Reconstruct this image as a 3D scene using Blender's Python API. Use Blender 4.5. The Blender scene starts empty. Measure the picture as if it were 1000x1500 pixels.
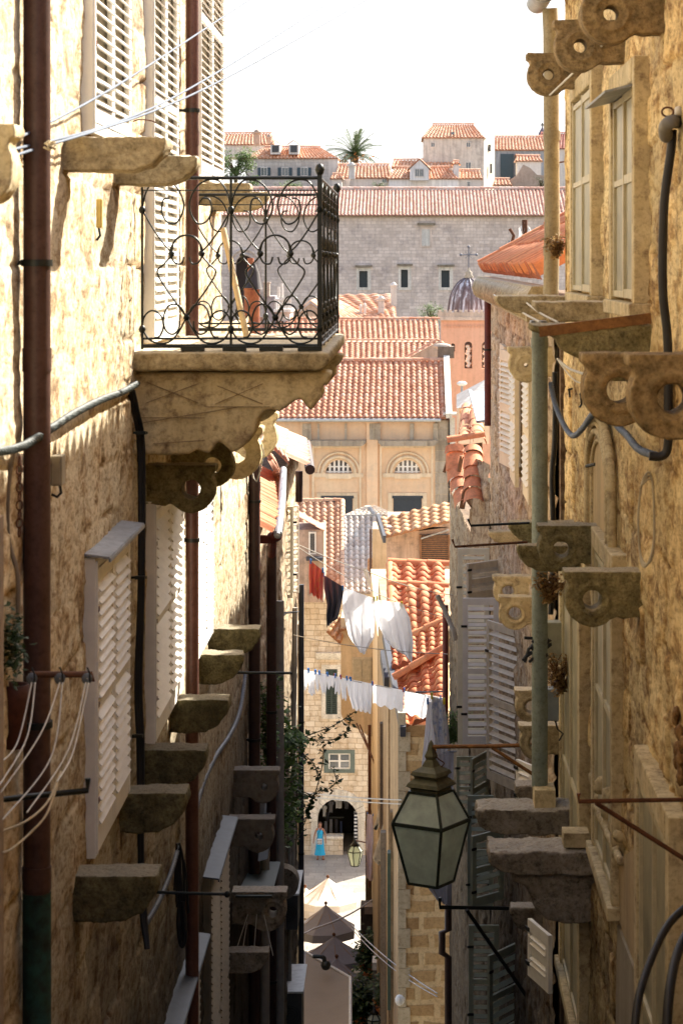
SUNDIR = (1.0, 1.12, 1.2)
SUN_E = 5.0
SKY_S = .12
HAZE = .52
EXPO = 2.95
import bpy, bmesh, math, random
import numpy as np
from mathutils import Vector, Matrix, geometry
random.seed(7)
C = bpy.context.scene.collection
F = 3500.0; CX = 595.0; CY = 385.0
pi = math.pi
XL = -1.63      # plane of the left-hand house fronts
XR = 1.30       # plane of the right-hand house fronts

def P(px, py, Y):
    return Vector(((px - CX) * Y / F, Y, (CY - py) * Y / F))

# ---------------------------------------------------------------- materials
class NT:
    def __init__(s, name):
        s.m = bpy.data.materials.new(name); s.m.use_nodes = True
        s.t = s.m.node_tree; s.n = s.t.nodes; s.l = s.t.links
        s.b = s.n['Principled BSDF']
    def new(s, typ, **kw):
        o = s.n.new(typ)
        for k, v in kw.items():
            if k in o.inputs: o.inputs[k].default_value = v
            else: setattr(o, k, v)
        return o
    def link(s, a, b): s.l.new(a, b)

def rgb(c): return (c[0], c[1], c[2], 1.0)

def mixc(nt, mode, fac, a, b):
    m = nt.new('ShaderNodeMix', data_type='RGBA', blend_type=mode)
    for idx, v in ((0, fac), (6, a), (7, b)):
        if hasattr(v, 'default_value') or isinstance(v, bpy.types.NodeSocket): nt.link(v, m.inputs[idx])
        else: m.inputs[idx].default_value = v if idx == 0 else rgb(v)
    return m.outputs[2]

def ramp(nt, src, stops):
    r = nt.new('ShaderNodeValToRGB')
    nt.link(src, r.inputs[0])
    e = r.color_ramp.elements
    while len(e) > 1: e.remove(e[-1])
    e[0].position = stops[0][0]; e[0].color = rgb(stops[0][1]) if len(stops[0][1]) == 3 else stops[0][1]
    for p, c in stops[1:]:
        x = e.new(p); x.color = rgb(c)
    return r.outputs[0]

def G(v): return (v, v, v)

def noise(nt, vec, scale, detail=6, rough=.6, dist=0.0):
    n = nt.new('ShaderNodeTexNoise')
    n.inputs['Scale'].default_value = scale; n.inputs['Detail'].default_value = detail
    n.inputs['Roughness'].default_value = rough; n.inputs['Distortion'].default_value = dist
    nt.link(vec, n.inputs['Vector'])
    return n.outputs['Fac']

def mapping(nt, vec, sc):
    m = nt.new('ShaderNodeMapping'); m.inputs['Scale'].default_value = sc
    nt.link(vec, m.inputs['Vector']); return m.outputs[0]

MATS = {}
G0 = (1.05, 1.05, 1.05)
def surf(name, c1, c2, scale=2.0, dark=None, pit=0.35, pscale=18, streak=0.3, bump=0.3, bdist=0.01, rough=0.85,
         brick=None, plane='XZ', mortar=None, jattr=False, stripe=None, spec=0.3, rnd=0.12, metallic=0.0, dthr=(.5, .66), dscale=2.7, grime_shade=None, top=None, b1=G0, ysc=1):
    """General weathered surface: two-tone noise, fine pits, vertical streaks, optional ashlar courses."""
    if name in MATS: return MATS[name]
    nt = NT(name)
    geo = nt.new('ShaderNodeNewGeometry'); pos = geo.outputs['Position']
    if ysc != 1: pos = mapping(nt, pos, (1, ysc, 1))
    n1 = noise(nt, pos, scale, 8, .62, .3)
    col = ramp(nt, n1, [(0.3, c1), (0.68, c2)])
    if dark is not None:
        n2 = noise(nt, pos, scale * dscale, 10, .78, .12)
        f = ramp(nt, n2, [(dthr[0], G(0)), (dthr[1], G(1))])
        col = mixc(nt, 'MIX', f, col, dark)
    if jattr:
        a = nt.new('ShaderNodeAttribute', attribute_name='sid')
        f = ramp(nt, a.outputs['Fac'], [(0, G(.62)), (.5, G(.95)), (1, (1.1, 1.04, .95))])
        col = mixc(nt, 'MULTIPLY', 0.75, col, f)
        a2 = nt.new('ShaderNodeAttribute', attribute_name='joint')
        f2 = ramp(nt, a2.outputs['Fac'], [(0, jattr if isinstance(jattr, tuple) else G(.45)), (.9, G(1))])
        col = mixc(nt, 'MULTIPLY', 0.85, col, f2)
    if top is not None:      # paler colour on upward faces
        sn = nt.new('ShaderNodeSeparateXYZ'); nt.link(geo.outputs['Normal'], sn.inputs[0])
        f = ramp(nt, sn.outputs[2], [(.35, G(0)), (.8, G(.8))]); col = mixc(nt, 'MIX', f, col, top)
    bfac = None
    if brick:
        sx = nt.new('ShaderNodeSeparateXYZ'); nt.link(pos, sx.inputs[0])
        cb = nt.new('ShaderNodeCombineXYZ')
        nt.link(sx.outputs[0 if plane == 'XZ' else 1], cb.inputs[0]); nt.link(sx.outputs[2], cb.inputs[1])
        nz = nt.new('ShaderNodeTexNoise'); nz.inputs['Scale'].default_value = 1.7; nt.link(pos, nz.inputs['Vector'])
        va = nt.new('ShaderNodeVectorMath', operation='MULTIPLY_ADD'); nt.link(nz.outputs['Color'], va.inputs[0])
        va.inputs[1].default_value = (.15, .13, 0); nt.link(cb.outputs[0], va.inputs[2])
        br = nt.new('ShaderNodeTexBrick'); nt.link(va.outputs[0], br.inputs['Vector'])
        br.inputs['Scale'].default_value = 1.0
        br.inputs['Brick Width'].default_value = brick[0]; br.inputs['Row Height'].default_value = brick[1]
        br.inputs['Mortar Size'].default_value = brick[2]; br.inputs['Mortar Smooth'].default_value = .4
        br.inputs['Bias'].default_value = 0.0
        br.inputs['Color1'].default_value = rgb(b1); br.inputs['Color2'].default_value = rgb(brick[3] if len(brick) > 3 else (.7, .67, .64))
        br.inputs['Mortar'].default_value = rgb(mortar or G(.5))
        br.offset = .47; br.squash = .8; br.squash_frequency = 3
        col = mixc(nt, 'MULTIPLY', .9, col, br.outputs['Color'])
        bfac = br.outputs['Fac']
    if streak:
        n3 = noise(nt, mapping(nt, pos, (4, 3, .45)), 1.0, 6, .6)
        f = ramp(nt, n3, [(0.32, G(1 - streak)), (0.6, G(1.0))])
        col = mixc(nt, 'MULTIPLY', 1.0, col, f)
    pf = None
    if pit and ysc != 1:      # ragged dark pockets and crevices in rubble faces
        pk = noise(nt, mapping(nt, pos, (1, 1.3, 1)), 6.5, 9, .72, .4)
        f = ramp(nt, pk, [(.36, (.30, .20, .11)), (.43, (.66, .53, .38)), (.50, G(1.0))])
        col = mixc(nt, 'MULTIPLY', .85, col, f)
    if pit:
        pf = noise(nt, pos, pscale, 7, .75)
        f = ramp(nt, pf, [(0.33, (1 - pit, 1 - pit * 1.15, 1 - pit * 1.3)), (0.52, G(1.0))])
        col = mixc(nt, 'MULTIPLY', 1.0, col, f)
    if grime_shade:      # deep alley shade painted into the colour, darker towards the foot
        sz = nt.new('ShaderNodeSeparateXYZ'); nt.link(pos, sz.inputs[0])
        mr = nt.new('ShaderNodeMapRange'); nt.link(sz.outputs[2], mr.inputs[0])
        mr.inputs[1].default_value = grime_shade[0]; mr.inputs[2].default_value = grime_shade[1]; mr.inputs[3].default_value = 1.0; mr.inputs[4].default_value = grime_shade[2]
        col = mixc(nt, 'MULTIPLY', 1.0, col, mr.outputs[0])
    oi = nt.new('ShaderNodeObjectInfo')
    f = ramp(nt, oi.outputs['Random'], [(0, G(1 - rnd)), (1, G(1 + rnd * .4))])
    col = mixc(nt, 'MULTIPLY', 1.0, col, f)
    nt.link(col, nt.b.inputs['Base Color'])
    nt.b.inputs['Roughness'].default_value = rough
    nt.b.inputs['Specular IOR Level'].default_value = spec
    nt.b.inputs['Metallic'].default_value = metallic
    if bump:
        h = pf if pf is not None else n1
        b = nt.new('ShaderNodeBump'); b.inputs['Strength'].default_value = bump; b.inputs['Distance'].default_value = bdist
        nt.link(h, b.inputs['Height'])
        last = b.outputs[0]
        if bfac is not None:
            b2 = nt.new('ShaderNodeBump', invert=True); b2.inputs['Strength'].default_value = .6; b2.inputs['Distance'].default_value = .03
            nt.link(bfac, b2.inputs['Height']); nt.link(last, b2.inputs['Normal']); last = b2.outputs[0]
        nt.link(last, nt.b.inputs['Normal'])
    MATS[name] = nt.m
    return nt.m

def tilemat(name, cols, grime_shade=.35, gcol=(.12, .08, .05)):
    if name in MATS: return MATS[name]
    nt = NT(name)
    a = nt.new('ShaderNodeAttribute', attribute_name='tint')
    n = len(cols)
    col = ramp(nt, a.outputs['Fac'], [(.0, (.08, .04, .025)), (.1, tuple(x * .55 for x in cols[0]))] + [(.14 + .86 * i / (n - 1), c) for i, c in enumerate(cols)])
    geo = nt.new('ShaderNodeNewGeometry'); pos = geo.outputs['Position']
    n1 = noise(nt, pos, 1.3, 8, .7)
    f = ramp(nt, n1, [(.5, G(0)), (.75, G(grime_shade))])
    col = mixc(nt, 'MIX', f, col, gcol)
    n2 = noise(nt, pos, 14, 6, .7)
    f = ramp(nt, n2, [(.3, G(.72)), (.6, G(1.08))])
    col = mixc(nt, 'MULTIPLY', 1, col, f)
    nt.link(col, nt.b.inputs['Base Color']); nt.b.inputs['Roughness'].default_value = .8
    b = nt.new('ShaderNodeBump'); b.inputs['Strength'].default_value = .3; b.inputs['Distance'].default_value = .01
    nt.link(n2, b.inputs['Height']); nt.link(b.outputs[0], nt.b.inputs['Normal'])
    MATS[name] = nt.m; return nt.m

def flat(name, c, rough=.6, metal=0.0, var=.25, scale=9, trans=0.0, spec=.4, emit=None):
    if name in MATS: return MATS[name]
    nt = NT(name)
    geo = nt.new('ShaderNodeNewGeometry')
    n1 = noise(nt, geo.outputs['Position'], scale, 7, .65)
    f = ramp(nt, n1, [(.3, G(1 - var)), (.65, G(1.05))])
    col = mixc(nt, 'MULTIPLY', 1, c, f)
    nt.link(col, nt.b.inputs['Base Color'])
    nt.b.inputs['Roughness'].default_value = rough; nt.b.inputs['Metallic'].default_value = metal
    nt.b.inputs['Specular IOR Level'].default_value = spec
    if trans:
        tr = nt.new('ShaderNodeBsdfTranslucent'); nt.link(col, tr.inputs[0])
        mx = nt.new('ShaderNodeMixShader'); mx.inputs[0].default_value = trans
        out = nt.n['Material Output']
        nt.link(nt.b.outputs[0], mx.inputs[1]); nt.link(tr.outputs[0], mx.inputs[2]); nt.link(mx.outputs[0], out.inputs[0])
    MATS[name] = nt.m; return nt.m

def rustmat(name, c1, c2, scale=12, rough=.65):
    return surf(name, c1, c2, scale=scale, pit=.35, pscale=40, streak=.35, bump=.25, bdist=.004, rough=rough, spec=.35)

# ---------------------------------------------------------------- mesh builder
class MB:
    def __init__(s): s.v = []; s.f = []; s.t = []; s.sm = []
    def add(s, vs, fs, tint=.6, smooth=False):
        o = len(s.v); s.v.extend([tuple(v) for v in vs])
        for f in fs: s.f.append(tuple(i + o for i in f)); s.t.append(tint); s.sm.append(smooth)
        return s
    def poly(s, pts, tint=.6): return s.add(pts, [tuple(range(len(pts)))], tint)
    def box(s, x0, x1, y0, y1, z0, z1, M=None, tint=.6):
        vs = [Vector((x, y, z)) for z in (z0, z1) for y in (y0, y1) for x in (x0, x1)]
        if M is not None: vs = [M @ v for v in vs]
        return s.add(vs, [(0, 2, 3, 1), (4, 5, 7, 6), (0, 1, 5, 4), (2, 6, 7, 3), (0, 4, 6, 2), (1, 3, 7, 5)], tint)
    def beam(s, a, b, w, h, up=Vector((0, 0, 1)), tint=.6):
        a = Vector(a); b = Vector(b); d = (b - a); L = d.length; d.normalize()
        r = d.cross(up)
        if r.length < 1e-4: r = d.cross(Vector((0, 1, 0)))
        r.normalize(); u = r.cross(d)
        vs = [p + r * sx * w / 2 + u * sz * h / 2 for p in (a, b) for sx, sz in ((-1, -1), (1, -1), (1, 1), (-1, 1))]
        return s.add(vs, [(3, 2, 1, 0), (4, 5, 6, 7), (0, 1, 5, 4), (1, 2, 6, 5), (2, 3, 7, 6), (3, 0, 4, 7)], tint)
    def tube(s, pts, r, n=8, closed=False, tint=.6, caps=True):
        pts = [Vector(p) for p in pts]; m = len(pts)
        if m < 2: return s
        rs = r if isinstance(r, (list, tuple)) else [r] * m
        vs = []; up = None
        for i, p in enumerate(pts):
            if closed: d = pts[(i + 1) % m] - pts[i - 1]
            else: d = pts[min(i + 1, m - 1)] - pts[max(i - 1, 0)]
            if d.length < 1e-9: d = Vector((0, 0, 1))
            d.normalize()
            if up is None: up = d.orthogonal().normalized()
            up = (up - d * up.dot(d))
            if up.length < 1e-6: up = d.orthogonal()
            up.normalize(); b = d.cross(up)
            for k in range(n):
                a = 2 * pi * k / n
                vs.append(p + (up * math.cos(a) + b * math.sin(a)) * rs[i])
        fs = []
        for i in range(m if closed else m - 1):
            j = (i + 1) % m
            for k in range(n):
                k2 = (k + 1) % n
                fs.append((i * n + k, i * n + k2, j * n + k2, j * n + k))
        s.add(vs, fs, tint, True)
        if caps and not closed:
            s.add(vs[:n], [tuple(reversed(range(n)))], tint); s.add(vs[-n:], [tuple(range(n))], tint)
        return s
    def lathe(s, prof, c, n=16, axis='z', tint=.6, M=None):
        c = Vector(c); vs = []
        for r, z in prof:
            for k in range(n):
                a = 2 * pi * k / n
                v = Vector((r * math.cos(a), r * math.sin(a), z)) if axis == 'z' else (Vector((r * math.cos(a), z, r * math.sin(a))) if axis == 'y' else Vector((z, r * math.cos(a), r * math.sin(a))))
                if M is not None: v = M @ v
                vs.append(c + v)
        fs = []
        for i in range(len(prof) - 1):
            for k in range(n):
                k2 = (k + 1) % n
                fs.append((i * n + k, i * n + k2, (i + 1) * n + k2, (i + 1) * n + k))
        return s.add(vs, fs, tint, True)
    def ball(s, c, r, n=10, sq=(1, 1, 1), tint=.6):
        prof = []
        c = Vector(c); vs = []; m = max(4, n // 2)
        for i in range(m + 1):
            th = pi * i / m
            for k in range(n):
                a = 2 * pi * k / n
                vs.append(c + Vector((r * sq[0] * math.sin(th) * math.cos(a), r * sq[1] * math.sin(th) * math.sin(a), r * sq[2] * math.cos(th))))
        fs = [(i * n + k, (i + 1) * n + k, (i + 1) * n + (k + 1) % n, i * n + (k + 1) % n) for i in range(m) for k in range(n)]
        return s.add(vs, fs, tint, True)
    def prism(s, out, d0, d1, holes=(), axis='y', tint=.6):
        """Extrude a 2-D outline (with holes) along an axis."""
        def mk(p, d):
            return Vector((p[0], d, p[1])) if axis == 'y' else (Vector((d, p[0], p[1])) if axis == 'x' else Vector((p[0], p[1], d)))
        loops = [list(out)] + [list(h) for h in holes]
        tri = geometry.tessellate_polygon([[Vector((p[0], p[1], 0)) for p in l] for l in loops])
        allp = [p for l in loops for p in l]; n = len(allp)
        vs = [mk(p, d0) for p in allp] + [mk(p, d1) for p in allp]
        fs = [tuple(t) for t in tri] + [tuple(i + n for i in reversed(t)) for t in tri]
        o = 0
        for l in loops:
            m = len(l)
            for i in range(m):
                j = (i + 1) % m
                fs.append((o + i, o + j, o + j + n, o + i + n))
            o += m
        return s.add(vs, fs, tint)
    def grid(s, V, tint=.6, smooth=True, closed=False):
        """V: list of rows of points."""
        nr = len(V); nc = len(V[0])
        vs = [p for row in V for p in row]
        fs = [(i * nc + j, i * nc + j + 1, (i + 1) * nc + j + 1, (i + 1) * nc + j) for i in range(nr - 1) for j in range(nc - 1)]
        return s.add(vs, fs, tint, smooth)
    def xform(s, M):
        s.v = [tuple(M @ Vector(v)) for v in s.v]; return s

OFF = {}
def mesh_from(name, vs, fs, mat, tints=None, smooth=None):
    me = bpy.data.meshes.new(name)
    me.from_pydata(vs, [], fs)
    if tints is not None:
        a = me.attributes.new('tint', 'FLOAT', 'FACE'); a.data.foreach_set('value', tints)
    if smooth is not None: me.polygons.foreach_set('use_smooth', smooth)
    me.materials.append(mat); me.update()
    return me

def link(o, parent=None):
    C.objects.link(o)
    if parent is not None: o.parent = parent
    return o

def root_of(o):
    while o.parent is not None: o = o.parent
    return o

def part(name, mb, mat, parent, fixn=True):
    off = OFF.get(root_of(parent).name, (0, 0, 0))
    vs = [(v[0] - off[0], v[1] - off[1], v[2] - off[2]) for v in mb.v]
    me = mesh_from(name, vs, mb.f, mat, mb.t, mb.sm)
    if fixn:
        bm = bmesh.new(); bm.from_mesh(me); bmesh.ops.recalc_face_normals(bm, faces=bm.faces); bm.to_mesh(me); bm.free()
    return link(bpy.data.objects.new(name, me), parent)

def props(o, label, cat, group=None):
    o['label'] = label; o['category'] = cat
    if group: o['group'] = group
    return o

def thing(name, label, cat, loc=(0, 0, 0), rz=0.0, group=None, world=True):
    o = bpy.data.objects.new(name, None); o.empty_display_size = .1
    o.location = loc; o.rotation_euler = (0, 0, rz); link(o)
    if world: OFF[o.name] = tuple(loc)
    return props(o, label, cat, group)

def single(name, label, cat, mb, mat, loc=None, group=None):
    """A thing that is one mesh, given in world coordinates."""
    if loc is None:
        a = np.array(mb.v); loc = (float(a[:, 0].mean()), float(a[:, 1].mean()), float(a[:, 2].min()))
    vs = [(v[0] - loc[0], v[1] - loc[1], v[2] - loc[2]) for v in mb.v]
    me = mesh_from(name, vs, mb.f, mat, mb.t, mb.sm)
    bm = bmesh.new(); bm.from_mesh(me); bmesh.ops.recalc_face_normals(bm, faces=bm.faces); bm.to_mesh(me); bm.free()
    o = link(bpy.data.objects.new(name, me)); o.location = loc
    return props(o, label, cat, group)

def struct(name, mb, mat):
    me = mesh_from(name, mb.v, mb.f, mat, mb.t, mb.sm)
    o = link(bpy.data.objects.new(name, me)); o['kind'] = 'structure'; return o

def dup(root, loc, label, rz=None, scale=None):
    r = root.copy(); C.objects.link(r); r.location = loc; r['label'] = label
    if rz is not None: r.rotation_euler = (0, 0, rz)
    if scale is not None: r.scale = scale
    for ch in list(root.children):
        c = ch.copy(); C.objects.link(c); c.parent = r
        for g in ch.children:
            d = g.copy(); C.objects.link(d); d.parent = c
    return r

_tex = {}
def roughen(o, voxel=.014, amp=.02, size=.12):
    m = o.modifiers.new('remesh', 'REMESH'); m.mode = 'VOXEL'; m.voxel_size = voxel; m.use_smooth_shade = True
    for sz, am in ((size, amp), (size * .22, amp * .4)):
        if sz not in _tex:
            t = bpy.data.textures.new('stone_noise', 'CLOUDS'); t.noise_scale = sz; t.noise_depth = 4; _tex[sz] = t
        d = o.modifiers.new('rough', 'DISPLACE'); d.texture = _tex[sz]; d.texture_coords = 'GLOBAL'; d.strength = am * 2; d.mid_level = .5
    return o

# ---------------------------------------------------------------- numpy noise and masonry walls
def _h(a, b, seed):
    x = np.sin(a * 127.1 + b * 311.7 + seed * 74.7) * 43758.5453
    return x - np.floor(x)

def vnoise(x, y, seed=0):
    xi = np.floor(x); yi = np.floor(y); fx = x - xi; fy = y - yi
    fx = fx * fx * (3 - 2 * fx); fy = fy * fy * (3 - 2 * fy)
    return (_h(xi, yi, seed) * (1 - fx) + _h(xi + 1, yi, seed) * fx) * (1 - fy) + (_h(xi, yi + 1, seed) * (1 - fx) + _h(xi + 1, yi + 1, seed) * fx) * fy

def fbm(x, y, seed=0, o=4):
    s = 0; a = .5
    for i in range(o):
        s = s + a * vnoise(x * 2 ** i, y * 2 ** i, seed + i * 13); a *= .5
    return s

def masonry(u, z, seed, ch=.27, cw=.45, jw=.02, depth=.02, lump=.02, warp=.04, plaster=.5):
    wu = u + warp * (fbm(u * 3, z * 3, seed + 5) - .5) * 2
    wz = z + warp * (fbm(u * 2.5, z * 2.5, seed + 9) - .5) * 2
    k0 = wz / ch + .35 * np.sin(wz * 2.1 + seed)
    k = np.floor(k0); fz = k0 - k
    w = cw * (.75 + .5 * _h(k, k * 0, seed))
    j0 = (wu + 10 * _h(k, k * 0 + 3, seed)) / w + .25 * np.sin(wu * 4.3 + k * 1.7)
    j = np.floor(j0); fu = j0 - j
    d = np.minimum(np.minimum(fz, 1 - fz) * ch, np.minimum(fu, 1 - fu) * w)
    t = np.clip(d / jw, 0, 1); t = t * t * (3 - 2 * t)
    sid = _h(k, j, seed + 2)
    pl = np.clip((fbm(u * .7, z * .7, seed + 31) - plaster) * 8, 0, 1)      # smoother plastered zones
    h = (t - 1) * depth * (1 - pl * .8) + (sid - .5) * depth * .9 * t * (1 - pl)
    h = h + (fbm(u * 6, z * 6, seed + 21) - .5) * lump * 2 + (fbm(u * 22, z * 22, seed + 25, 3) - .5) * lump * .8
    return h, t * (1 - pl) + pl, sid * (1 - pl) + .6 * pl

def wall_mesh(name, A, B, z0, z1, nrm, mat, parent, res=.03, seed=1, top=None, **kw):
    """Rubble wall from A to B (x,y), z0..z1, displaced along nrm. top(u)->z gives an uneven upper edge."""
    A = np.array(A, float); B = np.array(B, float); L = np.linalg.norm(B - A)
    nu = int(L / res) + 1; nz = int((z1 - z0) / res) + 1
    us = np.linspace(0, L, nu); zs = np.linspace(z0, z1, nz)
    U, Z = np.meshgrid(us, zs)
    ux = A[0] + (B[0] - A[0]) * U / L; uy = A[1] + (B[1] - A[1]) * U / L
    h, t, sid = masonry(U + seed * 3.1, Z, seed, **kw)
    X = ux + nrm[0] * h; Y = uy + nrm[1] * h
    off = OFF.get(root_of(parent).name, (0, 0, 0)) if parent is not None else (0, 0, 0)
    co = np.stack([X - off[0], Y - off[1], Z - off[2]], -1).reshape(-1, 3)
    idx = np.arange(nu * nz).reshape(nz, nu)
    q = np.stack([idx[:-1, :-1], idx[:-1, 1:], idx[1:, 1:], idx[1:, :-1]], -1)
    if top is not None:
        keep = (Z[1:, 1:] <= top(uy[1:, 1:]))
        q = q[keep]
    q = q.reshape(-1, 4)
    me = bpy.data.meshes.new(name)
    me.vertices.add(len(co)); me.vertices.foreach_set('co', co.astype(np.float32).ravel())
    me.loops.add(q.size); me.loops.foreach_set('vertex_index', q.astype(np.int32).ravel())
    me.polygons.add(len(q)); me.polygons.foreach_set('loop_start', np.arange(0, q.size, 4, dtype=np.int32))
    me.update(calc_edges=True); me.validate()
    me.polygons.foreach_set('use_smooth', np.ones(len(me.polygons), dtype=bool))
    for nm, arr in (('joint', t), ('sid', sid)):
        a = me.attributes.new(nm, 'FLOAT', 'POINT'); a.data.foreach_set('value', arr.astype(np.float32).ravel())
    me.materials.append(mat)
    o = bpy.data.objects.new(name, me); link(o, parent)
    return o

# ---------------------------------------------------------------- roofs of clay tiles
def tile_mb(e0, e1, r0, r1, pitch=.24, tl=.38, r=.06, seed=0, mb=None, jit=1.0, lift=.022, dark=.0):
    rnd = random.Random(seed)
    e0, e1, r0, r1 = map(Vector, (e0, e1, r0, r1))
    nrm = (e1 - e0).cross(r0 - e0).normalized()
    if nrm.z < 0: nrm = -nrm
    nc = max(1, round((e1 - e0).length / pitch)); nr = max(1, round((r0 - e0).length / tl))
    S = [(0, 0), (.09, .55), (.2, .88), (.33, 1), (.46, .88), (.57, .55), (.66, 0), (.83, -.3)]
    mb = mb or MB()
    for i in range(nr):
        v0 = i / nr; v1 = (i + 1) / nr + .06 / nr * 1.0
        rowA = []; rowB = []; tints = []; riser = []
        for c in range(nc):
            jh = (rnd.random() - .5) * .012 * jit; ju = (rnd.random() - .5) * .06 * jit; ti = .16 + .84 * rnd.random(); tc = .1 + .3 * rnd.random()
            jv = (rnd.random() - .5) * .12 / nr * jit
            for k, (sx, sh) in enumerate(S):
                u = (c + sx + (ju if 0 < k < 7 else 0)) / nc
                for (v, row, lf) in ((v0 + (jv if k < 7 else 0), rowA, lift), (v1, rowB, 0.0)):
                    p = (e0.lerp(e1, u)).lerp(r0.lerp(r1, u), min(v, 1.0))
                    row.append(p + nrm * (r * sh + lf + jh))
                base = (e0.lerp(e1, u)).lerp(r0.lerp(r1, u), max(0, v0 + (jv if k < 7 else 0)))
                riser.append(base + nrm * ((r * sh * .55 - .0) if i > 0 else -r * .5))
                tints.append(ti if k < 6 else tc)
        n = len(rowA); o = len(mb.v)
        mb.v.extend(tuple(p) for p in rowA); mb.v.extend(tuple(p) for p in rowB); mb.v.extend(tuple(p) for p in riser)
        for k in range(n - 1):
            mb.f.append((o + k, o + k + 1, o + n + k + 1, o + n + k)); mb.t.append(tints[k] * (1 - dark)); mb.sm.append(True)
            mb.f.append((o + 2 * n + k, o + 2 * n + k + 1, o + k + 1, o + k)); mb.t.append(.09 if i == 0 else .13); mb.sm.append(False)  # riser faces tinted dark: shading painted at the open tile ends
    return mb

def ridge_mb(a, b, r=.1, tl=.4, mb=None, seed=0):
    """A row of half-round ridge tiles."""
    rnd = random.Random(seed); mb = mb or MB(); a = Vector(a); b = Vector(b); L = (b - a).length; n = max(1, round(L / tl))
    d = (b - a).normalized(); side = d.cross(Vector((0, 0, 1)))
    side = side.normalized() if side.length > .01 else Vector((1, 0, 0)); up = side.cross(d).normalized()
    if up.z < 0: up = -up
    for i in range(n):
        p0 = a.lerp(b, i / n); p1 = a.lerp(b, (i + 1.08) / n); t = .2 + .8 * rnd.random(); rr = r * rnd.uniform(.95, 1.05)
        V = []
        for p, q in ((p0, rr * 1.08), (p1, rr * .9)):
            V.append([p + side * math.cos(t2) * q + up * math.sin(t2) * q for t2 in [pi * k / 8 for k in range(9)]])
        mb.grid(V, t)
    return mb

def roof_part(name, parent, mat, *a, **k):
    return part(name, tile_mb(*a, **k), mat, parent, fixn=False)

# ---------------------------------------------------------------- little builders
def smooth_path(pts, n=6):
    pts = [Vector(p) for p in pts]; out = []
    for i in range(len(pts) - 1):
        p0 = pts[max(i - 1, 0)]; p1 = pts[i]; p2 = pts[i + 1]; p3 = pts[min(i + 2, len(pts) - 1)]
        for k in range(n):
            t = k / n
            out.append(.5 * ((2 * p1) + (-p0 + p2) * t + (2 * p0 - 5 * p1 + 4 * p2 - p3) * t * t + (-p0 + 3 * p1 - 3 * p2 + p3) * t ** 3))
    out.append(pts[-1]); return out

def sag(a, b, s, n=14):
    a = Vector(a); b = Vector(b)
    return [a.lerp(b, i / n) - Vector((0, 0, s * 4 * (i / n) * (1 - i / n))) for i in range(n + 1)]

def arc(cx, cy, r, a0, a1, n=14, ry=None):
    ry = r if ry is None else ry
    return [(cx + r * math.cos(math.radians(a0 + (a1 - a0) * i / n)), cy + ry * math.sin(math.radians(a0 + (a1 - a0) * i / n))) for i in range(n + 1)]

def circ(cx, cy, r, n=16): return [(cx + r * math.cos(2 * pi * i / n), cy + r * math.sin(2 * pi * i / n)) for i in range(n)]

def twisted(path, R, r, strands=4, pitch=.12, n=6):
    pts = smooth_path(path, 10); mb = MB()
    acc = [0]
    for i in range(1, len(pts)): acc.append(acc[-1] + (pts[i] - pts[i - 1]).length)
    # resample
    L = acc[-1]; m = max(12, int(L / (pitch / 7))); rp = []; j = 0
    for q in range(m + 1):
        t = L * q / m
        while j < len(acc) - 2 and acc[j + 1] < t: j += 1
        rp.append(pts[j].lerp(pts[j + 1], (t - acc[j]) / max(1e-6, acc[j + 1] - acc[j])))
    for s_ in range(strands):
        out = []
        for q, p in enumerate(rp):
            d = (rp[min(q + 1, m)] - rp[max(q - 1, 0)]).normalized(); u = d.cross(Vector((.3, 1, .1))).normalized(); w = d.cross(u)
            a = 2 * pi * (s_ / strands + L * q / m / pitch)
            out.append(p + (u * math.cos(a) + w * math.sin(a)) * R)
        mb.tube(out, r, n)
    return mb

def louvre(w, h, t=.035, n=None, stile=.055, mb=None, slat=True, mid=True, x0=0.0, tilt=46, sp=.056, sd=.033, so=-.012):
    """Louvred leaf in local coordinates: x 0..w, z 0..h, thickness t centred on y=0. Returns (frame, slats)."""
    fr = MB(); sl = MB()
    for a, b in ((0, stile), (w - stile, w)): fr.box(x0 + a, x0 + b, -t / 2, t / 2, 0, h)
    rails = [(0, stile * 1.5), (h - stile * 1.3, h)] + ([(h * .5 - stile / 2, h * .5 + stile / 2)] if mid else [])
    for a, b in rails: fr.box(x0 + stile, x0 + w - stile, -t / 2 + .002, t / 2 - .002, a, b)
    rails.sort(); M0 = Matrix.Rotation(math.radians(tilt), 4, 'X')
    for q in range(len(rails) - 1):
        a = rails[q][1]; b = rails[q + 1][0]; m = max(2, int((b - a) / sp))
        for k in range(m):
            z = a + (k + .5) * (b - a) / m
            M = Matrix.Translation((x0 + w / 2, so, z)) @ M0
            sl.box(-(w / 2 - stile) + .001, w / 2 - stile - .001, -sd, sd, -.005, .005, M)
    return fr, sl

def leaf_mb(mb, pts, size=.05, seed=0, tint=(.2, 1)):
    rnd = random.Random(seed)
    for p in pts:
        p = Vector(p); a = rnd.uniform(0, 2 * pi); e = rnd.uniform(-.9, .6); s_ = size * rnd.uniform(.6, 1.3)
        d = Vector((math.cos(a) * math.cos(e), math.sin(a) * math.cos(e), math.sin(e))); w = d.cross(Vector((rnd.random() - .5, rnd.random() - .5, 1))).normalized() * s_ * .32
        u = d.cross(w).normalized() * s_ * .08
        t = rnd.uniform(*tint)
        mb.add([p, p + d * s_ * .5 + w + u, p + d * s_, p + d * s_ * .5 - w + u], [(0, 1, 2, 3)], t)
    return mb

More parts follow.
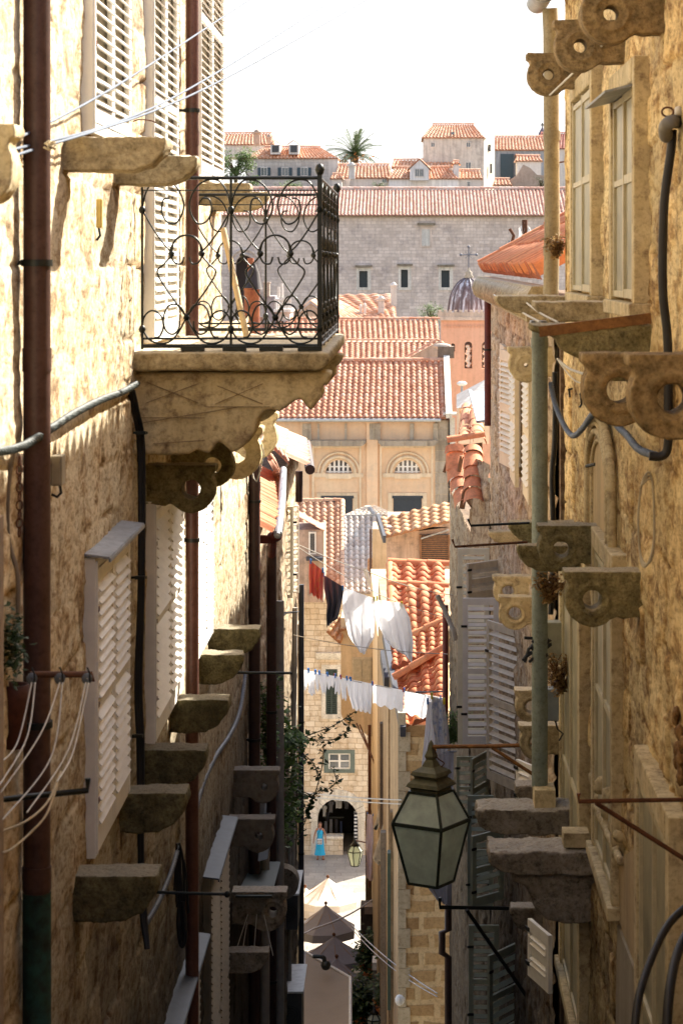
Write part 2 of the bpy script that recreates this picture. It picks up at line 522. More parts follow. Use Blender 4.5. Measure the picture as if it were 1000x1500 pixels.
def leafmat(name, c1, c2):
    if name in MATS: return MATS[name]
    nt = NT(name)
    a = nt.new('ShaderNodeAttribute', attribute_name='tint')
    col = ramp(nt, a.outputs['Fac'], [(0, tuple(x * .35 for x in c1)), (.3, c1), (1, c2)])
    nt.link(col, nt.b.inputs['Base Color']); nt.b.inputs['Roughness'].default_value = .55
    tr = nt.new('ShaderNodeBsdfTranslucent'); nt.link(col, tr.inputs[0])
    mx = nt.new('ShaderNodeMixShader'); mx.inputs[0].default_value = .3
    nt.link(nt.b.outputs[0], mx.inputs[1]); nt.link(tr.outputs[0], mx.inputs[2]); nt.link(mx.outputs[0], nt.n['Material Output'].inputs[0])
    MATS[name] = nt.m; return nt.m

# ---------------------------------------------------------------- palette
LIME = surf('limestone_rubble', (.92, .83, .61), (.80, .66, .43), 2.2, dark=(.40, .24, .11), dthr=(.53, .66), dscale=4.5, pit=.6, pscale=30, streak=.16, bump=.6, bdist=.014, jattr=(.40, .28, .17), grime_shade=(-2.0, -5.2, .07), ysc=.42)
WARM = surf('warm_stained_stone', (.98, .82, .46), (.86, .64, .30), 2.0, dark=(.26, .15, .06), dthr=(.50, .66), dscale=2.4, pit=.55, pscale=26, streak=.25, bump=.6, bdist=.014, jattr=(.36, .22, .10), grime_shade=(-2.0, -5.8, .30), ysc=.36)
PINKW = surf('pinkish_rubble', (.80, .67, .47), (.60, .47, .31), 2.0, dark=(.32, .23, .17), pit=.45, pscale=20, streak=.2, bump=.5, jattr=(.36, .28, .22), grime_shade=(-3.5, -8, .16), ysc=.4)
MOSS = surf('mossy_stone', (.48, .41, .20), (.25, .21, .09), 5, dark=(.09, .075, .035), dthr=(.42, .66), pit=.55, pscale=60, streak=.15, bump=.7, bdist=.012, top=(.55, .48, .34), grime_shade=(-2.4, -3.4, .42))
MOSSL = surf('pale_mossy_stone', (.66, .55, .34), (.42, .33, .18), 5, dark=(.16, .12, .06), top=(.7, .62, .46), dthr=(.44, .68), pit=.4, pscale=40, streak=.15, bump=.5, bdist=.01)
PALE = surf('pale_carved_stone', (.80, .68, .42), (.62, .49, .26), 3.5, dark=(.30, .21, .12), pit=.3, pscale=30, streak=.25, bump=.4)
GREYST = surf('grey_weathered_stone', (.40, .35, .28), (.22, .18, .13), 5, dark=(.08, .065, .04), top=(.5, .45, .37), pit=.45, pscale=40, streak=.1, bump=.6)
CREAM = flat('cream_paint', (.80, .70, .50), .5, var=.14, scale=5)
WHITEP = flat('white_paint', (.86, .83, .76), .5, var=.1, scale=6)
GREYP = flat('grey_green_paint', (.36, .39, .29), .5, var=.2, scale=6)
PALEP = flat('pale_shutter_paint', (.82, .80, .64), .5, var=.15, scale=6)
DARKW = flat('dark_window_interior', (.03, .03, .035), .35, var=.3, spec=.6)
GLASS = flat('reflective_glass', (.10, .12, .13), .12, var=.2, spec=.9)
BROWNP = rustmat('brown_drainpipe_paint', (.115, .058, .046), (.07, .032, .024), 8, .42)
DARKP = rustmat('dark_brown_drainpipe_paint', (.075, .04, .035), (.045, .025, .02), 8, .45)
REDP = rustmat('dark_red_drainpipe_paint', (.22, .045, .035), (.13, .03, .025), 8, .5)
GREENP = rustmat('grey_green_pipe_paint', (.33, .37, .30), (.22, .26, .22), 5, .55)
BEIGEP = rustmat('beige_pipe_paint', (.46, .38, .23), (.30, .24, .13), 5, .6)
ZINC = rustmat('zinc_sheet', (.46, .48, .50), (.30, .33, .36), 6, .45)
IRON = flat('black_wrought_iron', (.022, .026, .024), .4, metal=.3, var=.4, scale=40)
RUST = rustmat('rusty_iron', (.20, .08, .035), (.10, .04, .02), 25, .8)
RUSTO = rustmat('orange_rust_iron', (.36, .17, .05), (.20, .09, .03), 25, .8)
CABLE = flat('black_cable_rubber', (.02, .02, .022), .5, var=.3)
BCABLE = flat('blue_grey_cable', (.15, .18, .23), .5, var=.3, scale=20)
ROPE = flat('tan_rope', (.62, .52, .34), .9, var=.25, scale=30)
ROPEW = flat('pale_rope', (.66, .63, .55), .9, var=.25, scale=30)
OR_T = tilemat('orange_clay_tiles', [(.50, .15, .055), (.62, .22, .09), (.72, .30, .13), (.60, .19, .07)], .25)
PK_T = tilemat('pinkish_clay_tiles', [(.52, .20, .10), (.64, .28, .15), (.72, .38, .22), (.58, .24, .12)], .35)
PL_T = tilemat('pale_clay_tiles', [(.60, .48, .38), (.70, .60, .50), (.66, .52, .42), (.76, .68, .58)], .25)
RD_T = tilemat('red_clay_tiles', [(.60, .15, .05), (.72, .23, .08), (.80, .32, .12), (.66, .19, .06)], .25)
OC_T = tilemat('ochre_clay_tiles', [(.62, .27, .11), (.72, .38, .17), (.76, .46, .24), (.66, .30, .12)], .25)
GREENL = leafmat('green_leaves', (.06, .13, .03), (.16, .30, .07))
DARKL = leafmat('dark_leaves', (.03, .06, .02), (.07, .12, .04))
PALML = leafmat('palm_leaves', (.05, .09, .03), (.14, .20, .08))
BARK = surf('brown_bark', (.18, .12, .07), (.10, .07, .04), 8, pit=.4, bump=.5)
# ================================================================ SETTING: ground, street, steps
GZ = -27.5
PAVE = surf('worn_limestone_paving', (.50, .47, .42), (.36, .34, .31), .8, pit=.2, pscale=8, streak=0, bump=.15, brick=(.9, .55, .012, (.8, .8, .8)), plane='XZ', rough=.45)
# the paving courses lie in the ground plane, so feed x/y to the brick texture
for nd in PAVE.node_tree.nodes:
    if nd.type == 'COMBXYZ':
        sx = [q for q in PAVE.node_tree.nodes if q.type == 'SEPXYZ'][0]
        PAVE.node_tree.links.new(sx.outputs[1], nd.inputs[1])
SOIL = surf('dry_ground', (.22, .19, .13), (.13, .12, .08), .05, pit=.2, pscale=1, streak=0, bump=0)
struct('ground', MB().box(-2500, 2500, -60, 4000, GZ - 3, GZ - .02), SOIL)
struct('street_paving', MB().poly([(-30, 74, GZ + .004), (40, 74, GZ + .004), (40, 119, GZ + .004), (-30, 119, GZ + .004)]), PAVE)
m = MB(); n = 120; Y0, Y1, Z1 = 78.0, 4.0, -9.0
for i in range(n):
    a = Y0 + (Y1 - Y0) * i / n; b = Y0 + (Y1 - Y0) * (i + 1) / n; z = GZ + (Z1 - GZ) * (i + 1) / n
    m.box(-5.2, 1.6, b, a + .02, GZ - 2, z)
struct('steps', m, PAVE)
m = MB(); V = []
for i in range(30):
    y = 232 + i * 8; z = GZ + 33 * min(1, i / 6.0) - max(0, i - 12) * 1.2
    V.append([(x, y, z + 1.2 * math.sin(x * .07 + i)) for x in range(-160, 161, 10)])
m.grid(V); struct('hill', m, SOIL)

# ================================================================ LEFT: rubble house with the balcony
TH = thing('stone_house', 'tall sunlit house of rough cream stone whose balcony overhangs the alley', 'house', (-3.6, 12, -12))
LW = dict(ch=.34, cw=.70, jw=.012, depth=.022, lump=.014, warp=.035, plaster=.43)
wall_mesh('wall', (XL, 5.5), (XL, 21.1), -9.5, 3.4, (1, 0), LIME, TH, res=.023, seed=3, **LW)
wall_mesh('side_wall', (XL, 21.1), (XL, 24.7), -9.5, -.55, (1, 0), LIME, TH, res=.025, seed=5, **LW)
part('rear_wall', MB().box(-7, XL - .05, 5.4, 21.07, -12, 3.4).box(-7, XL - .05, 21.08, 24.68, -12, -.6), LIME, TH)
# a smooth joint strip: the house corner seen as a fine vertical seam
for yy, zz in ((16.0, 3.2), (10.9, 3.3)):
    pass

RUB = dict(ch=.26, cw=.42, jw=.03, depth=.035, lump=.022, warp=.05, plaster=.5)

def shutter_window(label, Ya, Yb, z0, z1, side='L', mat=None, casing=.065, proj=.05, hood=False, leaves=2, gap=.0, name='louvred_window', group=None, openA=0):
    mat = mat or WHITEP
    W = Yb - Ya; H = z1 - z0
    if side == 'L': t = thing(name, label, 'window', (XL, Ya, z0), pi / 2, group, world=False)
    else: t = thing(name, label, 'window', (XR, Yb, z0), -pi / 2, group, world=False)
    fr = MB()
    fr.box(0, casing, -proj, .03, 0, H); fr.box(W - casing, W, -proj, .03, 0, H)
    fr.box(casing, W - casing, -proj + .003, .03, H - casing, H); fr.box(casing, W - casing, -proj + .003, .03, 0, casing * .8)
    fr.box(.012, .03, -proj - .012, -proj + .01, .02, H - .02)
    part('frame', fr, mat, t)
    part('pane', MB().box(casing * .9, W - casing * .9, -.012, .028, casing * .7, H - casing * .9), flat('pale_inner_shutter', (.50, .45, .36), .6), t)
    lw = (W - 2 * casing) / leaves
    for k in range(leaves):
        f, s_ = louvre(lw - .008, H - casing * 1.8 - .01, t=.03, so=-.006, sd=.031)
        M = Matrix.Translation((casing + k * lw + .004, -proj + .012, casing * .8 + .005))
        f.xform(M); s_.xform(M)
        o = part('shutter', f, mat, t); part('slats', s_, mat, o)
    # hinges
    for hz in (.18, .5, .82):
        part('hinge', MB().box(casing * .55, casing + .06, -proj - .008, -proj + .004, H * hz - .012, H * hz + .012), RUST if side == 'L' else IRON, t)
    if hood:
        zm = ZINC if z1 > -3 else flat('shaded_zinc', (.09, .105, .125), .5)  # lower hoods get a zinc with the alley shade painted in
        hd = MB(); hd.box(-.02, W + .02, -.125, .02, .0, .012, Matrix.Translation((0, 0, H + .01)) @ Matrix.Rotation(math.radians(7), 4, 'X'))
        hd.box(-.02, W + .02, -.131, -.12, -.02, .0, Matrix.Translation((0, 0, H + .0)))
        part('hood', hd, zm, t)
    return t

shutter_window('white louvred window high up beside the thick brown drainpipe', 12.05, 13.75, .66, 3.2)
shutter_window('tall white louvred doors opening onto the iron balcony', 14.9, 16.6, -.5, 2.6)
shutter_window('white louvred window at the far upper corner above the second pair of sills', 18.3, 20.75, .66, 3.2)
shutter_window('louvred window in shade under a grey metal hood', 12.15, 13.7, -3.03, -1.5, hood=True)
shutter_window('louvred window half crossed by the balcony shadow', 15.0, 17.0, -3.03, -1.5)
shutter_window('sunlit white louvred window just past the rusty drainpipe', 17.95, 19.6, -3.03, -1.25)
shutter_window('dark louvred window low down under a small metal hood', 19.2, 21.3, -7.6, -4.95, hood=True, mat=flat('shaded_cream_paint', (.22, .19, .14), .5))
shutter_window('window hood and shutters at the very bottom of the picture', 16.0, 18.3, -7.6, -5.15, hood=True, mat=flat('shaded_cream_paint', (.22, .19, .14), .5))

# ---- stone slab sills
def slab_outline(p, h): return [(-.12, 0), (p, 0), (p + .005, -h * .25), (p - .02, -h * .5), (p - .07, -h * .78), (p - .16, -h * .97), (p - .28, -h), (-.12, -h * .93)]
def slab(label, X, Y, Z, p, h, d, mat=MOSS, flip=False, group=None, amp=.012, cat='stone sill'):
    m = MB().prism(slab_outline(p, h), 0, d)
    t = single('stone_sill', label, cat, m, mat, loc=(0, 0, 0), group=group)
    t.location = (X, Y + (d if flip else 0), Z); 
    if flip: t.rotation_euler = (0, 0, pi)
    return roughen(t, .012, amp, .1)
G1 = 'rounded stone sills on the shaded lower wall'; G2 = 'rounded stone sills on the sunlit upper wall'
lowlab = ['dark mossy stone sill lowest and nearest on the left wall, black rod under its tip', 'brown stone sill second from the bottom beside the hooded shutters',
          'dark stone sill third from the bottom crossed by the black cable', 'lit brown stone sill with bright top beside the rusty drainpipe',
          'golden brown stone sill just above the bright-topped one', 'mossy stone sill topmost of the lower row']
for (Y, p), lb in zip(((11.76, .403), (13.6, .378), (14.8, .39), (16.5, .40), (18.4, .37), (19.7, .42)), lowlab):
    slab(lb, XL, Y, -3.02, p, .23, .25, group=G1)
uplab = ['grey mottled stone sill nearest under the upper white window', 'pale stone sill second in the upper row, end cut round',
         'cream stone sill seen behind the balcony scrolls', 'cream stone sill farthest of the upper row behind the balcony rail']
for (Y, p), lb in zip(((11.4, .485), (13.4, .455), (18.0, .455), (20.2, .46)), uplab):
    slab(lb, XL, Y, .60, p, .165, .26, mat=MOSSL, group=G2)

# ---- ring brackets
def ring_outline(s_=1.0, base=.10):
    o = [(-.12, 0), (.44, 0), (.445, -.022), (.44, -.045), (.425, -.05)]
    o += arc(.285, -.157, .152, 32, -118, 16)
    o += [(.185, -.268), (.15, -.25), (.12, -.262), (.07, -.255), (-.12, -.25)]
    return [(a * s_, b * s_) for a, b in o]
def ring_bracket(label, X, Y, Z, s_=1.0, d=.2, mat=MOSS, flip=False, group=None, holer=.062, hx=.285, extra=None):
    m = MB().prism(ring_outline(s_), 0, d * s_, holes=[circ(hx * s_, -.157 * s_, holer * s_, 20)])
    if extra != 'plain':
        for yy in (0, d * s_):
            m.tube([(hx * s_ + math.cos(a) * .085 * s_, yy, -.157 * s_ + math.sin(a) * .085 * s_) for a in [2 * pi * i / 24 for i in range(24)]], .011 * s_, 6, closed=True)
    t = single('stone_bracket', label, 'bracket', m, mat, loc=(0, 0, 0), group=group)
    t.location = (X, Y + (d * s_ if flip else 0), Z)
    if flip: t.rotation_euler = (0, 0, pi)
    return roughen(t, .011, .008, .1)
G3 = 'pierced stone brackets on the left wall'
ring_bracket('shaded ear-shaped bracket with a round hole, right under the balcony corbel', XL, 15.0, -1.27, .98, .22, mat=MOSS, group=G3, extra='plain')
ring_bracket('second shaded bracket with a round hole, tucked behind the one under the corbel', XL, 16.55, -1.25, 1.0, .2, mat=MOSS, group=G3, extra='plain')
ring_bracket('white sunlit bracket with a round hole and a loop of string hanging from it', XL, 17.75, -1.22, 1.27, .2, mat=PALE, group=G3, extra='plain')
ring_bracket('sunlit bracket at the far end of the row, pink roof showing through its hole', XL, 19.9, -1.25, 1.27, .2, mat=PALE, group=G3, extra='plain')
ring_bracket('ear-shaped cream bracket cut off by the left edge of the photo', XL - .21, 8.6, .50, .98, .2, mat=PALE, group=G3)
single('string_loop', 'white loop of string hanging from the sunlit pierced bracket', 'string', MB().tube([P(366, 672, 17.8), P(371, 700, 17.8), P(376, 706, 17.8), P(381, 690, 17.8), P(386, 665, 17.8), P(383, 650, 17.8)], .006, 5), ROPEW)

# ================================================================ BALCONY
B = thing('balcony', 'stone balcony with a black scrolled iron railing over a carved corbel', 'balcony', (XL, 16.1, -.62))
bx = -.47; by0, by1 = 14.3, 17.95
m = MB().prism([(-1.75, -.53), (bx, -.53), (bx + .012, -.56), (bx + .01, -.60), (bx - .03, -.635), (bx - .06, -.65), (-1.75, -.65)], by0, by1)
o = part('slab', m, MOSSL, B); roughen(o, .02, .012, .15)
def PX(pts, Y): return [((x - CX) * Y / F, (CY - y) * Y / F) for x, y in pts]
corb = [(175, 545), (484, 545), (484, 552), (478, 562), (470, 566), (472, 580), (462, 590), (455, 600), (447, 590), (440, 582), (430, 588), (418, 598), (408, 604), (398, 600), (386, 602), (378, 612), (374, 630), (368, 642), (355, 655), (340, 664), (331, 655), (322, 645), (313, 652), (306, 665), (296, 662), (288, 658), (276, 666), (175, 668)]
for k, (y0, y1) in enumerate(((14.42, 14.85), (17.2, 17.6))):
    o = part('corbel', MB().prism([(a, b) for a, b in PX(corb, 14.42)], y0, y1), PALE, B); roughen(o, .016, .012, .16)
# incised lines of the corbel face
m = MB()
for a, b in (((205, 612), (300, 612)), ((205, 620), (470 - 120, 596)), ((215, 560), (290, 590)), ((215, 590), (290, 562)), ((315, 592), (385, 562)), ((318, 565), (385, 592)), ((300, 596), (395, 596)), ((225, 650), (300, 645))):
    m.beam(P(*a, 14.408), P(*b, 14.408), .004, .004)
part('incised_lines', m, surf('shadowed_groove', (.36, .25, .14), (.26, .18, .10), 5), B)

rail = MB(); posts = []; knots = rail
zT, zB = .51, -.50
def panel(mp, L, bays, thick=.0058):
    """Scrolled iron panel; mp maps (u, z) to 3-D."""
    def T(pts, r=thick, n=6): rail.tube([mp(u, z) for u, z in pts], r, n)
    global rail, knots
    rail = MB(); knots = rail
    T([(0, zT), (L, zT)], .011, 6); T([(0, zT - .075), (L, zT - .075)], .004); T([(0, zB + .045), (L, zB + .045)], .007); T([(0, zB), (L, zB)], .013)
    w = L / bays; H = zT - zB
    for b in range(bays + 1):
        posts.append(MB().tube([mp(b * w, zB - .02), mp(b * w, zT)], .008, 8))
        for zz in (.19, .9): knots.ball(mp(b * w, zT - zz * H), .022, 8, (1, 1, 1.2))
    for b in range(bays):
        for sgn in (1, -1):
            def q(u, v): return (b * w + (u if sgn > 0 else 1 - u) * w, zT - v * H)
            def S(pts): T([(p[0], p[2]) for p in smooth_path([(q(*a)[0], 0, q(*a)[1]) for a in pts], 5)])
            S([(0, .19), (.12, .30), (.24, .39), (.33, .45), (.25, .51), (.17, .56), (.26, .65), (.38, .74), (.5, .83), (.58, .91), (.68, .97), (.8, .985), (.92, .96), (1, .9)])
            # top arc with inner curl
            S([(0, .19), (.04, .09), (.13, .02), (.26, .012), (.38, .05), (.46, .13), (.46, .2), (.38, .27), (.28, .26), (.22, .2), (.24, .13), (.31, .12)])
            # mid arc
            S([(.33, .45), (.36, .38), (.44, .345), (.55, .345), (.64, .38), (.68, .44), (.64, .5), (.56, .51), (.53, .47)])
            # low curl
            S([(.5, .83), (.42, .76), (.3, .76), (.24, .83), (.26, .9), (.34, .93), (.41, .9), (.42, .85)])
            S([(0, .9), (.02, .83), (.1, .79), (.2, .81), (.24, .88), (.2, .94), (.14, .95)])
            knots.ball(mp(*q(.33, .45)), .021, 8); knots.ball(mp(*q(.5, .83)), .021, 8)
    part('railing_panel', rail, IRON, B)
Ln = bx - .06 - (XL + .035)
panel(lambda u, z: Vector((XL + .045 + u, by0 + .05, z)), Ln, 2)
panel(lambda u, z: Vector((XL + .045 + u, by1 - .05, z)), Ln, 2)
panel(lambda u, z: Vector((bx - .05, by0 + .05 + u, z)), by1 - by0 - .1, 5)
for yy in (by0 + .05, by1 - .05):
    part('corner_post', MB().box(bx - .064, bx - .036, yy - .014, yy + .014, zB - .03, zT + .03).ball((bx - .05, yy, zT + .05), .03, 8, (1, 1, 1.3)), IRON, B)
for u in (.25, .5, .72, .95): part('railing_foot', MB().box(XL + .1 + u - .07, XL + .1 + u + .07, by0 + .01, by0 + .08, -.528, -.50), IRON, B)
for p_ in posts: part('railing_post', p_, IRON, B)
single('broom_handle', 'pale wooden pole leaning in the far corner of the balcony', 'pole', MB().tube([P(327, 335, 17.6), P(362, 497, 17.2)], .022, 8), flat('pale_wood', (.62, .46, .24), .7, var=.3, scale=15))

# ================================================================ LEFT: pipes, boxes, cables, rods
def pipe(name, label, X, Y, z0, z1, r, mat, clamps=(), joints=(), cat='drainpipe', group=None, wallx=None):
    t = thing(name, label, cat, (X, Y, z0), group=group)
    m = MB().tube([(X, Y, z0), (X, Y, z1)], r, 20)
    for z in joints: m.tube([(X, Y, z - .05), (X, Y, z + .05)], r * 1.07, 20)
    part('pipe', m, mat, t)
    for z in clamps:
        c = MB(); c.tube([(X, Y, z - .014), (X, Y, z + .014)], r * 1.16, 20)
        if wallx is not None: c.beam((X, Y, z), (wallx, Y, z), .02, .02)
        part('clamp', c, IRON, t)
    return t
pipe('drainpipe', 'thick brown drainpipe nearest on the left, running top to bottom', -1.56, 10.1, -9, 3.3, .0575, BROWNP, (0.0, -1.95), (-.41, 1.5, -2.6), wallx=XL - .03)
pipe('drainpipe', 'red-brown drainpipe behind the balcony railing beside the tall white doors', -1.545, 17.25, -9, 3.4, .048, rustmat('red_brown_pipe', (.17, .075, .055), (.11, .045, .033), 6, .42), (1.1, -2.0), (.9, -1.3), wallx=XL - .03)
pipe('drainpipe', 'black drainpipe at the far corner of the stone house under the pierced brackets', -1.56, 24.55, -10, -1.35, .06, DARKP, (-2.45, -4.9), (-2.3, -3.6), wallx=XL - .03)
pipe('drainpipe', 'narrow black drainpipe fed by the short brown gutter end', -1.50, 26.6, -11.5, -3.15, .055, DARKP, (-5, -8), (-4,))
pipe('drainpipe', 'thin dark pipe in front of the pale far facade left of the arch', -1.60, 36.4, -13, -4.9, .042, flat('blue_black_pipe', (.05, .055, .07), .45), (-7, -9), (-6,))
# oxidised lower length of the near pipe
single('pipe_sleeve', 'green oxidised copper sleeve round the foot of the thick drainpipe', 'pipe', MB().tube([(-1.56, 10.1, -4.2), (-1.56, 10.1, -2.66)], .0605, 20), surf('verdigris', (.05, .16, .12), (.04, .05, .035), 12, streak=.5, bump=.3))

def box_fitting(label, px0, px1, py0, py1, Y, d, mat, name='junction_box', cable=None):
    t = thing(name, label, 'junction box', P((px0 + px1) / 2, py1, Y))
    a = P(px0, py1, Y); b = P(px1, py0, Y)
    bm = MB().box(a.x, b.x, Y, Y + d, a.z, b.z)
    o = part('casing', bm, mat, t)
    bv = o.modifiers.new('bevel', 'BEVEL'); bv.width = .006; bv.segments = 2
    part('lid', MB().box(a.x + .008, b.x - .008, Y - .006, Y - .001, a.z + .008, b.z - .008), mat, t)
    if cable: part('cable', MB().tube([P(x, y, Y + .03) for x, y in cable], .007, 6), CABLE, t)
    return t
box_fitting('grey junction box fixed just right of the thick brown drainpipe', 74, 91, 668, 712, 10.9, .12, flat('grey_brown_plastic', (.36, .31, .22), .5), cable=[(88, 710), (90, 722), (84, 728), (76, 724)])
box_fitting('small yellow plaque on the sunlit wall beside the shadow of a sill', 141, 150, 291, 334, 12.55, .03, flat('yellow_plastic', (.70, .52, .16), .5), name='wall_plaque', cable=[(145, 334), (147, 345), (142, 352)])

single('twisted_cable', 'bundle of twisted grey cables swung across the left wall to the balcony corbel', 'cable',
       twisted([P(-30, 665, 9.2), P(30, 655, 9.75), P(75, 628, 10.3), P(110, 605, 11.2), P(150, 585, 12.4), P(180, 574, 13.4), P(201, 562, 14.2)], .0125, .0078, 4, .14), flat('grey_cable', (.07, .085, .08), .6, var=.3))
m = MB()
for dx, rr in ((0, .013), (.028, .010), (.012, .011)):
    m.tube(smooth_path([P(190, 572, 14.1) + Vector((dx, -.03, 0)), P(196, 600, 14.2) + Vector((dx, -.03, 0)), P(204, 660, 14.3) + Vector((dx, 0, 0)), P(205, 850, 14.3) + Vector((dx * .8, 0, 0)), P(200, 1000, 14.3) + Vector((dx, 0, 0)), P(203, 1100, 14.3) + Vector((dx, 0, 0)), P(205, 1260, 14.3) + Vector((dx * .6, 0, 0)), P(207, 1330, 14.3) + Vector((dx * .9, 0, 0)), P(215, 1390, 14.2) + Vector((dx * .4, 0, 0))], 6), rr, 8)
single('black_cable', 'thick black cable dropping down the left wall from the balcony corbel', 'cable', m, CABLE)
for i, (x, y) in enumerate(((206, 634), (205, 846), (201, 1078))):
    single('cable_clip', ['cable clip on the black cable, topmost, beside the corbel', 'cable clip on the black cable level with the hooded shutters', 'cable clip lowest on the black cable, above the sills'][i], 'clip', MB().beam(P(x - 15, y, 14.28), P(x + 10, y, 14.25), .014, .014).beam(P(x - 7, y, 14.2), P(x + 8, y, 14.2), .03, .02), IRON, group='clips holding the black cable')
single('twisted_cable', 'blue-grey twisted cable climbing between the lower sills and the corner drainpipe', 'cable',
       twisted([P(360, 985, 23.5), P(352, 1040, 22.8), P(338, 1075, 21.8), P(315, 1110, 20.3), P(297, 1150, 19.2), P(287, 1190, 18.4), P(283, 1225, 18)], .012, .009, 3, .14), BCABLE)
m = twisted([P(262, 1240, 16.6), P(252, 1275, 16.1), P(240, 1305, 15.6), P(228, 1330, 15.1), P(213, 1355, 14.6)], .010, .008, 3, .14)
m2 = MB()
rnd = random.Random(4)
for k in range(9):
    p = P(262 + rnd.uniform(-6, 8), 1240 + rnd.uniform(-8, 25), 16.5)
    m2.tube(smooth_path([p, p + Vector((rnd.uniform(-.03, .03), 0, -.12)), p + Vector((rnd.uniform(-.03, .05), 0, -.3 - rnd.random() * .35))], 5), .009, 6)
m2.tube(smooth_path([P(266, 1300, 16.6), P(262, 1350, 16.5), P(266, 1385, 16.5), P(271, 1370, 16.5), P(268, 1320, 16.5)], 6), .018, 8)
single('cable_tangle', 'tangle of black cables and tape hanging below the lower stone sills', 'cable', m2, CABLE)
single('twisted_cable', 'short twisted cable slanting down from the black tangle', 'cable', m, BCABLE)

def rod(label, pts, r=.011, mat=RUST, name='iron_rod', n=8):
    return single(name, label, 'rod', MB().tube(pts, r, n), mat)
rod('rusty rod with three pulleys for the washing lines at the left edge', [P(45, 988, 9.6), P(135, 988, 9.6), P(135, 998, 9.6)], .013)
for i, x in enumerate((47, 88, 128)):
    c = P(x, 994, 9.58)
    t = thing('pulley', ['pulley at the wall end of the rusty rod', 'middle pulley of the three on the rusty rod', 'pulley at the tip of the rusty rod'][i], 'pulley', c, group='pulleys on the rusty rod')
    part('wheel', MB().lathe([(.004, -.008), (.022, -.008), (.017, 0), (.022, .008), (.004, .008)], c, 14, 'y'), flat('blue_grey_plastic', (.16, .18, .2), .5), t)
    part('hook', MB().tube([c + Vector((0, 0, .045)), c + Vector((.012, -.01, .02)), c + Vector((.012, -.012, -.012))], .004, 6), IRON, t)
rod('black rod with an upturned end crossing the thick drainpipe', [P(5, 1171, 9.4), P(60, 1165, 9.5), P(128, 1158, 9.6), P(129, 1140, 9.6)], .012, IRON)
rod('black rod pointing into the alley under the lowest stone sill', [P(215, 1306, 15.2), P(255, 1308, 15.2), P(336, 1310, 15.2)], .010, IRON)
single('rod_knob', 'round knob on the end of the black rod under the lowest sill', 'knob', MB().ball(P(333, 1310, 15.2), .022, 10), IRON)
rod('long thin rod carrying the line of small white washing', [P(300, 985, 19.4), P(428, 986, 19.4)], .011, IRON)
m = MB()
for a, b, c_ in (((47, 1000), (25, 1090), (-10, 1125)), ((52, 1000), (40, 1080), (0, 1150)), ((88, 1000), (60, 1075), (-5, 1170)), ((92, 1000), (75, 1110), (5, 1200)), ((126, 1000), (100, 1100), (40, 1190)), ((130, 1000), (108, 1100), (84, 1145))):
    m.tube(smooth_path([P(*a, 9.55), P(*b, 9.3), P(*c_, 8.9)], 8), .0035, 6)
single('washing_ropes', 'grey washing ropes trailing down and left from the three pulleys', 'rope', m, ROPEW)
m = MB()
m.tube(smooth_path([P(90, 1130, 9.5), P(70, 1175, 9.3), P(35, 1205, 9.1), P(-10, 1222, 9)], 8), .005, 6)
m.tube(smooth_path([P(84, 1150, 9.5), P(70, 1190, 9.3), P(50, 1215, 9.2), P(15, 1245, 9), P(-10, 1250, 9)], 8), .005, 6)
single('tan_ropes', 'two slack tan ropes looping past the black rod', 'rope', m, ROPE)
# three long lines that cross to the right-hand eaves
for i, (a, b, c_) in enumerate((((22, 205, 9.7), (180, 120, 13), (372, -5, 19)), ((10, 222, 9.6), (250, 145, 14), (492, -3, 22)), ((22, 228, 9.7), (300, 130, 15), (545, -5, 24)))):
    single('clothes_line', ['clothes line highest of the three crossing the sky', 'middle clothes line of the three crossing the sky', 'clothes line lowest of the three crossing the sky'][i], 'clothes line', MB().tube(smooth_path([P(*a), P(*b), P(*c_)], 10), .0065, 6), flat('weathered_blue_rope', (.13, .16, .21), .8, var=.3, scale=12), group='empty clothes lines across the sky')
m = MB(); rnd = random.Random(2)
for k in range(7):
    c = P(73, 213, 9.9); m.tube([c + Vector((rnd.uniform(-.025, .025), rnd.uniform(-.02, .02), rnd.uniform(-.02, .02))) for _ in range(4)], .005, 6)
single('rope_knot', 'knot of tan rope on the clothes lines in front of the thick drainpipe', 'knot', m, ROPE)
single('iron_hook', 'thin rusty hook in the wall above the pale second sill', 'hook', MB().tube(smooth_path([P(195, 178, 14), P(205, 175, 14), P(222, 177, 14), P(229, 180, 14)], 5), .004, 6), RUST)
# hose, chain and hanging plant left of the drainpipe
single('garden_hose', 'thin pipe running down the wall left of the drainpipe', 'hose', MB().tube(smooth_path([P(20, 660, 9.8), P(12, 720, 9.8), P(13, 790, 9.8), P(26, 840, 9.8), P(27, 900, 9.8)], 6), .010, 8), flat('brown_hose', (.25, .2, .15), .6))
m = MB()
for k in range(9):
    c = P(29, 675 + k * 13, 9.75); m.tube([c + Vector((math.cos(a) * (.012 if k % 2 else .005), math.sin(a) * (.005 if k % 2 else .012), 0)) + Vector((0, 0, math.sin(a) * .02)) for a in [2 * pi * j / 10 for j in range(10)]], .004, 5, closed=True)
single('chain', 'short iron chain hanging above the potted plant', 'chain', m, RUST)
t = thing('hanging_plant', 'dark trailing plant in a rusty pot half behind the thick drainpipe', 'plant', P(22, 1095, 9.8))
rnd = random.Random(11)
part('leaves', leaf_mb(MB(), [P(20 + rnd.gauss(0, 7), 945 + rnd.gauss(0, 24), 9.75 + rnd.gauss(0, .05)) for _ in range(420)], .03, 1), DARKL, t)
c = P(20, 1095, 9.8); part('pot', MB().lathe([(.001, 0), (.05, 0), (.062, .2), (.066, .26), (.055, .26), (.05, .22)], c, 16), rustmat('red_brown_pot', (.16, .05, .03), (.08, .03, .02), 12), t)
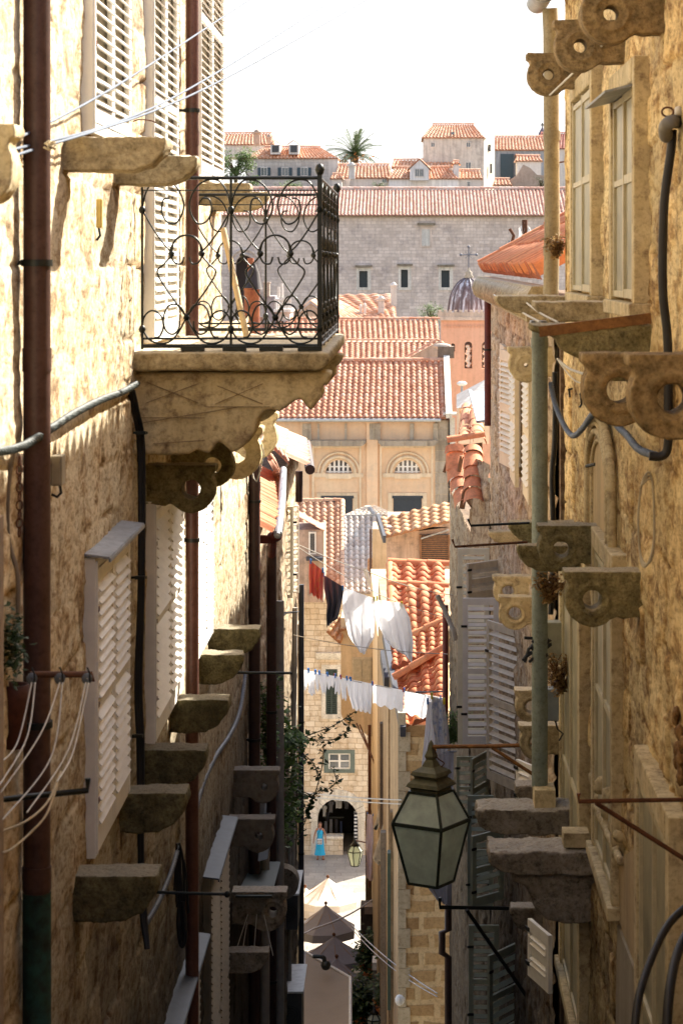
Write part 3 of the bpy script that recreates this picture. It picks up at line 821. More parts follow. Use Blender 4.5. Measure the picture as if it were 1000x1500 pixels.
# vertical cut stone at the very edge of the frame
single('stone_jamb', 'smooth pinkish stone edge along the lower left border', 'jamb', MB().box(-1.66, -1.515, 8.85, 9.0, -6, -.95), surf('pinkish_jamb', (.40, .30, .2), (.3, .22, .15), 3))

# ================================================================ LEFT: houses further down the alley
T2 = thing('plastered_house', 'house with an orange tiled roof beyond the corner drainpipe', 'house', (-3.2, 28, -14))
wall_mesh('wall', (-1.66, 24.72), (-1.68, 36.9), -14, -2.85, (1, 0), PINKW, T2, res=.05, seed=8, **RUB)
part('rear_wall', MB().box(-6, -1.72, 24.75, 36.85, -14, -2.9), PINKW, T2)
e0 = P(398, 781, 25.0); e1 = P(411, 705, 31.0)
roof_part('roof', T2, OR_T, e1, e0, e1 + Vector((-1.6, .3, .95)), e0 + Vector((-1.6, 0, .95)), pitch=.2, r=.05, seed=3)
T3 = thing('roofed_annex', 'pink tiled roof catching full sun above the open white shutter', 'house', (-3.2, 35, -9))
e0 = P(451, 684, 33.2); e1 = P(447, 647, 38.5)
roof_part('roof', T3, tilemat('sunlit_pink_tiles', [(.60, .29, .18), (.70, .38, .25), (.64, .32, .20)], .25), e1, e0, P(395, 622, 38.5), P(380, 648, 33.2), pitch=.22, r=.045, seed=5)
part('wall', MB().box(-5, -1.85, 33.2, 38.2, -9, -3.2), PINKW, T3)
part('gutter', MB().tube([P(454, 688, 33), P(449, 650, 38.6)], .07, 10).tube([P(438, 690, 33), P(438, 735, 33)], .05, 8), DARKP, T3)
T4 = thing('low_tiled_roof', 'small curved bit of pink roof between the pipes and the pale gutter', 'roof', P(390, 700, 29))
roof_part('tiles', T4, tilemat('sunlit_pink_tiles', [(.60, .29, .18), (.70, .38, .25), (.64, .32, .20)], .25), P(410, 712, 31), P(400, 690, 29.5), P(398, 672, 31.5), P(385, 655, 29.5), pitch=.2, r=.045, seed=6)
roof_part('eave_tiles', T4, tilemat('sunlit_pink_tiles', [(.60, .29, .18), (.70, .38, .25), (.64, .32, .20)], .25), P(396, 652, 31), P(424, 680, 30), P(396, 645, 31.2), P(424, 672, 30.4), pitch=.25, r=.05, seed=7)
single('gutter', 'blue-grey gutter edge seen end-on beside the orange roof', 'gutter', MB().tube([P(407, 783, 25.2), P(413, 735, 27.8), P(415, 688, 30.5)], .045, 10).tube([P(407, 783, 25.0), P(412, 735, 27.6), P(417, 688, 30.3)], .02, 8), ZINC)
t = thing('gutter_outlet', 'short brown gutter end sticking out above two black drainpipes', 'gutter', P(390, 795, 25.6))
part('trough', MB().beam(P(366, 790, 25.6), P(400, 790, 25.6), .10, .08), REDP, t); part('spout', MB().ball(P(402, 786, 25.6), .075, 12, (1.1, 1, .8)).tube([P(399, 790, 25.6), P(398, 812, 25.9)], .05, 10), REDP, t)
# open white shutter facing the camera
def face_shutter(label, px0, px1, py0, py1, Y, mat, name='open_shutter', dY=0.0, group=None, tilt=38, dz=0.0):
    a = P(px0, py1, Y); b = P(px1, py0, Y); w = b.x - a.x; h = b.z - a.z
    t = thing(name, label, 'shutter', a, group=group, world=False)
    ang = math.atan2(dY, w); t.rotation_euler = (0, 0, ang); w = math.hypot(w, dY)
    f, s_ = louvre(w, h, t=.035, stile=min(.07, w * .16), tilt=tilt, sp=.095, sd=.03, so=0)
    o = part('frame', f, mat, t); part('slats', s_, mat, t)
    for hz in (.2, .8): part('hinge', MB().box(-.02, .06, -.03, -.02, h * hz, h * hz + .03), IRON, t)
    return t
t = face_shutter('white louvred shutter standing open above the laundry line', 406, 429, 742, 876, 33.5, PALEP)
t = face_shutter('second leaf of the open white shutter, nearly edge-on behind it', 429, 438, 741, 868, 35.0, WHITEP)
# dark fittings low in the alley on the left
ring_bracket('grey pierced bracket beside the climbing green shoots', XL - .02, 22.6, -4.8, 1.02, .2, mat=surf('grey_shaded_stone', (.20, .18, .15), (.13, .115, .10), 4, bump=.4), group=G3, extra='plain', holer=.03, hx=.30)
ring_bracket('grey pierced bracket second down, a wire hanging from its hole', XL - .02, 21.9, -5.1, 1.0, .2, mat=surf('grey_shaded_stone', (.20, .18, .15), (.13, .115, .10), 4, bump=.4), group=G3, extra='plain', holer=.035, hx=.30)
ring_bracket('dark pierced bracket low in the alley under the slanting panel', XL - .02, 22.4, -5.9, 1.2, .2, mat=GREYST, group=G3, holer=.04, hx=.33)
slab('dark carved corbel with fluted underside near the bottom of the left wall', XL, 22.0, -6.35, .36, .2, .22, mat=GREYST)
t = thing('metal_canopy', 'dark sloping metal canopy low on the left wall above a pierced bracket', 'canopy', P(380, 1312, 23.5))
part('sheet', MB().add([P(345, 1312, 22.3), P(398, 1312, 22.3), P(411, 1262, 26), P(372, 1262, 26)], [(0, 1, 2, 3)]).add([P(345, 1315, 22.3), P(398, 1315, 22.3), P(398, 1312, 22.3), P(345, 1312, 22.3)], [(0, 1, 2, 3)]), flat('dark_green_metal', (.05, .065, .06), .5), t)
t = thing('metal_canopy', 'narrow grey canopy sloping up behind the green shoots', 'canopy', P(392, 1260, 24))
part('sheet', MB().add([P(378, 1262, 24), P(392, 1258, 24), P(416, 1150, 33), P(410, 1020, 36), P(385, 1050, 30)], [(0, 1, 2, 3, 4)]), flat('slate_grey_sheet', (.08, .09, .1), .6), t)
def aircon(label, px0, px1, py0, py1, Y, d=.7):
    t = thing('air_conditioner', label, 'air conditioner', P((px0 + px1) / 2, py1, Y), group='air conditioning units on the left wall')
    a = P(px0, py1, Y); b = P(px1, py0, Y)
    part('casing', MB().box(a.x, b.x, Y, Y + d, a.z, b.z), flat('dark_grey_casing', (.07, .075, .08), .5), t)
    part('lid', MB().box(a.x - .02, b.x + .02, Y - .02, Y + d + .6, b.z + .002, b.z + .03), flat('pale_metal_lid', (.72, .74, .74), .4), t)
    g = MB(); c = (a + b) / 2; R_ = min(b.x - a.x, b.z - a.z) * .42
    for k in range(4): g.tube([c + Vector((math.cos(q) * R_ * (k + 1) / 4, -.01, math.sin(q) * R_ * (k + 1) / 4)) for q in [2 * pi * j / 20 for j in range(20)]], .004, 5, closed=True)
    part('fan_grille', g, IRON, t)
    return t
aircon('air conditioner with a bright lid just left of the pale parasol', 406, 436, 1312, 1362, 33.5)
aircon('air conditioner with a pale lid at the bottom beside the brown awning', 408, 442, 1455, 1520, 33.5)
single('ring_bracket_bar', 'dark round bracket with a white hole beside the upper air conditioner', 'bracket', MB().prism(circ(*PX([(414, 1295)], 30)[0], .2, 20), 30, 30.25, holes=[circ(*PX([(412, 1295)], 30)[0], .045, 14)]), GREYST)
m = MB()
for a, b in (((372, 1312), (345, 1395)), ((365, 1330), (355, 1395)), ((378, 1312), (372, 1395)), ((380, 1310), (400, 1400))): m.tube([P(*a, 22.5), P(*b, 22.2)], .004, 5)
single('slack_ropes', 'thin cords strung between the dark canopy and the carved corbel', 'cord', m, ROPEW)
for (x, w, y0, y1, Y, lb) in ((410, .05, 880, 1500, 29, 'thin pale service pipe just right of the narrow black drainpipe'), (432, .04, 890, 1290, 35, 'white service pipe slanting down the sunlit sliver of wall'), (424, .03, 1180, 1500, 34, 'thinnest pale service pipe beside the air conditioners'), (388, .05, 1230, 1500, 25, 'pale service pipe low between the two black drainpipes')):
    single('service_pipe', lb, 'pipe', MB().tube([P(x, y0, Y), P(x + (-4 if x == 432 else 0), y1, Y)], w, 8), flat('pale_pipe', (.34, .32, .28), .5), group='service pipes down the left wall')
# the alley goes on unseen behind the viewpoint; walls added to hold back skylight
t = thing('uphill_house', 'plain stone house behind the viewpoint on the left side of the alley', 'house', (-4, -18, -9)); part('wall', MB().box(-8, XL - .06, -24, 5.3, -10, 3.8), LIME, t)
t = thing('uphill_house', 'plain stone house behind the viewpoint on the right side of the alley', 'house', (4, -18, -9)); part('wall', MB().box(XR + .06, 8, -24, 4.4, -10, 2.6), WARM, t)
struct('upper_steps', MB().add([(XL - .2, 4.1, -9.02), (XR + .2, 4.1, -9.02), (XR + .2, -42, 2), (XL - .2, -42, 2)], [(0, 1, 2, 3)]), PAVE)
# ================================================================ RIGHT: ochre house
R1 = thing('ochre_stone_house', 'shaded house of ochre stone along the right edge with stone window frames', 'house', (3.5, 12, -12))
RW = dict(ch=.36, cw=.6, jw=.018, depth=.024, lump=.019, warp=.10, plaster=.46)
YE = 19.6
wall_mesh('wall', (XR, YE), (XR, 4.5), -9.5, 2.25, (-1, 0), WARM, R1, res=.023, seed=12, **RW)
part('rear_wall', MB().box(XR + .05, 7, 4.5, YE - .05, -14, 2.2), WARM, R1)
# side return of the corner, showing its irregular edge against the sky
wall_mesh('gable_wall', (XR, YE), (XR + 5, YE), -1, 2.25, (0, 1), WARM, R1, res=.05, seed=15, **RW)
ez = 2.22
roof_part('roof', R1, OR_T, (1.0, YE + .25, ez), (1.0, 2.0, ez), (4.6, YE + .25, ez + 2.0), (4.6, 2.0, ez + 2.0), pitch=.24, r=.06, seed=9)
t = thing('roof_gutter', 'grey half-round gutter along the eaves at the top right', 'gutter', (1.05, 12, 2.1))
m = MB(); V = []
for y in (YE + .35, 17.2, 17.15, 3): V.append([(1.09 + .09 * math.cos(a), y, 2.17 + .09 * math.sin(a)) for a in [pi + pi * k / 10 for k in range(11)]])
m.grid(V); m.prism(arc(1.09, 2.17, .09, 180, 360, 10), YE - .05, YE - .04); part('trough', m, ZINC, t)
part('strap', MB().tube([(1.09 + .096 * math.cos(a), YE - .6, 2.17 + .096 * math.sin(a)) for a in [pi + pi * k / 10 for k in range(11)]], .008, 5), ZINC, t)
t = thing('drainpipe', 'beige upper drainpipe dropping from the gutter at the house corner', 'drainpipe', (1.19, 19.75, -.3))
part('pipe', MB().tube([(1.18, 19.7, 2.1), (1.19, 19.72, 1.9), (1.2, 19.72, .3), (1.19, 19.72, -.26)], .064, 20), BEIGEP, t)
for z in (1.05, .1): part('joint', MB().tube([(1.198, 19.72, z - .04), (1.198, 19.72, z + .04)], .071, 20), BEIGEP, t)
part('tie', MB().beam((1.2, 19.72, .82), (1.34, 19.72, .84), .012, .012), RUST, t)
t = thing('drainpipe', 'long grey-green drainpipe below the rust-edged stone shelf', 'drainpipe', (1.03, 18.5, -4.2))
part('pipe', MB().tube([(1.03, 18.5, -.5), (1.03, 18.5, -4.05)], .062, 20), GREENP, t)
for z in (-.62, -2.3): part('joint', MB().tube([(1.03, 18.5, z - .04), (1.03, 18.5, z + .04)], .068, 20), GREENP, t)
part('stone_foot', MB().box(.98, 1.14, 18.3, 18.6, -4.3, -4.04), PALE, t)
box_fitting('grey metal cap closing the top of the green drainpipe', 777, 801, 470, 482, 18.3, .2, ZINC, name='gutter_funnel')

# ---- tall windows with cut-stone frames, upper floor
def stone_window(label, Ya, Yb, z0, z1, fw=.13, proj=.075, mat=PALE, hood=None, glass=True, cat='window', name='stone_framed_window'):
    W = Yb - Ya; H = z1 - z0
    t = thing(name, label, cat, (XR, Yb, z0), -pi / 2, world=False)
    fr = MB()
    fr.box(0, fw, -proj, .05, 0, H); fr.box(W - fw, W, -proj, .05, 0, H); fr.box(fw, W - fw, -proj - .003, .05, H - fw, H); fr.box(-.05, W + .05, -proj - .03, .05, -.08, 0)
    o = part('frame', fr, mat, t)
    bv = o.modifiers.new('bevel', 'BEVEL'); bv.width = .008; bv.segments = 2
    wd = MB()
    a, b = fw + .01, W - fw - .01; mid = (a + b) / 2
    for x0, x1 in ((a, a + .05), (mid - .03, mid + .03), (b - .05, b)): wd.box(x0, x1, -.062, .02, .02, H - fw - .01)
    for zz in (.02, H * .5, H - fw - .07): wd.box(a + .05, mid - .03, -.059, .018, zz, zz + .035); wd.box(mid + .03, b - .05, -.059, .018, zz, zz + .05)
    part('sash', wd, flat('olive_cream_sash', (.58, .50, .31), .5), t)
    part('pane', MB().box(a + .02, b - .02, -.044, .0, .03, H - fw - .02), flat('dusty_pane', (.42, .38, .24), .45, spec=.4, var=.5, scale=3), t)
    if hood: part('hood', MB().box(fw * .6, W - fw * .6, -.23, -.02, 0, .012, Matrix.Translation((0, 0, H - fw - .01)) @ Matrix.Rotation(math.radians(14), 4, 'X')), ZINC, t)
    return t
stone_window('tall stone-framed window nearer the right edge, grey hood above its sash', 12.9, 14.5, -.22, 1.12, hood=True)
stone_window('tall stone-framed window nearer the house corner', 15.9, 18.0, -.22, 1.33)
stone_window('weathered blind window in the lower right wall with grey boards', 14.3, 15.9, -3.85, -1.75, fw=.12)
stone_window('tall stone doorway frame low beside the green drainpipe', 17.0, 19.3, -5.6, -2.3, fw=.2)
stone_window('flat stone-framed opening near the bottom right corner', 11.2, 12.9, -5.2, -2.6, fw=.14, cat='window')

# ---- shelves under the upper windows
m = MB().prism([(-.12, 0), (.63, 0), (.63, -.035), (.6, -.045), (.5, -.07), (.46, -.14), (.36, -.19), (.28, -.27), (.2, -.30), (-.12, -.30)], 0, .4)
t = single('stone_shelf', 'mossy stone shelf with a rusty iron edge under the nearer tall window', 'shelf', m, MOSS, loc=(0, 0, 0)); t.location = (XR, 13.1, -.33); t.rotation_euler = (0, 0, pi); roughen(t, .014, .012, .12)
single('rusty_edge', 'rusty iron bar along the front of the nearer stone shelf', 'bar', MB().beam(P(789, 486, 12.72), P(952, 466, 12.72), .05, .055), RUSTO)
for (Y, p), lb in zip(((15.4, .47), (18.0, .62)), ('mossy stone shelf second from the right, behind the rusty bar', 'stone shelf farthest back beside the upper drainpipe')):
    slab(lb, XR, Y, -.25, p, .13, .4, mat=MOSSL, flip=True, cat='shelf')
single('clothes_line', 'slack pale line from the stone gutter to the rusty bar', 'clothes line', MB().tube(smooth_path([P(723, 432, 24), P(760, 455, 19), P(790, 472, 13.2)], 6), .008, 6).tube(smooth_path([P(760, 434, 20), P(785, 455, 16), P(816, 472, 13)], 6), .007, 6), ROPEW)

# ---- pierced brackets, right wall
G4 = 'pierced stone brackets on the right wall'
MOSSD = surf('brown_mossy_stone', (.50, .36, .17), (.30, .20, .09), 5, dark=(.11, .08, .035), dthr=(.42, .66), pit=.5, pscale=40, streak=.15, bump=.6)
RB = [('upper pierced bracket nearest the sky, beside the gutter outlet', 17.4, 1.53, 1.0, MOSSD), ('middle one of the three upper pierced brackets', 14.25, 1.45, 1.0, MOSSD), ('largest of the three upper pierced brackets, at the top edge', 12.1, 1.42, 1.0, MOSSD),
      ('pierced bracket with rim ring, upper one of the pair crossing the green drainpipe', 16.0, -1.76, 1.0, MOSS), ('pierced bracket with rim ring, lower one of the pair beside the green drainpipe', 13.3, -1.72, 1.0, MOSS),
      ('large pierced bracket in front of the hanging blue cable', 11.6, -.44, 1.15, MOSSD), ('large pierced bracket cut by the right edge of the photo', 9.4, -.36, 1.1, MOSSD)]
for lb, Y, Z, s_, mt in RB:
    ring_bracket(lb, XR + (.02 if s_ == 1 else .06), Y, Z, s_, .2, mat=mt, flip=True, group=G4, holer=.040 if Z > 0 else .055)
single('bracket_wire', 'pale wire between two of the upper pierced brackets', 'wire', MB().tube([P(805, 139, 17.3), P(888, 60, 14)], .008, 6), ROPEW)
# brackets beyond the pipe
G5 = 'pierced stone brackets beyond the green drainpipe'
for lb, Y, Z, s_ in (('small pierced bracket above the cream shutter, upper of two', 24.0, -3.15, .98), ('small pierced bracket above the cream shutter, lower of two', 22.3, -3.12, 1.0),
                     ('pierced bracket halfway down beside the slanted shutter', 19.9, -3.56, .9), ('pierced bracket just above the lantern bar', 19.2, -3.72, .9), ('carved bracket with rings, in front of the upper cream shutters', 20.4, -.72, .98)):
    ring_bracket(lb, XR - .0, Y, Z, s_, .2, mat=PALE if Z > -3.3 else MOSSL, flip=True, group=G5, holer=.062 if Z < -1 else .02)
slab('mossy stub of stone sticking out left of the upper ringed bracket', XR, 18.6, -2.02, .5, .17, .2, flip=True)
slab('second mossy stub just under the first, left of the ringed bracket', XR, 18.0, -2.13, .46, .2, .2, flip=True)
slab('flat stone stub above the folded cream shutter', XR, 25.6, -2.88, .42, .14, .2, mat=PALE, flip=True)

# ---- big ledge slabs
def ledge(label, Y, Z, p, th, d, console=False, seed=0):
    rnd = random.Random(seed)
    o = [(-.12, 0)] + [(-.12 + (p + .12) * k / 8, rnd.uniform(-.008, .008)) for k in range(1, 9)] + [(p + .01, -th * .3), (p - .01, -th * .6), (p - .06, -th * .85), (p - .2, -th * 1.0), (-.12, -th * 1.02)]
    m = MB().prism(o, 0, d)
    if console: m.prism([(-.12, -th + .01), (p - .14, -th + .01), (p - .16, -th - .06), (p - .26, -th - .10), (p - .3, -th - .22), (p - .4, -th - .33), (p - .55, -th - .36), (-.12, -th - .34)], .05, d - .05)
    t = single('stone_ledge', label, 'ledge', m, GREYST, loc=(0, 0, 0)); t.location = (XR, Y + d, Z); t.rotation_euler = (0, 0, pi)
    return roughen(t, .014, .022, .14)
ledge('broken grey stone ledge behind the lantern, upper of the two slabs', 18.2, -4.17, .76, .19, .42, seed=2)
ledge('broken grey stone ledge on a heavy console, lower of the two slabs', 16.7, -4.12, .72, .16, .45, console=True, seed=3)
slab('dark fluted corbel under the two broken ledges', 1.32, 21.6, -5.83, .38, .24, .2, mat=GREYST, flip=True)
slab('dark stone stub right of the lantern top', 1.32, 21.0, -4.6, .36, .2, .25, mat=GREYST, flip=True)
single('loose_stone', 'small pale block lying on the lower broken ledge', 'stone', MB().box(1.1, 1.28, 16.75, 16.95, -4.1, -4.0), PALE)

# ---- pointed arch panel with rope moulding, on the wall
t = thing('carved_niche', 'carved pointed niche with rope moulding on the right wall', 'niche', (XR, 15.7, -2.2))
def arch_pts(yc, hw, zs, zt, n=10):
    L_ = [(yc - hw, -2.1), (yc - hw, zs)]
    for k in range(1, n + 1):
        a = k / n; L_.append((yc - hw * math.cos(a * pi / 2) , zs + (zt - zs) * math.sin(a * pi / 2)))
    R_ = [(2 * yc - y, z) for y, z in reversed(L_[:-1])]
    return L_ + R_
for hw, zt, r, px_ in ((.98, -1.02, .030, .035), (.82, -1.11, .02, .05), (.70, -1.17, .016, .03)):
    part('moulding', MB().tube([(XR - px_, y, z) for y, z in arch_pts(15.7, hw, -1.45, zt)], r, 8), PALE, t)
m = MB(); ap = arch_pts(15.7, .90, -1.45, -1.06, 14)
sp = smooth_path([(0, y, z) for y, z in ap], 5)
for k in range(0, len(sp) - 1): m.ball((XR - .05, sp[k].y, sp[k].z), .019, 6, (1, 1.2, .8))
part('rope_carving', m, PALE, t)
part('panel', MB().prism(arch_pts(15.7, .72, -1.45, -1.16), XR - .022, XR + .1, axis='x'), surf('smooth_ochre_plaster', (.72, .55, .30), (.60, .44, .22), 1.5, pit=.15, bump=.15), t)

# ---- cables and boxes of the right wall
single('twisted_cable', 'blue twisted cable sagging behind the large pierced bracket', 'cable',
       twisted([P(806, 562, 18.5), P(812, 590, 18.2), P(824, 620, 17.6), P(838, 638, 17), P(852, 628, 16.4), P(868, 606, 15.6), P(885, 600, 14.8), P(905, 625, 13.6), P(918, 638, 13.2), P(935, 658, 12.4), P(962, 668, 11.8)], .013, .0085, 4, .13), flat('blue_cable', (.12, .16, .23), .55, var=.3))
m = MB().tube(smooth_path([P(950, 668, 11.5), P(968, 668, 11.5), P(977, 655, 11.5), P(978, 610, 11.5), P(977, 500, 11.5), P(970, 420, 11.5), P(972, 300, 11.5), P(982, 220, 11.5), P(984, 190, 11.5)], 8), .022, 10)
single('black_cable', 'thick black cable running down the wall near the right edge', 'cable', m, CABLE)
t = thing('insulator', 'white porcelain insulator with an iron ring at the right edge', 'insulator', P(985, 165, 11.4))
part('ring', MB().tube([P(977, 164, 11.4) + Vector((math.cos(a) * .028, 0, math.sin(a) * .022)) for a in [2 * pi * k / 14 for k in range(14)]], .005, 6, closed=True), RUST, t)
part('knob', MB().lathe([(.002, 0), (.02, 0), (.026, .02), (.014, .03), (.026, .045), (.02, .1)], P(988, 163, 11.4), 12, 'x'), flat('porcelain', (.75, .70, .58), .3), t)
single('taped_cable', 'grey taped cable end turning out of the wall at the right edge', 'cable', MB().tube(smooth_path([P(975, 200, 11.5), P(974, 186, 11.4), P(985, 178, 11.4), P(1010, 182, 12)], 6), .034, 10), flat('grey_tape', (.22, .21, .19), .6))
m = MB()
for k in range(3):
    m.tube(smooth_path([P(942, 700 + k * 4, 12.1), P(950, 692 + k * 5, 12.1), P(956, 715, 12.1), P(957, 790 + k * 5, 12.1), P(948, 826, 12.1), P(938, 822 - k * 4, 12.2), P(934, 760, 12.2), P(938, 715, 12.2), P(942, 700 + k * 4, 12.1)], 6), .006, 6)
single('wire_coil', 'coil of pale wire hung on the right wall', 'wire', m, flat('pale_wire', (.5, .44, .32), .6))
single('thin_cable', 'thin black cable following the inner side of the green drainpipe', 'cable', MB().tube(smooth_path([P(812, 545, 18.8), P(812, 640, 18.8), P(808, 700, 18.8), P(810, 800, 18.8), P(806, 900, 18.8)], 6), .022, 8), CABLE)
single('clothes_line', 'short slack white line behind the large pierced bracket', 'clothes line', MB().tube(smooth_path([P(816, 526, 18.3), P(835, 541, 17), P(870, 552, 15.4)], 6), .010, 6).tube(smooth_path([P(818, 530, 18.3), P(842, 558, 17), P(866, 560, 15.5)], 6), .006, 6), ROPEW)
single('wall_hooks', 'black iron hooks driven into the wall above the carved niche', 'hook', MB().tube([P(831, 571, 17.4), P(838, 569, 17.4)], .008, 5).tube([P(833, 571, 17.4), P(834, 582, 17.4)], .008, 5).tube([P(848, 577, 16.9), P(856, 579, 16.9)], .008, 5).tube([P(850, 578, 16.9), P(851, 592, 16.9), P(848, 597, 16.9)], .008, 5).tube([P(858, 683, 16.3), P(871, 680, 16.2)], .012, 5), IRON)
box_fitting('pale junction box beside the green drainpipe, above a tuft of dry weed', 796, 822, 912, 972, 18.8, .15, flat('greenish_plastic', (.40, .39, .28), .5))
box_fitting('grey electric meter box below the dry weed', 792, 818, 1010, 1056, 18.8, .15, flat('blue_grey_metal', (.30, .34, .36), .45), cable=[(812, 1054), (816, 1068), (824, 1075), (818, 1085)])
m = MB(); rnd = random.Random(8)
for k in range(12):
    a = P(800 + rnd.uniform(-8, 5), 945 + rnd.uniform(-10, 10), 18.5); m.tube(smooth_path([a, a + Vector((rnd.uniform(-.12, .06), 0, rnd.uniform(-.06, .08))), a + Vector((rnd.uniform(-.16, .05), -.03, rnd.uniform(-.12, .04)))], 4), .013, 6)
single('cable_tangle', 'knot of black cable ends in front of the green drainpipe', 'cable', m, CABLE)
def weed(label, px, py, Y, n, h, mat, seed, name='dry_weed', spread=10):
    rnd = random.Random(seed); t = thing(name, label, 'weed', P(px, py, Y)); m = MB(); pts = []
    for k in range(n):
        a = P(px + rnd.uniform(-spread / 2, spread / 2), py, Y); b = a + Vector((rnd.gauss(0, h * .35), rnd.gauss(0, .05), rnd.uniform(.4, 1) * h)); mid = a.lerp(b, .5) + Vector((rnd.gauss(0, .03), 0, .02))
        path = smooth_path([a, mid, b], 4); m.tube(path, .003, 4); pts += [q + Vector((rnd.gauss(0, .015),) * 3) for q in path for _ in range(3)]
    part('stems', m, mat[0], t); part('leaves', leaf_mb(MB(), pts, .035, seed), mat[1], t)
DRYL = leafmat('dry_leaves', (.30, .18, .07), (.45, .30, .12))
weed('tuft of dry brown weed on the wall between the two boxes', 822, 1010, 18.7, 40, .3, (RUST, DRYL), 3)
weed('dry weed hanging behind the ringed bracket', 806, 878, 18.4, 26, .22, (RUST, DRYL), 4)
weed('dry weed in the crook of the upper drainpipe', 815, 372, 19.6, 22, .15, (RUST, DRYL), 5, spread=6)

# broken carved ornament
m = MB(); rnd = random.Random(5)
for x, y, s_ in ((870, 1140, .05), (882, 1150, .06), (893, 1165, .055), (876, 1172, .045), (890, 1190, .05), (900, 1210, .05), (905, 1225, .04)): m.ball(P(x, y, 1.26 * F / (x - CX)), s_, 10, (1, .8, 1.1))
m.beam(P(872, 1180, 15.6), P(908, 1262, 14.0), .04, .05)
roughen(single('broken_ornament', 'broken carved ornament on the lower right wall below the grey boards', 'carving', m, PALE), .014, .02, .08)
m = MB(); rnd = random.Random(6)
for k in range(9): m.ball(Vector((1.29, 11.3 + rnd.uniform(-.25, .25), (CY - 1060 - k * 10) * 11.2 / F)), .04, 8, (.5, 1.6, 1.1))
roughen(single('carved_console', 'worn carved console at the right edge above the iron bar', 'carving', m, WARM), .016, .02, .08)
# cement patches
def patch(label, pts, mat, x=XR - .035):
    def on(px, py): Y = x * F / (px - CX); return (x, Y, (CY - py) * Y / F)
    return single('cement_patch', label, 'patch', MB().poly([on(*p) for p in pts]).add([tuple(Vector(on(*p)) + Vector((.04, 0, 0))) for p in pts] + [on(*p) for p in pts], [(i, (i + 1) % len(pts), len(pts) + (i + 1) % len(pts), len(pts) + i) for i in range(len(pts))]), mat, group='flat cement patches low on the right wall')
CEM = surf('grey_cement', (.42, .36, .26), (.34, .28, .19), 2, pit=.15, bump=.15); CEM2 = surf('tan_cement', (.62, .47, .27), (.52, .38, .2), 2, pit=.15, bump=.15)
patch('triangular grey cement patch at the foot of the right wall', [(903, 1355), (937, 1445), (960, 1500), (975, 1560), (900, 1560)], CEM)
patch('tall narrow grey cement patch below the iron bar', [(947, 1195), (985, 1290), (987, 1330), (960, 1420), (946, 1330)], CEM)
patch('smooth tan cement strip between the two grey patches', [(892, 1270), (945, 1230), (944, 1335), (935, 1430), (906, 1350), (893, 1330)], CEM2, XR - .03)

# black hose loops at bottom right
single('black_hose', 'black hose arching out of the bottom right corner', 'hose', MB().tube(smooth_path([P(928, 1520, 9.5), P(935, 1460, 9.6), P(955, 1400, 9.8), P(980, 1352, 10), P(1015, 1320, 10.2)], 8), .017, 12).tube(smooth_path([P(975, 1520, 9.4), P(980, 1450, 9.5), P(992, 1395, 9.7), P(1015, 1350, 9.9)], 8), .02, 12), CABLE)
# iron brackets
def iron_arm(label, a, b, s0, s1, up, r, mat):
    t = thing('clothes_line_bracket', label, 'line bracket', b)
    part('bar', MB().tube([a + Vector((0, 0, up)), a, b], r, 8), mat, t); part('strut', MB().tube([s0, s1], r * 1.05, 8), mat, t); return t
iron_arm('rusty clothes-line arm with a strut at the right edge', P(847, 1174, 10.2), P(1075, 1170, 10.4), P(872, 1176, 10.25), P(1075, 1305, 10.4), .035, .010, RUST)
iron_arm('black clothes-line arm with a strut low beside the broken ledges', P(644, 1329, 24.5), P(768, 1331, 24.9), P(683, 1333, 24.5), P(771, 1460, 24.9), .1, .02, IRON)
rod('thin rod with an upturned end, upper of two beside the ringed bracket', [P(685, 760, 16.6), P(689, 770, 16.6), P(775, 766, 16.6)], .009, IRON)
rod('thin rusty rod with an upturned end, lower of two beside the ringed bracket', [P(662, 790, 16.9), P(666, 801, 16.9), P(772, 794, 16.9)], .009, RUST)

# ================================================================ RIGHT: lantern
LY = 21.0
L = thing('street_lantern', 'large four-sided lantern with frosted panes hanging from a rusty arm', 'lantern', P(631, 1090, LY))
part('arm', MB().tube([P(630, 1094, LY), P(720, 1093, LY), P(815, 1090, LY)], .018, 8).tube([P(800, 1090, LY), P(812, 1085, LY)], .03, 8), RUSTO, L)
part('strut', MB().tube([P(720, 1095, LY), P(812, 1155, LY)], .016, 8), RUSTO, L)
c0 = P(631, 1292, LY); s = LY / F
def sq(r, z, ph=14): return [c0 + Vector((-r * math.cos(math.radians(ph + 90 * k)), r * math.sin(math.radians(ph + 90 * k + 180)) , z)) for k in range(4)]
lev = [(.205, 0.0), (.35, .53), (.20, .80)]
rings = [sq(r, z) for r, z in lev]
fr = MB()
for k in range(4):
    for i in range(2): fr.tube([rings[i][k], rings[i + 1][k]], .013, 6)
    for i in range(3): fr.beam(rings[i][k], rings[i][(k + 1) % 4], .02, .03 if i == 1 else .022)
part('frame', fr, flat('dark_green_iron', (.035, .045, .032), .45, metal=.2, var=.4, scale=30), L)
for i in range(2):
    pn = MB()
    for k in range(4):
        q = [rings[i][k], rings[i][(k + 1) % 4], rings[i + 1][(k + 1) % 4], rings[i + 1][k]]; cc = sum(q, Vector()) / 4; ax = Vector((c0.x, c0.y, cc.z))
        pn.poly([ax + (p - ax) * .985 for p in q])
    part(['lower_panes', 'upper_panes'][i], pn, flat('frosted_glass', (.84, .93, .82), .3, var=.3, scale=5, trans=.5, spec=.5), L)
part('bottom_plate', MB().poly([p + Vector((0, 0, .004)) for p in sq(.19, 0)]), IRON, L)
cap = MB()
cp_ = [(.19, .805), (.18, .83), (.23, .85), (.21, .88), (.15, .92), (.16, .94), (.19, .95), (.17, .98), (.085, 1.02), (.06, 1.06), (.045, 1.08), (.06, 1.11), (.035, 1.16), (.02, 1.22), (.001, 1.25)]
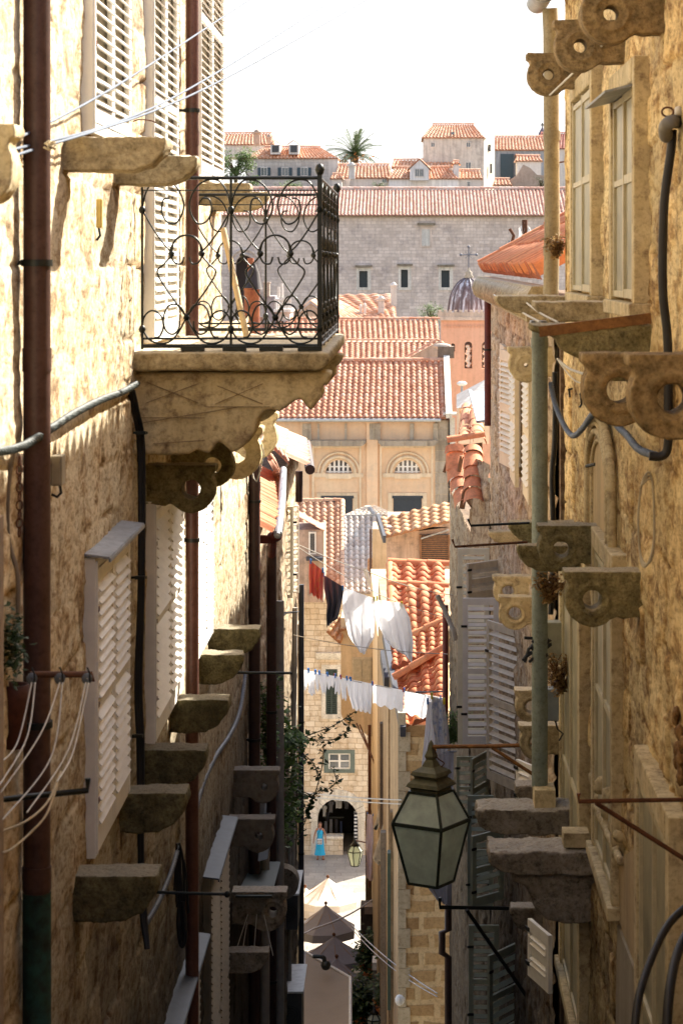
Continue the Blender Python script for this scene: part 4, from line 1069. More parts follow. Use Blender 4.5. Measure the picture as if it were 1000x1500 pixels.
for (r0, z0), (r1, z1) in zip(cp_[:-1], cp_[1:]):
    A = sq(r0, z0); Bq = sq(r1, z1)
    for k in range(4): cap.poly([A[k], A[(k + 1) % 4], Bq[(k + 1) % 4], Bq[k]])
part('cap', cap, surf('bronze_green_metal', (.16, .15, .08), (.09, .09, .05), 12, pit=.3, rough=.5), L)
part('bulb_holder', MB().tube([c0 + Vector((0, 0, .80)), c0 + Vector((0, 0, .62))], .03, 10).ball(c0 + Vector((0, 0, .55)), .06, 10), flat('dim_bulb', (.55, .52, .42), .4), L)
part('wire', MB().tube(smooth_path([P(636, 1095, LY), P(640, 1110, LY), P(650, 1118, LY), P(642, 1125, LY), P(634, 1118, LY)], 5), .006, 5), RUST, L)

# ================================================================ RIGHT: second house (R2), roof and stone gutter
R2 = thing('pink_stone_house', 'house of pinkish stone beyond the green drainpipe with cream shutters', 'house', (3, 28, -14))
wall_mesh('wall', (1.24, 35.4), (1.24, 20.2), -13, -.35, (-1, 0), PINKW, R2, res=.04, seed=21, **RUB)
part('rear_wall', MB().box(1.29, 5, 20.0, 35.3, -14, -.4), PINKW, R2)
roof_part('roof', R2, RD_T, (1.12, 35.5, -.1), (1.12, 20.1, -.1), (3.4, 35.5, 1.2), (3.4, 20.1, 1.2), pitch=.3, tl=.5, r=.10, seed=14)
part('ridge_tiles', ridge_mb((1.10, 35.5, -.06), (3.4, 35.5, 1.26), .1, seed=3), RD_T, R2)
t = thing('stone_gutter', 'scalloped stone gutter along the eaves of the red roof', 'gutter', (1.08, 28, -.5))
m = MB(); m.prism([(1.02, -.5), (1.20, -.52), (1.24, -.3), (1.24, -.2), (1.06, -.2), (1.0, -.3)], 20.2, 35.6)
k = 0; yy = 20.6
while yy < 35.3: m.ball((1.05, yy, -.36), .13, 8, (.75, 1.2, 1.1)); yy += .55
part('trough', m, MOSSL, t)
pipe('drainpipe', 'dark red drainpipe dropping from the scalloped stone gutter', 1.12, 33.0, -2.25, -.5, .045, REDP, (-1.2,), ())
# louvred shutters folded on that wall
def wall_shutter(label, Ya, Yb, z0, z1, mat, proj=.12, ang=0.0, X=1.24, name='folded_shutter'):
    t = thing(name, label, 'shutter', (X - proj, Yb, z0), -pi / 2 + ang, world=False, group='shutters on the pinkish house')
    f, s_ = louvre(Yb - Ya, z1 - z0, t=.04, stile=.09); part('frame', f, mat, t); part('slats', s_, mat, t); return t
wall_shutter('cream shutter folded back against the wall near the dark red pipe', 27.0, 28.3, -2.15, -.95, CREAM)
wall_shutter('cream shutter half open just behind the ringed bracket', 23.4, 24.6, -2.2, -.9, CREAM, .16)
wall_shutter('cream shutter edge closest to the green drainpipe', 21.2, 22.3, -2.15, -.9, CREAM, .14)
wall_shutter('cream shutter left of the ringed bracket, leaning off the wall', 25.2, 26.3, -2.2, -.95, CREAM, .2, .12)
t = thing('upper_window', 'dark window opening between the cream shutters of the pinkish house', 'window', (1.2, 25, -2.1))
part('frame', MB().box(1.17, 1.26, 24.55, 24.65, -2.1, -.95).box(1.17, 1.26, 26.35, 26.45, -2.1, -.95).box(1.17, 1.26, 24.65, 26.35, -1.05, -.95).box(1.15, 1.26, 24.5, 26.5, -2.2, -2.1), PALE, t)
part('pane', MB().box(1.195, 1.2, 24.65, 26.35, -2.1, -1.05), DARKW, t)
# open shutters facing the camera
G6 = 'open louvred shutters beyond the green drainpipe'
face_shutter('tall pale shutter standing out behind the cream one', 670, 716, 803, 1095, 33.5, PALEP, group=G6)
face_shutter('beige shutter leaf slanting behind the pierced brackets', 684, 736, 826, 880, 31.8, flat('beige_paint', (.70, .63, .50), .5), dY=.5, group=G6)
face_shutter('cream shutter facing straight up the alley with wide slats', 677, 730, 876, 1090, 31.0, WHITEP, group=G6)
face_shutter('beige shutter swung towards us beside the green drainpipe', 714, 764, 908, 1140, 28.0, flat('beige_paint', (.70, .63, .50), .5), dY=-.9, group=G6)
face_shutter('dark grey shutter in deep shade right of the lantern top', 668, 695, 1108, 1200, 34, GREYP, group=G6)
face_shutter('dark grey shutter leaning left of the stone stub', 690, 716, 1112, 1208, 33, GREYP, dY=.6, group=G6)
face_shutter('grey-green shutter behind the lantern, with half-open slats', 684, 722, 1165, 1330, 30, GREYP, group=G6)
face_shutter('dark shutter below the two broken ledges, behind the black arm', 690, 738, 1225, 1330, 28, GREYP, dY=.4, group=G6)
face_shutter('grey-green shutter at the bottom with wide horizontal slats', 686, 730, 1355, 1520, 29, GREYP, group=G6)
face_shutter('grey shutter at the bottom turned towards the wall', 715, 765, 1400, 1530, 27, GREYP, dY=.6, group=G6)
face_shutter('cream louvred shutter lit under the lower stone ledge', 775, 800, 1345, 1428, 19.3, WHITEP, dY=-.5, group=G6)
face_shutter('narrow cream louvred shutter above the upper stone ledge', 757, 778, 1112, 1180, 22.5, WHITEP, dY=-.3, group=G6)
t = thing('wall_pipe', 'cranked black pipe below the lantern on the right-hand houses', 'drainpipe', P(655, 1500, 40))
part('pipe', MB().tube([P(656, 1300, 40), P(656, 1362, 40), P(647, 1366, 40), P(647, 1396, 40), P(656, 1402, 40), P(656, 1520, 40)], .06, 8), DARKP, t)

# ---- R3: little red roof with round tiles, and its wall
R3 = thing('corner_house', 'narrow house with big round red tiles and a rough rubble wall', 'house', (1.6, 38, -14))
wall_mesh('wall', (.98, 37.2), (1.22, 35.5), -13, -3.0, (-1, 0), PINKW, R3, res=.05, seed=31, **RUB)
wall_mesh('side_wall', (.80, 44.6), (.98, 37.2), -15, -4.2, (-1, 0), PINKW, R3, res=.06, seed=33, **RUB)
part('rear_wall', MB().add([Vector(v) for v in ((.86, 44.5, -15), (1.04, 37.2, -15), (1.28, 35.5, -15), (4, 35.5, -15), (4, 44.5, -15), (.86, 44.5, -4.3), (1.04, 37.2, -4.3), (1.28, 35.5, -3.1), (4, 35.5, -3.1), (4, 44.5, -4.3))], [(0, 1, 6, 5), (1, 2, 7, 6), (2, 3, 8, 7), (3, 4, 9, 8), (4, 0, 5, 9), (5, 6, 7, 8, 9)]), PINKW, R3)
BIG = tilemat('big_red_tiles', [(.68, .22, .09), (.78, .31, .14), (.72, .26, .11)], .15)
def tile_run(pts, r=.13, n=5, seed=0):
    rnd = random.Random(seed); m = MB(); P_ = smooth_path(pts, 6); k = max(2, n)
    for i in range(k):
        a = P_[int(i * (len(P_) - 1) / k)]; b = P_[min(len(P_) - 1, int((i + 1.15) * (len(P_) - 1) / k))]
        d = (b - a).normalized(); sd = d.cross(Vector((0, .4, 1))).normalized(); up = sd.cross(d).normalized(); 
        if up.y > 0: up = -up
        V = []
        for p, q in ((a, r * .88), (b, r * 1.08)): V.append([p + sd * math.cos(t2) * q + up * math.sin(t2) * q for t2 in [-.2 + (pi + .4) * j / 10 for j in range(11)]])
        m.grid(V, .2 + .8 * rnd.random())
    return m
part('cover_tiles', tile_run([P(665, 655, 38), P(670, 700, 37.7), P(683, 745, 37)], .17, 5, 1), BIG, R3, fixn=False)
part('cover_tiles', tile_run([P(692, 660, 37), P(693, 700, 36.5), P(694, 742, 36)], .16, 5, 2), BIG, R3, fixn=False)
part('cover_tiles', tile_run([P(684, 598, 44), P(683, 628, 42), P(681, 648, 40)], .13, 5, 3), BIG, R3, fixn=False)
part('cover_tiles', tile_run([P(696, 598, 43), P(697, 628, 41), P(700, 650, 39)], .13, 5, 4), BIG, R3, fixn=False)
part('ridge_tile', ridge_mb(P(655, 648, 38.2), P(706, 640, 38.2), .09, .5), BIG, R3, fixn=False)
for a_, b_, w_, h_ in ((P(676, 668, 37.6), P(668, 712, 37.6), .12, .06), (P(686, 690, 37), P(676, 745, 37), .14, .08), (P(659, 664, 38), P(650, 692, 38), .06, .05)): part('rafter', MB().beam(a_, b_, w_, h_), flat('weathered_rafter', (.25, .14, .07), .8), R3)
part('bargeboard', MB().poly([P(655, 655, 38.5), P(706, 648, 38.5), P(706, 750, 38.5), P(690, 745, 38.5), P(672, 720, 38.5)]), PINKW, R3)
t = thing('skylight', 'blue glazed skylight panel under the dark red drainpipe', 'skylight', P(700, 615, 39))
part('frame', MB().beam(P(688, 572, 42), P(700, 618, 38), .06, .04).beam(P(700, 618, 38), P(714, 616, 38), .06, .04), ZINC, t)
part('pane', MB().add([P(689, 573, 42), P(712, 573, 42), P(713, 616, 38), P(702, 616, 38)], [(0, 1, 2, 3)]), flat('blue_glass', (.25, .36, .5), .1, var=.6, scale=3, spec=1), t)
t = thing('rooftop_laundry', 'white cloth and aerials on the roof beyond the red eaves', 'aerial', P(760, 400, 42))
part('post', MB().tube([P(769, 400, 42), P(768, 322, 42)], .05, 8).tube([P(742, 385, 42), P(752, 345, 42), P(746, 335, 42)], .03, 6), RUST, t)
m = MB(); V = []
for i in range(12): V.append([P(758 + i * 1.6 + 2 * math.sin(j * .8), 326 + j * 3.4 + abs(i - 6) * 1.5, 42 + .06 * math.sin(i * 1.9 + j * .5)) for j in range(11)])
m.grid(V); part('cloth', m, flat('white_cloth', (.85, .84, .82), .8, var=.08, trans=.3), t)
part('aerial', MB().tube([P(741, 368, 42), P(756, 366, 42)], .03, 6).tube([P(745, 352, 42), P(754, 400, 42)], .02, 6).tube([P(736, 372, 42), P(762, 376, 42)], .02, 6), ZINC, t)
# satellite dish / gutter on R3
t = thing('sloping_gutter_pipe', 'weathered grey gutter pipe sloping down beside the cream shutter', 'gutter', P(655, 880, 40))
part('trough', MB().tube([P(640, 872, 40), P(650, 892, 40), P(664, 925, 39), P(667, 938, 39)], .042, 10), flat('weathered_grey_wood', (.34, .30, .24), .7), t)
pipe('drainpipe', 'dark red drainpipe under the weathered sloping gutter', (652 - CX) * 44 / F, 44.0, -8.5, -6.3, .055, REDP)
weed('bright green pot plant on a sill behind the cream shutter', 664, 1085, 34, 60, .45, (GREENL, GREENL), 9, name='pot_plant', spread=18)
# ================================================================ RIGHT, further down: house with red roofs (R4)
ASHY = surf('yellow_brown_ashlar', (.88, .70, .42), (.74, .54, .30), 2.0, dark=(.34, .22, .11), dthr=(.6, .7), pit=.35, pscale=14, streak=.1, bump=.4, brick=(.66, .33, .07, (.84, .72, .56)), plane='XZ', mortar=(1.02, .98, .9), b1=(.46, .33, .21))
OCH = surf('ochre_plaster', (.60, .44, .25), (.46, .32, .17), .8, dark=(.28, .19, .10), pit=.2, pscale=10, streak=.35, bump=.2, grime_shade=(-13, -24, .3))
BGE = surf('beige_plaster', (.76, .60, .38), (.64, .48, .28), .6, pit=.12, pscale=8, streak=.25, bump=.15, grime_shade=(-18, -26, .4))
R4 = thing('red_roofed_house', 'narrow house with bright red stepped roofs and a front of coarse yellow stone', 'house', (.4, 48, -22))
YF = 45.0
a = P(585, 1062, YF); b = P(660, 1062, YF)
m = MB().box(a.x, b.x + .2, YF, YF + 7, -24, a.z)
part('wall', m, ASHY, R4)
q = MB(); z = -24
k = 0
while z < a.z - .1: q.box(a.x - .03, a.x + (.12 if k % 2 else .2), YF - .03, YF + .4, z, z + .36); z += .37; k += 1
part('quoins', q, surf('pale_quoin_stone', (.78, .66, .45), (.64, .52, .34), 2), R4)
# sloping red roofs
def pq(l): return [P(*v) for v in l]
e0, e1, r1, r0 = pq([(589, 1068, 45.0), (655, 1040, 45.0), (655, 915, 49.5), (571, 985, 49.5)])
roof_part('roof', R4, RD_T, e0, e1, r0, r1, pitch=.21, tl=.36, r=.06, seed=1)
e0, e1, r1, r0 = pq([(574, 992, 47.8), (655, 958, 47.8), (655, 905, 49.8), (572, 945, 49.8)])
roof_part('upper_roof', R4, RD_T, e0 + Vector((0, 0, .15)), e1 + Vector((0, 0, .15)), r0, r1, pitch=.21, tl=.36, r=.06, seed=2)
part('ridge_tiles', ridge_mb(P(578, 995, 47.0), P(652, 950, 47.0), .12, .42, seed=4), RD_T, R4, fixn=False)
part('ridge_tiles', ridge_mb(P(600, 935, 49.6), P(650, 912, 49.6), .12, .42, seed=5), RD_T, R4, fixn=False)
e0, e1, r1, r0 = pq([(603, 940, 49.9), (652, 914, 49.9), (652, 860, 52.5), (572, 860, 52.5)])
roof_part('back_roof', R4, RD_T, e0, e1, r0 + Vector((.35, 0, 0)), r1, pitch=.30, tl=.38, r=.09, seed=6)
e0, e1, r1, r0 = pq([(568, 905, 52.4), (655, 905, 52.4), (655, 827, 56.5), (568, 827, 56.5)])
roof_part('back_roof', R4, RD_T, e0, e1, r0, r1, pitch=.34, tl=.40, r=.09, seed=7)
part('ridge_tiles', ridge_mb(P(568, 826, 56.5), P(655, 828, 56.5), .13, .42, seed=8), RD_T, R4, fixn=False)
part('ridge_tiles', ridge_mb(P(568, 856, 54.6), P(655, 860, 54.6), .11, .42, seed=9), RD_T, R4, fixn=False)
part('ridge_tiles', ridge_mb(P(571, 828, 56.4), P(574, 905, 52.3), .10, .42, seed=10), RD_T, R4, fixn=False)
part('edge_boards', MB().beam(P(563, 930, 50), P(590, 1072, 44.9), .1, .2).beam(P(560, 960, 50), P(566, 1000, 49), .1, .25), flat('blue_black_board', (.06, .065, .08), .6), R4)
part('side_wall', MB().add(pq([(585, 1065, 45), (585, 1600, 45), (566, 1600, 56), (566, 870, 56)]), [(0, 1, 2, 3)]), OCH, R4)
part('rear_wall', MB().box(-.40, 2.6, 52.6, 56.4, -20, -8.1), OCH, R4)

# ---- R5: row of tall houses, right side of the lower street
R5 = thing('ochre_row_house', 'ochre house front squeezed behind the yellow stone corner, lower street', 'house', (2, 60, -26))
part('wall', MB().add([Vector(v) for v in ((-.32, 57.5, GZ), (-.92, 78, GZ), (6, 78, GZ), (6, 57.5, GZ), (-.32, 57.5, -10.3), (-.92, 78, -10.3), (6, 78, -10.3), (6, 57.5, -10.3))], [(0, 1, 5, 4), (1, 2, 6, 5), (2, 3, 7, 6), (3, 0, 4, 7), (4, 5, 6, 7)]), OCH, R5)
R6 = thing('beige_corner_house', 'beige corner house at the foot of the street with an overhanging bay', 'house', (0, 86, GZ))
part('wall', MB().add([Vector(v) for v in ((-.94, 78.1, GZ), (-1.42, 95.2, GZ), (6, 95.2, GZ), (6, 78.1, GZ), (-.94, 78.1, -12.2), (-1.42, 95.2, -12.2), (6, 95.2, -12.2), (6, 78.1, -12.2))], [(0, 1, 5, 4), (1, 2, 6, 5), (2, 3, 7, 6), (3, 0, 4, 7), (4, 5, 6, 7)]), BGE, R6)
# bay
bay = MB(); a = P(499, 1045, 90); b = P(546, 905, 90)
bay.box(a.x, b.x + .2, 90, 92.6, a.z, b.z)
prof = [(b.x + .2, a.z), (a.x, a.z), (a.x + .15, a.z - .35), (a.x + .5, a.z - .55), (b.x - .45, a.z - .62), (b.x - .2, a.z - .85), (b.x + .2, a.z - .9)]
bay.prism(prof, 90.02, 92.58)
part('bay', bay, BGE, R6)
w0 = P(518, 998, 90); w1 = P(542, 965, 90)
o = part('window', MB().box(w0.x - .06, w1.x + .06, 89.93, 90, w0.z - .06, w1.z + .06), flat('beige_window_frame', (.62, .52, .34), .6), R6)
part('shutters', MB().box(w0.x, (w0.x + w1.x) / 2 - .01, 89.9, 89.93, w0.z, w1.z).box((w0.x + w1.x) / 2 + .01, w1.x, 89.9, 89.93, w0.z, w1.z), flat('olive_beige_shutter', (.52, .45, .30), .6), R6)
roof_part('bay_roof', R6, OC_T, P(478, 925, 89.5), P(500, 945, 89.5), P(494, 902, 91), P(512, 912, 91), pitch=.26, tl=.4, r=.07, seed=3)
roof_part('bay_roof', R6, OC_T, P(497, 925, 89.7), P(548, 905, 89.7), P(505, 900, 92.6), P(548, 880, 92.6), pitch=.26, tl=.4, r=.07, seed=4)
pp = MB().tube([P(541, 1062, 88), P(541, 1300, 88)], .06, 8); part('downpipe', pp, RUST, R6)
part('bay_strut', MB().tube([P(522, 1060, 88.5), P(545, 1110, 86)], .03, 6).tube([P(527, 1062, 88.5), P(549, 1120, 86)], .03, 6), RUST, R6)
# vertical trims that give the squeezed row its strips
def strip(label, px0, px1, py0, py1, Y, mat, name='wall_pilaster', d=.3):
    a = P(px0, py1, Y); b = P(px1, py0, Y)
    return single(name, label, 'pilaster', MB().box(a.x, b.x, Y, Y + d, max(a.z, GZ), b.z), mat)
strip('grey-brown wall edge left of the white sheets, lower street', 549, 556, 930, 1160, 84, surf('brown_grey_edge', (.34, .27, .19), (.24, .19, .13), 2))
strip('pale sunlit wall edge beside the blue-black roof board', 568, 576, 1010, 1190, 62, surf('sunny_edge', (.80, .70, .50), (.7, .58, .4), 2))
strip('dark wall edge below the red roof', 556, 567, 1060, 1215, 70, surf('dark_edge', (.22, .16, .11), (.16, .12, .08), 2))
strip('yellow-brown pilaster beside the coarse stone wall', 571, 585, 1190, 1500, 50, OCH)
strip('green door jamb strip at the side of the pale pilaster', 567, 572, 1250, 1480, 49.5, flat('dark_green_paint', (.09, .13, .09), .6))
strip('grey drain strip at the bottom left of the coarse stone wall', 557, 565, 1220, 1520, 56, surf('grey_strip', (.36, .30, .22), (.26, .22, .16), 2))
strip('dim ochre wall strip behind the white lantern', 535, 545, 1190, 1330, 92.8, OCH)
for i, (x0, x1, y0, y1, Y, dy) in enumerate(((558, 566, 1085, 1160, 74, 0), (562, 571, 1120, 1168, 72, 0))):
    pass
def tilted_leaf(label, q, mat):
    t = thing('window_shutter', label, 'shutter', q[0], group='pale shutters swung open over the lower street')
    q = [Vector(v) for v in q]; fr = MB(); 
    for i in range(4): fr.beam(q[i], q[(i + 1) % 4], .06, .10)
    part('frame', fr, mat, t); sl = MB(); n = 13
    for k in range(1, n):
        sl.beam(q[0].lerp(q[3], k / n), q[1].lerp(q[2], k / n), .02, .09)
    sl.beam((q[0] + q[1]) / 2, (q[2] + q[3]) / 2, .03, .03)
    part('slats', sl, mat, t)
PSH = flat('ivory_shutter_paint', (.76, .68, .50), .6)
tilted_leaf('pale shutter tilted out over the street, upper of three right of the arch', [P(556, 1206, 76), P(549, 1215, 76), P(560, 1175, 76), P(568, 1165, 76)], PSH)
tilted_leaf('pale shutter tilted out over the street, largest and lowest of three', [P(556, 1265, 70), P(548, 1258, 70), P(563, 1208, 70), P(571, 1215, 70)], PSH)
tilted_leaf('pale shutter upright above the two tilted ones', [P(563, 1205, 72), P(570, 1210, 72), P(572, 1130, 72), P(564, 1125, 72)], PSH)

# ---- B2: pinkish wall with a louvred opening and ochre lean-to roof
B2 = thing('pink_plaster_house', 'pinkish plastered house with an ochre lean-to roof and a brown slatted opening', 'house', P(610, 900, 98))
PKP = surf('pink_plaster', (.66, .49, .38), (.54, .39, .30), .5, dark=(.30, .24, .20), pit=.15, pscale=5, streak=.4, bump=.1)
a = P(566, 930, 98); b = P(660, 772, 98); part('wall', MB().box(a.x, b.x, 98, 104, a.z, b.z), PKP, B2)
part('wall', MB().add(pq([(567, 772, 97.99), (660, 772, 97.99), (660, 756, 97.99), (567, 783, 97.99)]), [(0, 1, 2, 3)]), PKP, B2)
roof_part('roof', B2, OC_T, P(562, 788, 96.6), P(660, 764, 96.6), P(556, 760, 100.5), P(660, 735, 100.5), pitch=.42, tl=.75, r=.07, seed=2)
part('roof_edge', MB().beam(P(553, 758, 100.4), P(563, 790, 96.5), .12, .3), flat('blue_black_board', (.06, .065, .08), .6), B2)
lv = MB(); a = P(617, 823, 97.9); b = P(656, 783, 97.9)
lv.box(a.x - .08, a.x, 97.8, 97.98, a.z, b.z).box(b.x, b.x + .08, 97.8, 97.98, a.z, b.z)
for k in range(14): lv.box(a.x, b.x, 97.86, 97.93, a.z + (b.z - a.z) * k / 14, a.z + (b.z - a.z) * (k + .55) / 14)
part('slatted_opening', lv, flat('brown_slats', (.24, .12, .06), .7, var=.4), B2)
part('opening_shadow', MB().box(a.x, b.x, 97.95, 97.985, a.z, b.z), DARKW, B2)
part('lead_flashing', MB().beam(P(616, 789, 97.8), P(657, 776, 97.8), .1, .06), ZINC, B2)

# ---- B1: stone house facing up the street across the main street, with the arch shop
B1 = thing('arched_shop_house', 'pale ashlar house at the end of the alley with a round-arched shop entrance', 'house', P(500, 1257, 111))
YB = 111.0
def X2_(px, Y): return (px - CX) * Y / F
GZB = -27.5
def X_(px, Y=YB): return (px - CX) * Y / F
def Z_(py, Y=YB): return (CY - py) * Y / F
ASH = surf('pale_cream_ashlar', (.92, .82, .66), (.82, .69, .52), .7, dark=(.60, .46, .30), pit=.12, pscale=8, streak=.15, bump=.15, brick=(.44, .25, .016, (.84, .78, .70)), plane='XZ', mortar=(.62, .52, .40))
acx, acz, ar = X_(494.5), Z_(1199), X_(524) - X_(494.5)
arch = [(acx + ar, GZB)] + arc(acx, acz, ar, 0, 180, 18) + [(acx - ar, GZB)]
x0, x1 = X_(380), X_(640)
out = [(x0, GZB), (x0, Z_(868)), (x1, Z_(868)), (x1, GZB)]
ztop = Z_(868)
# wall built around the arch opening and the windows
win = [(X_(479), Z_(1128), X_(515), Z_(1102)), (X_(477), Z_(1046), X_(494), Z_(980))]
m = MB().prism([(x1, GZB), (x1, ztop), (x0, ztop), (x0, GZB), (acx - ar, GZB)] + list(reversed(arc(acx, acz, ar, 0, 180, 18))) + [(acx + ar, GZB)], YB, YB + .5, holes=[[(a, b), (c_, b), (c_, d), (a, d)] for a, b, c_, d in win])
part('wall', m, ASH, B1, fixn=True)
part('rear_wall', MB().box(x0, x1, YB + 4.5, YB + 9, GZB, ztop - .05).box(x0, X_(425), YB + .5, YB + 4.5, GZB, ztop - .05).box(X_(560), x1, YB + .5, YB + 4.5, GZB, ztop - .05), ASH, B1)
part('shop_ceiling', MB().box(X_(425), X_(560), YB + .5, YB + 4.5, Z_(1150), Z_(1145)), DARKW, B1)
vs = MB()
n = 13
for k in range(n):
    a0 = math.radians(180 * k / n + .5); a1 = math.radians(180 * (k + 1) / n - .5); R0, R1_ = ar - .01, ar + .42
    vs.prism([(acx + R0 * math.cos(a0), acz + R0 * math.sin(a0)), (acx + R1_ * math.cos(a0), acz + R1_ * math.sin(a0)), (acx + R1_ * math.cos(a1), acz + R1_ * math.sin(a1)), (acx + R0 * math.cos(a1), acz + R0 * math.sin(a1))], YB - .10, YB + .3)
vs.box(acx - ar - .3, acx - ar, YB - .05, YB + .3, GZB, acz - .1).box(acx + ar, acx + ar + .3, YB - .05, YB + .3, GZB, acz - .1)
vs.box(acx - ar - .38, acx - ar, YB - .10, YB + .3, acz - .1, acz).box(acx + ar, acx + ar + .38, YB - .10, YB + .3, acz - .1, acz)
part('arch_surround', vs, surf('smooth_arch_stone', (.95, .90, .78), (.88, .80, .66), 1, bump=.1), B1)
part('shop_back_wall', MB().box(X_(420), X_(565), YB + 4.2, YB + 4.3, GZB, Z_(1150)).box(X_(458), X_(459), YB + .6, YB + 4.2, GZB, Z_(1150)).box(X_(534), X_(535), YB + .6, YB + 4.2, GZB, Z_(1150)), flat('shop_shade_lining', (.035, .03, .025), .8), B1)  # dark lining added to paint in the gloom of the shop
part('shop_counter', MB().box(acx - ar + .01, X_(502), YB - .02, YB + .55, GZB, Z_(1228)), ASH, B1)
part('counter_top', MB().box(acx - ar + .01, X_(502) + .02, YB - .06, YB + .56, Z_(1228), Z_(1225)), surf('smooth_arch_stone', (.8, .74, .62), (.72, .64, .5), 1), B1)
GRN = flat('grey_green_frame', (.16, .20, .17), .6)
a, b, c_, d = win[0]
f = part('window', MB().box(a - .14, a + .06, YB - .06, YB + .2, b - .12, d + .12).box(c_ - .06, c_ + .14, YB - .06, YB + .2, b - .12, d + .12).box(a + .06, c_ - .06, YB - .06, YB + .2, d - .04, d + .12).box(a + .06, c_ - .06, YB - .06, YB + .2, b - .12, b + .04), GRN, B1)
cs = MB(); mx = (a + c_) / 2
for xx in (a + .06, mx - .05, c_ - .13): cs.box(xx, xx + .1 if xx != a + .06 else xx + .07, YB + .02, YB + .1, b + .04, d - .04)
for zz in (b + .04, (b + d) / 2 - .03, d - .11): cs.box(a + .13, mx - .05, YB + .025, YB + .095, zz, zz + .07).box(mx + .05, c_ - .13, YB + .025, YB + .095, zz, zz + .07)
part('casement', cs, WHITEP, B1); part('pane', MB().box(a, c_, YB + .11, YB + .13, b, d), GLASS, B1)
a, b, c_, d = win[1]
lv = MB()
for k in range(22): lv.box(a, c_, YB - .03, YB + .05, b + (d - b) * k / 22, b + (d - b) * (k + .6) / 22)
lv.box(a, a + .07, YB - .04, YB + .06, b, d).box(c_ - .07, c_, YB - .04, YB + .06, b, d).box((a + c_) / 2 - .04, (a + c_) / 2 + .04, YB - .04, YB + .06, b, d).box(a, c_, YB + .07, YB + .1, b, d)
part('shutters', lv, flat('dark_green_shutters', (.045, .07, .06), .6), B1)
part('window_surround', MB().box(a - .2, a, YB - .04, YB + .1, b - .2, d + .2).box(c_, c_ + .2, YB - .04, YB + .1, b - .2, d + .2).box(a, c_, YB - .04, YB + .1, d, d + .2).box(a - .1, c_ + .1, YB - .1, YB + .1, b - .2, b), surf('smooth_arch_stone', (.8, .74, .62), (.72, .64, .5), 1), B1)
part('cornice', MB().prism([(0, 0), (-.35, 0), (-.3, -.12), (-.12, -.3), (0, -.36)], 0, 1.25, axis='y').xform(Matrix.Translation((X_(463), YB, Z_(957))) @ Matrix.Rotation(-pi / 2, 4, 'Z') @ Matrix.Rotation(0, 4, 'X') @ Matrix.Scale(-1, 4, (1, 0, 0)) if False else Matrix.Translation((X_(463), YB, Z_(955))) @ Matrix(((0, 1, 0, 0), (1, 0, 0, 0), (0, 0, 1, 0), (0, 0, 0, 1)))), surf('smooth_arch_stone', (.8, .74, .62), (.72, .64, .5), 1), B1)
# roofs
e0, e1 = Vector((X_(380), YB - .3, ztop - .05)), Vector((X_(502), YB - .3, ztop - .05))
yr = 121.0; zr = (CY - 735) * yr / F
roof_part('roof', B1, tilemat('orange_brown_tiles', [(.56, .25, .12), (.68, .36, .20), (.74, .46, .28), (.50, .22, .11)], .25), e0, e1, (X2_(380, yr), yr, zr), (X2_(501, yr), yr, zr), pitch=.32, tl=.5, r=.085, seed=1)
part('ridge_tiles', ridge_mb((X2_(380, yr), yr, zr + .05), (X2_(502, yr), yr, zr + .05), .14, .45, seed=2).add(ridge_mb((e1.x, YB - .3, e1.z + .05), (X2_(501.5, yr), yr, zr + .05), .13, .45).v, ridge_mb((e1.x, YB - .3, e1.z + .05), (X2_(501.5, yr), yr, zr + .05), .13, .45).f), tilemat('orange_brown_tiles', [], .2), B1, fixn=False)
zr2 = (CY - 757) * 119 / F
roof_part('lower_roof', B1, PL_T, (X_(503), YB - .3, ztop + .0), (X_(563), YB - .3, ztop + .0), (X2_(502, 119), 119, zr2), (X2_(562, 119), 119, zr2), pitch=.27, tl=.5, r=.09, seed=4)
part('lower_ridge', MB().beam((X2_(502, 119), 119, zr2 + .05), (X2_(558, 119), 119, zr2 + .08), .12, .12), surf('pale_mortar', (.66, .62, .55), (.5, .47, .42), 3), B1)
roof_part('hip_roof', B1, tilemat('sunlit_cream_tiles', [(.78, .66, .50), (.84, .74, .60), (.8, .62, .46)], .1), P(502, 756, 121), P(585, 756, 121), P(536, 742, 123), P(550, 742, 123), pitch=.3, tl=.5, r=.07, seed=5)
part('hip_knob', MB().tube([P(541, 744, 120.8), P(549, 755, 120)], .12, 10), surf('pale_mortar', (.66, .62, .55), (.5, .47, .42), 3), B1)
# dormer on the left
dm = thing('roof_dormer', 'pale dormer with a small tiled roof and narrow window, left of the pink hanging cloth', 'dormer', P(455, 860, 108))
a = P(444, 850, 108); b = P(474, 776, 108); part('wall', MB().box(a.x - .6, b.x, 108, 111, a.z - 1, b.z), PKP, dm)
roof_part('roof', dm, tilemat('sunlit_pink_tiles', [], .1), P(474, 778, 107.4), P(474, 772, 111), P(437, 757, 107.6), P(437, 750, 111), pitch=.3, r=.06, seed=6)
a = P(452, 812, 107.95); b = P(463, 779, 107.95); part('window', MB().box(a.x, b.x, 107.93, 107.99, a.z, b.z), WHITEP, dm); part('pane', MB().box(a.x + .08, a.x + .16, 107.9, 107.925, a.z + .08, b.z - .08).box(b.x - .16, b.x - .08, 107.9, 107.925, a.z + .08, b.z - .08), DARKW, dm)
part('sill', MB().box(a.x - .1, b.x + .3, 107.6, 107.99, a.z - .25, a.z - .1), flat('blue_black_board', (.06, .065, .08), .6), dm)
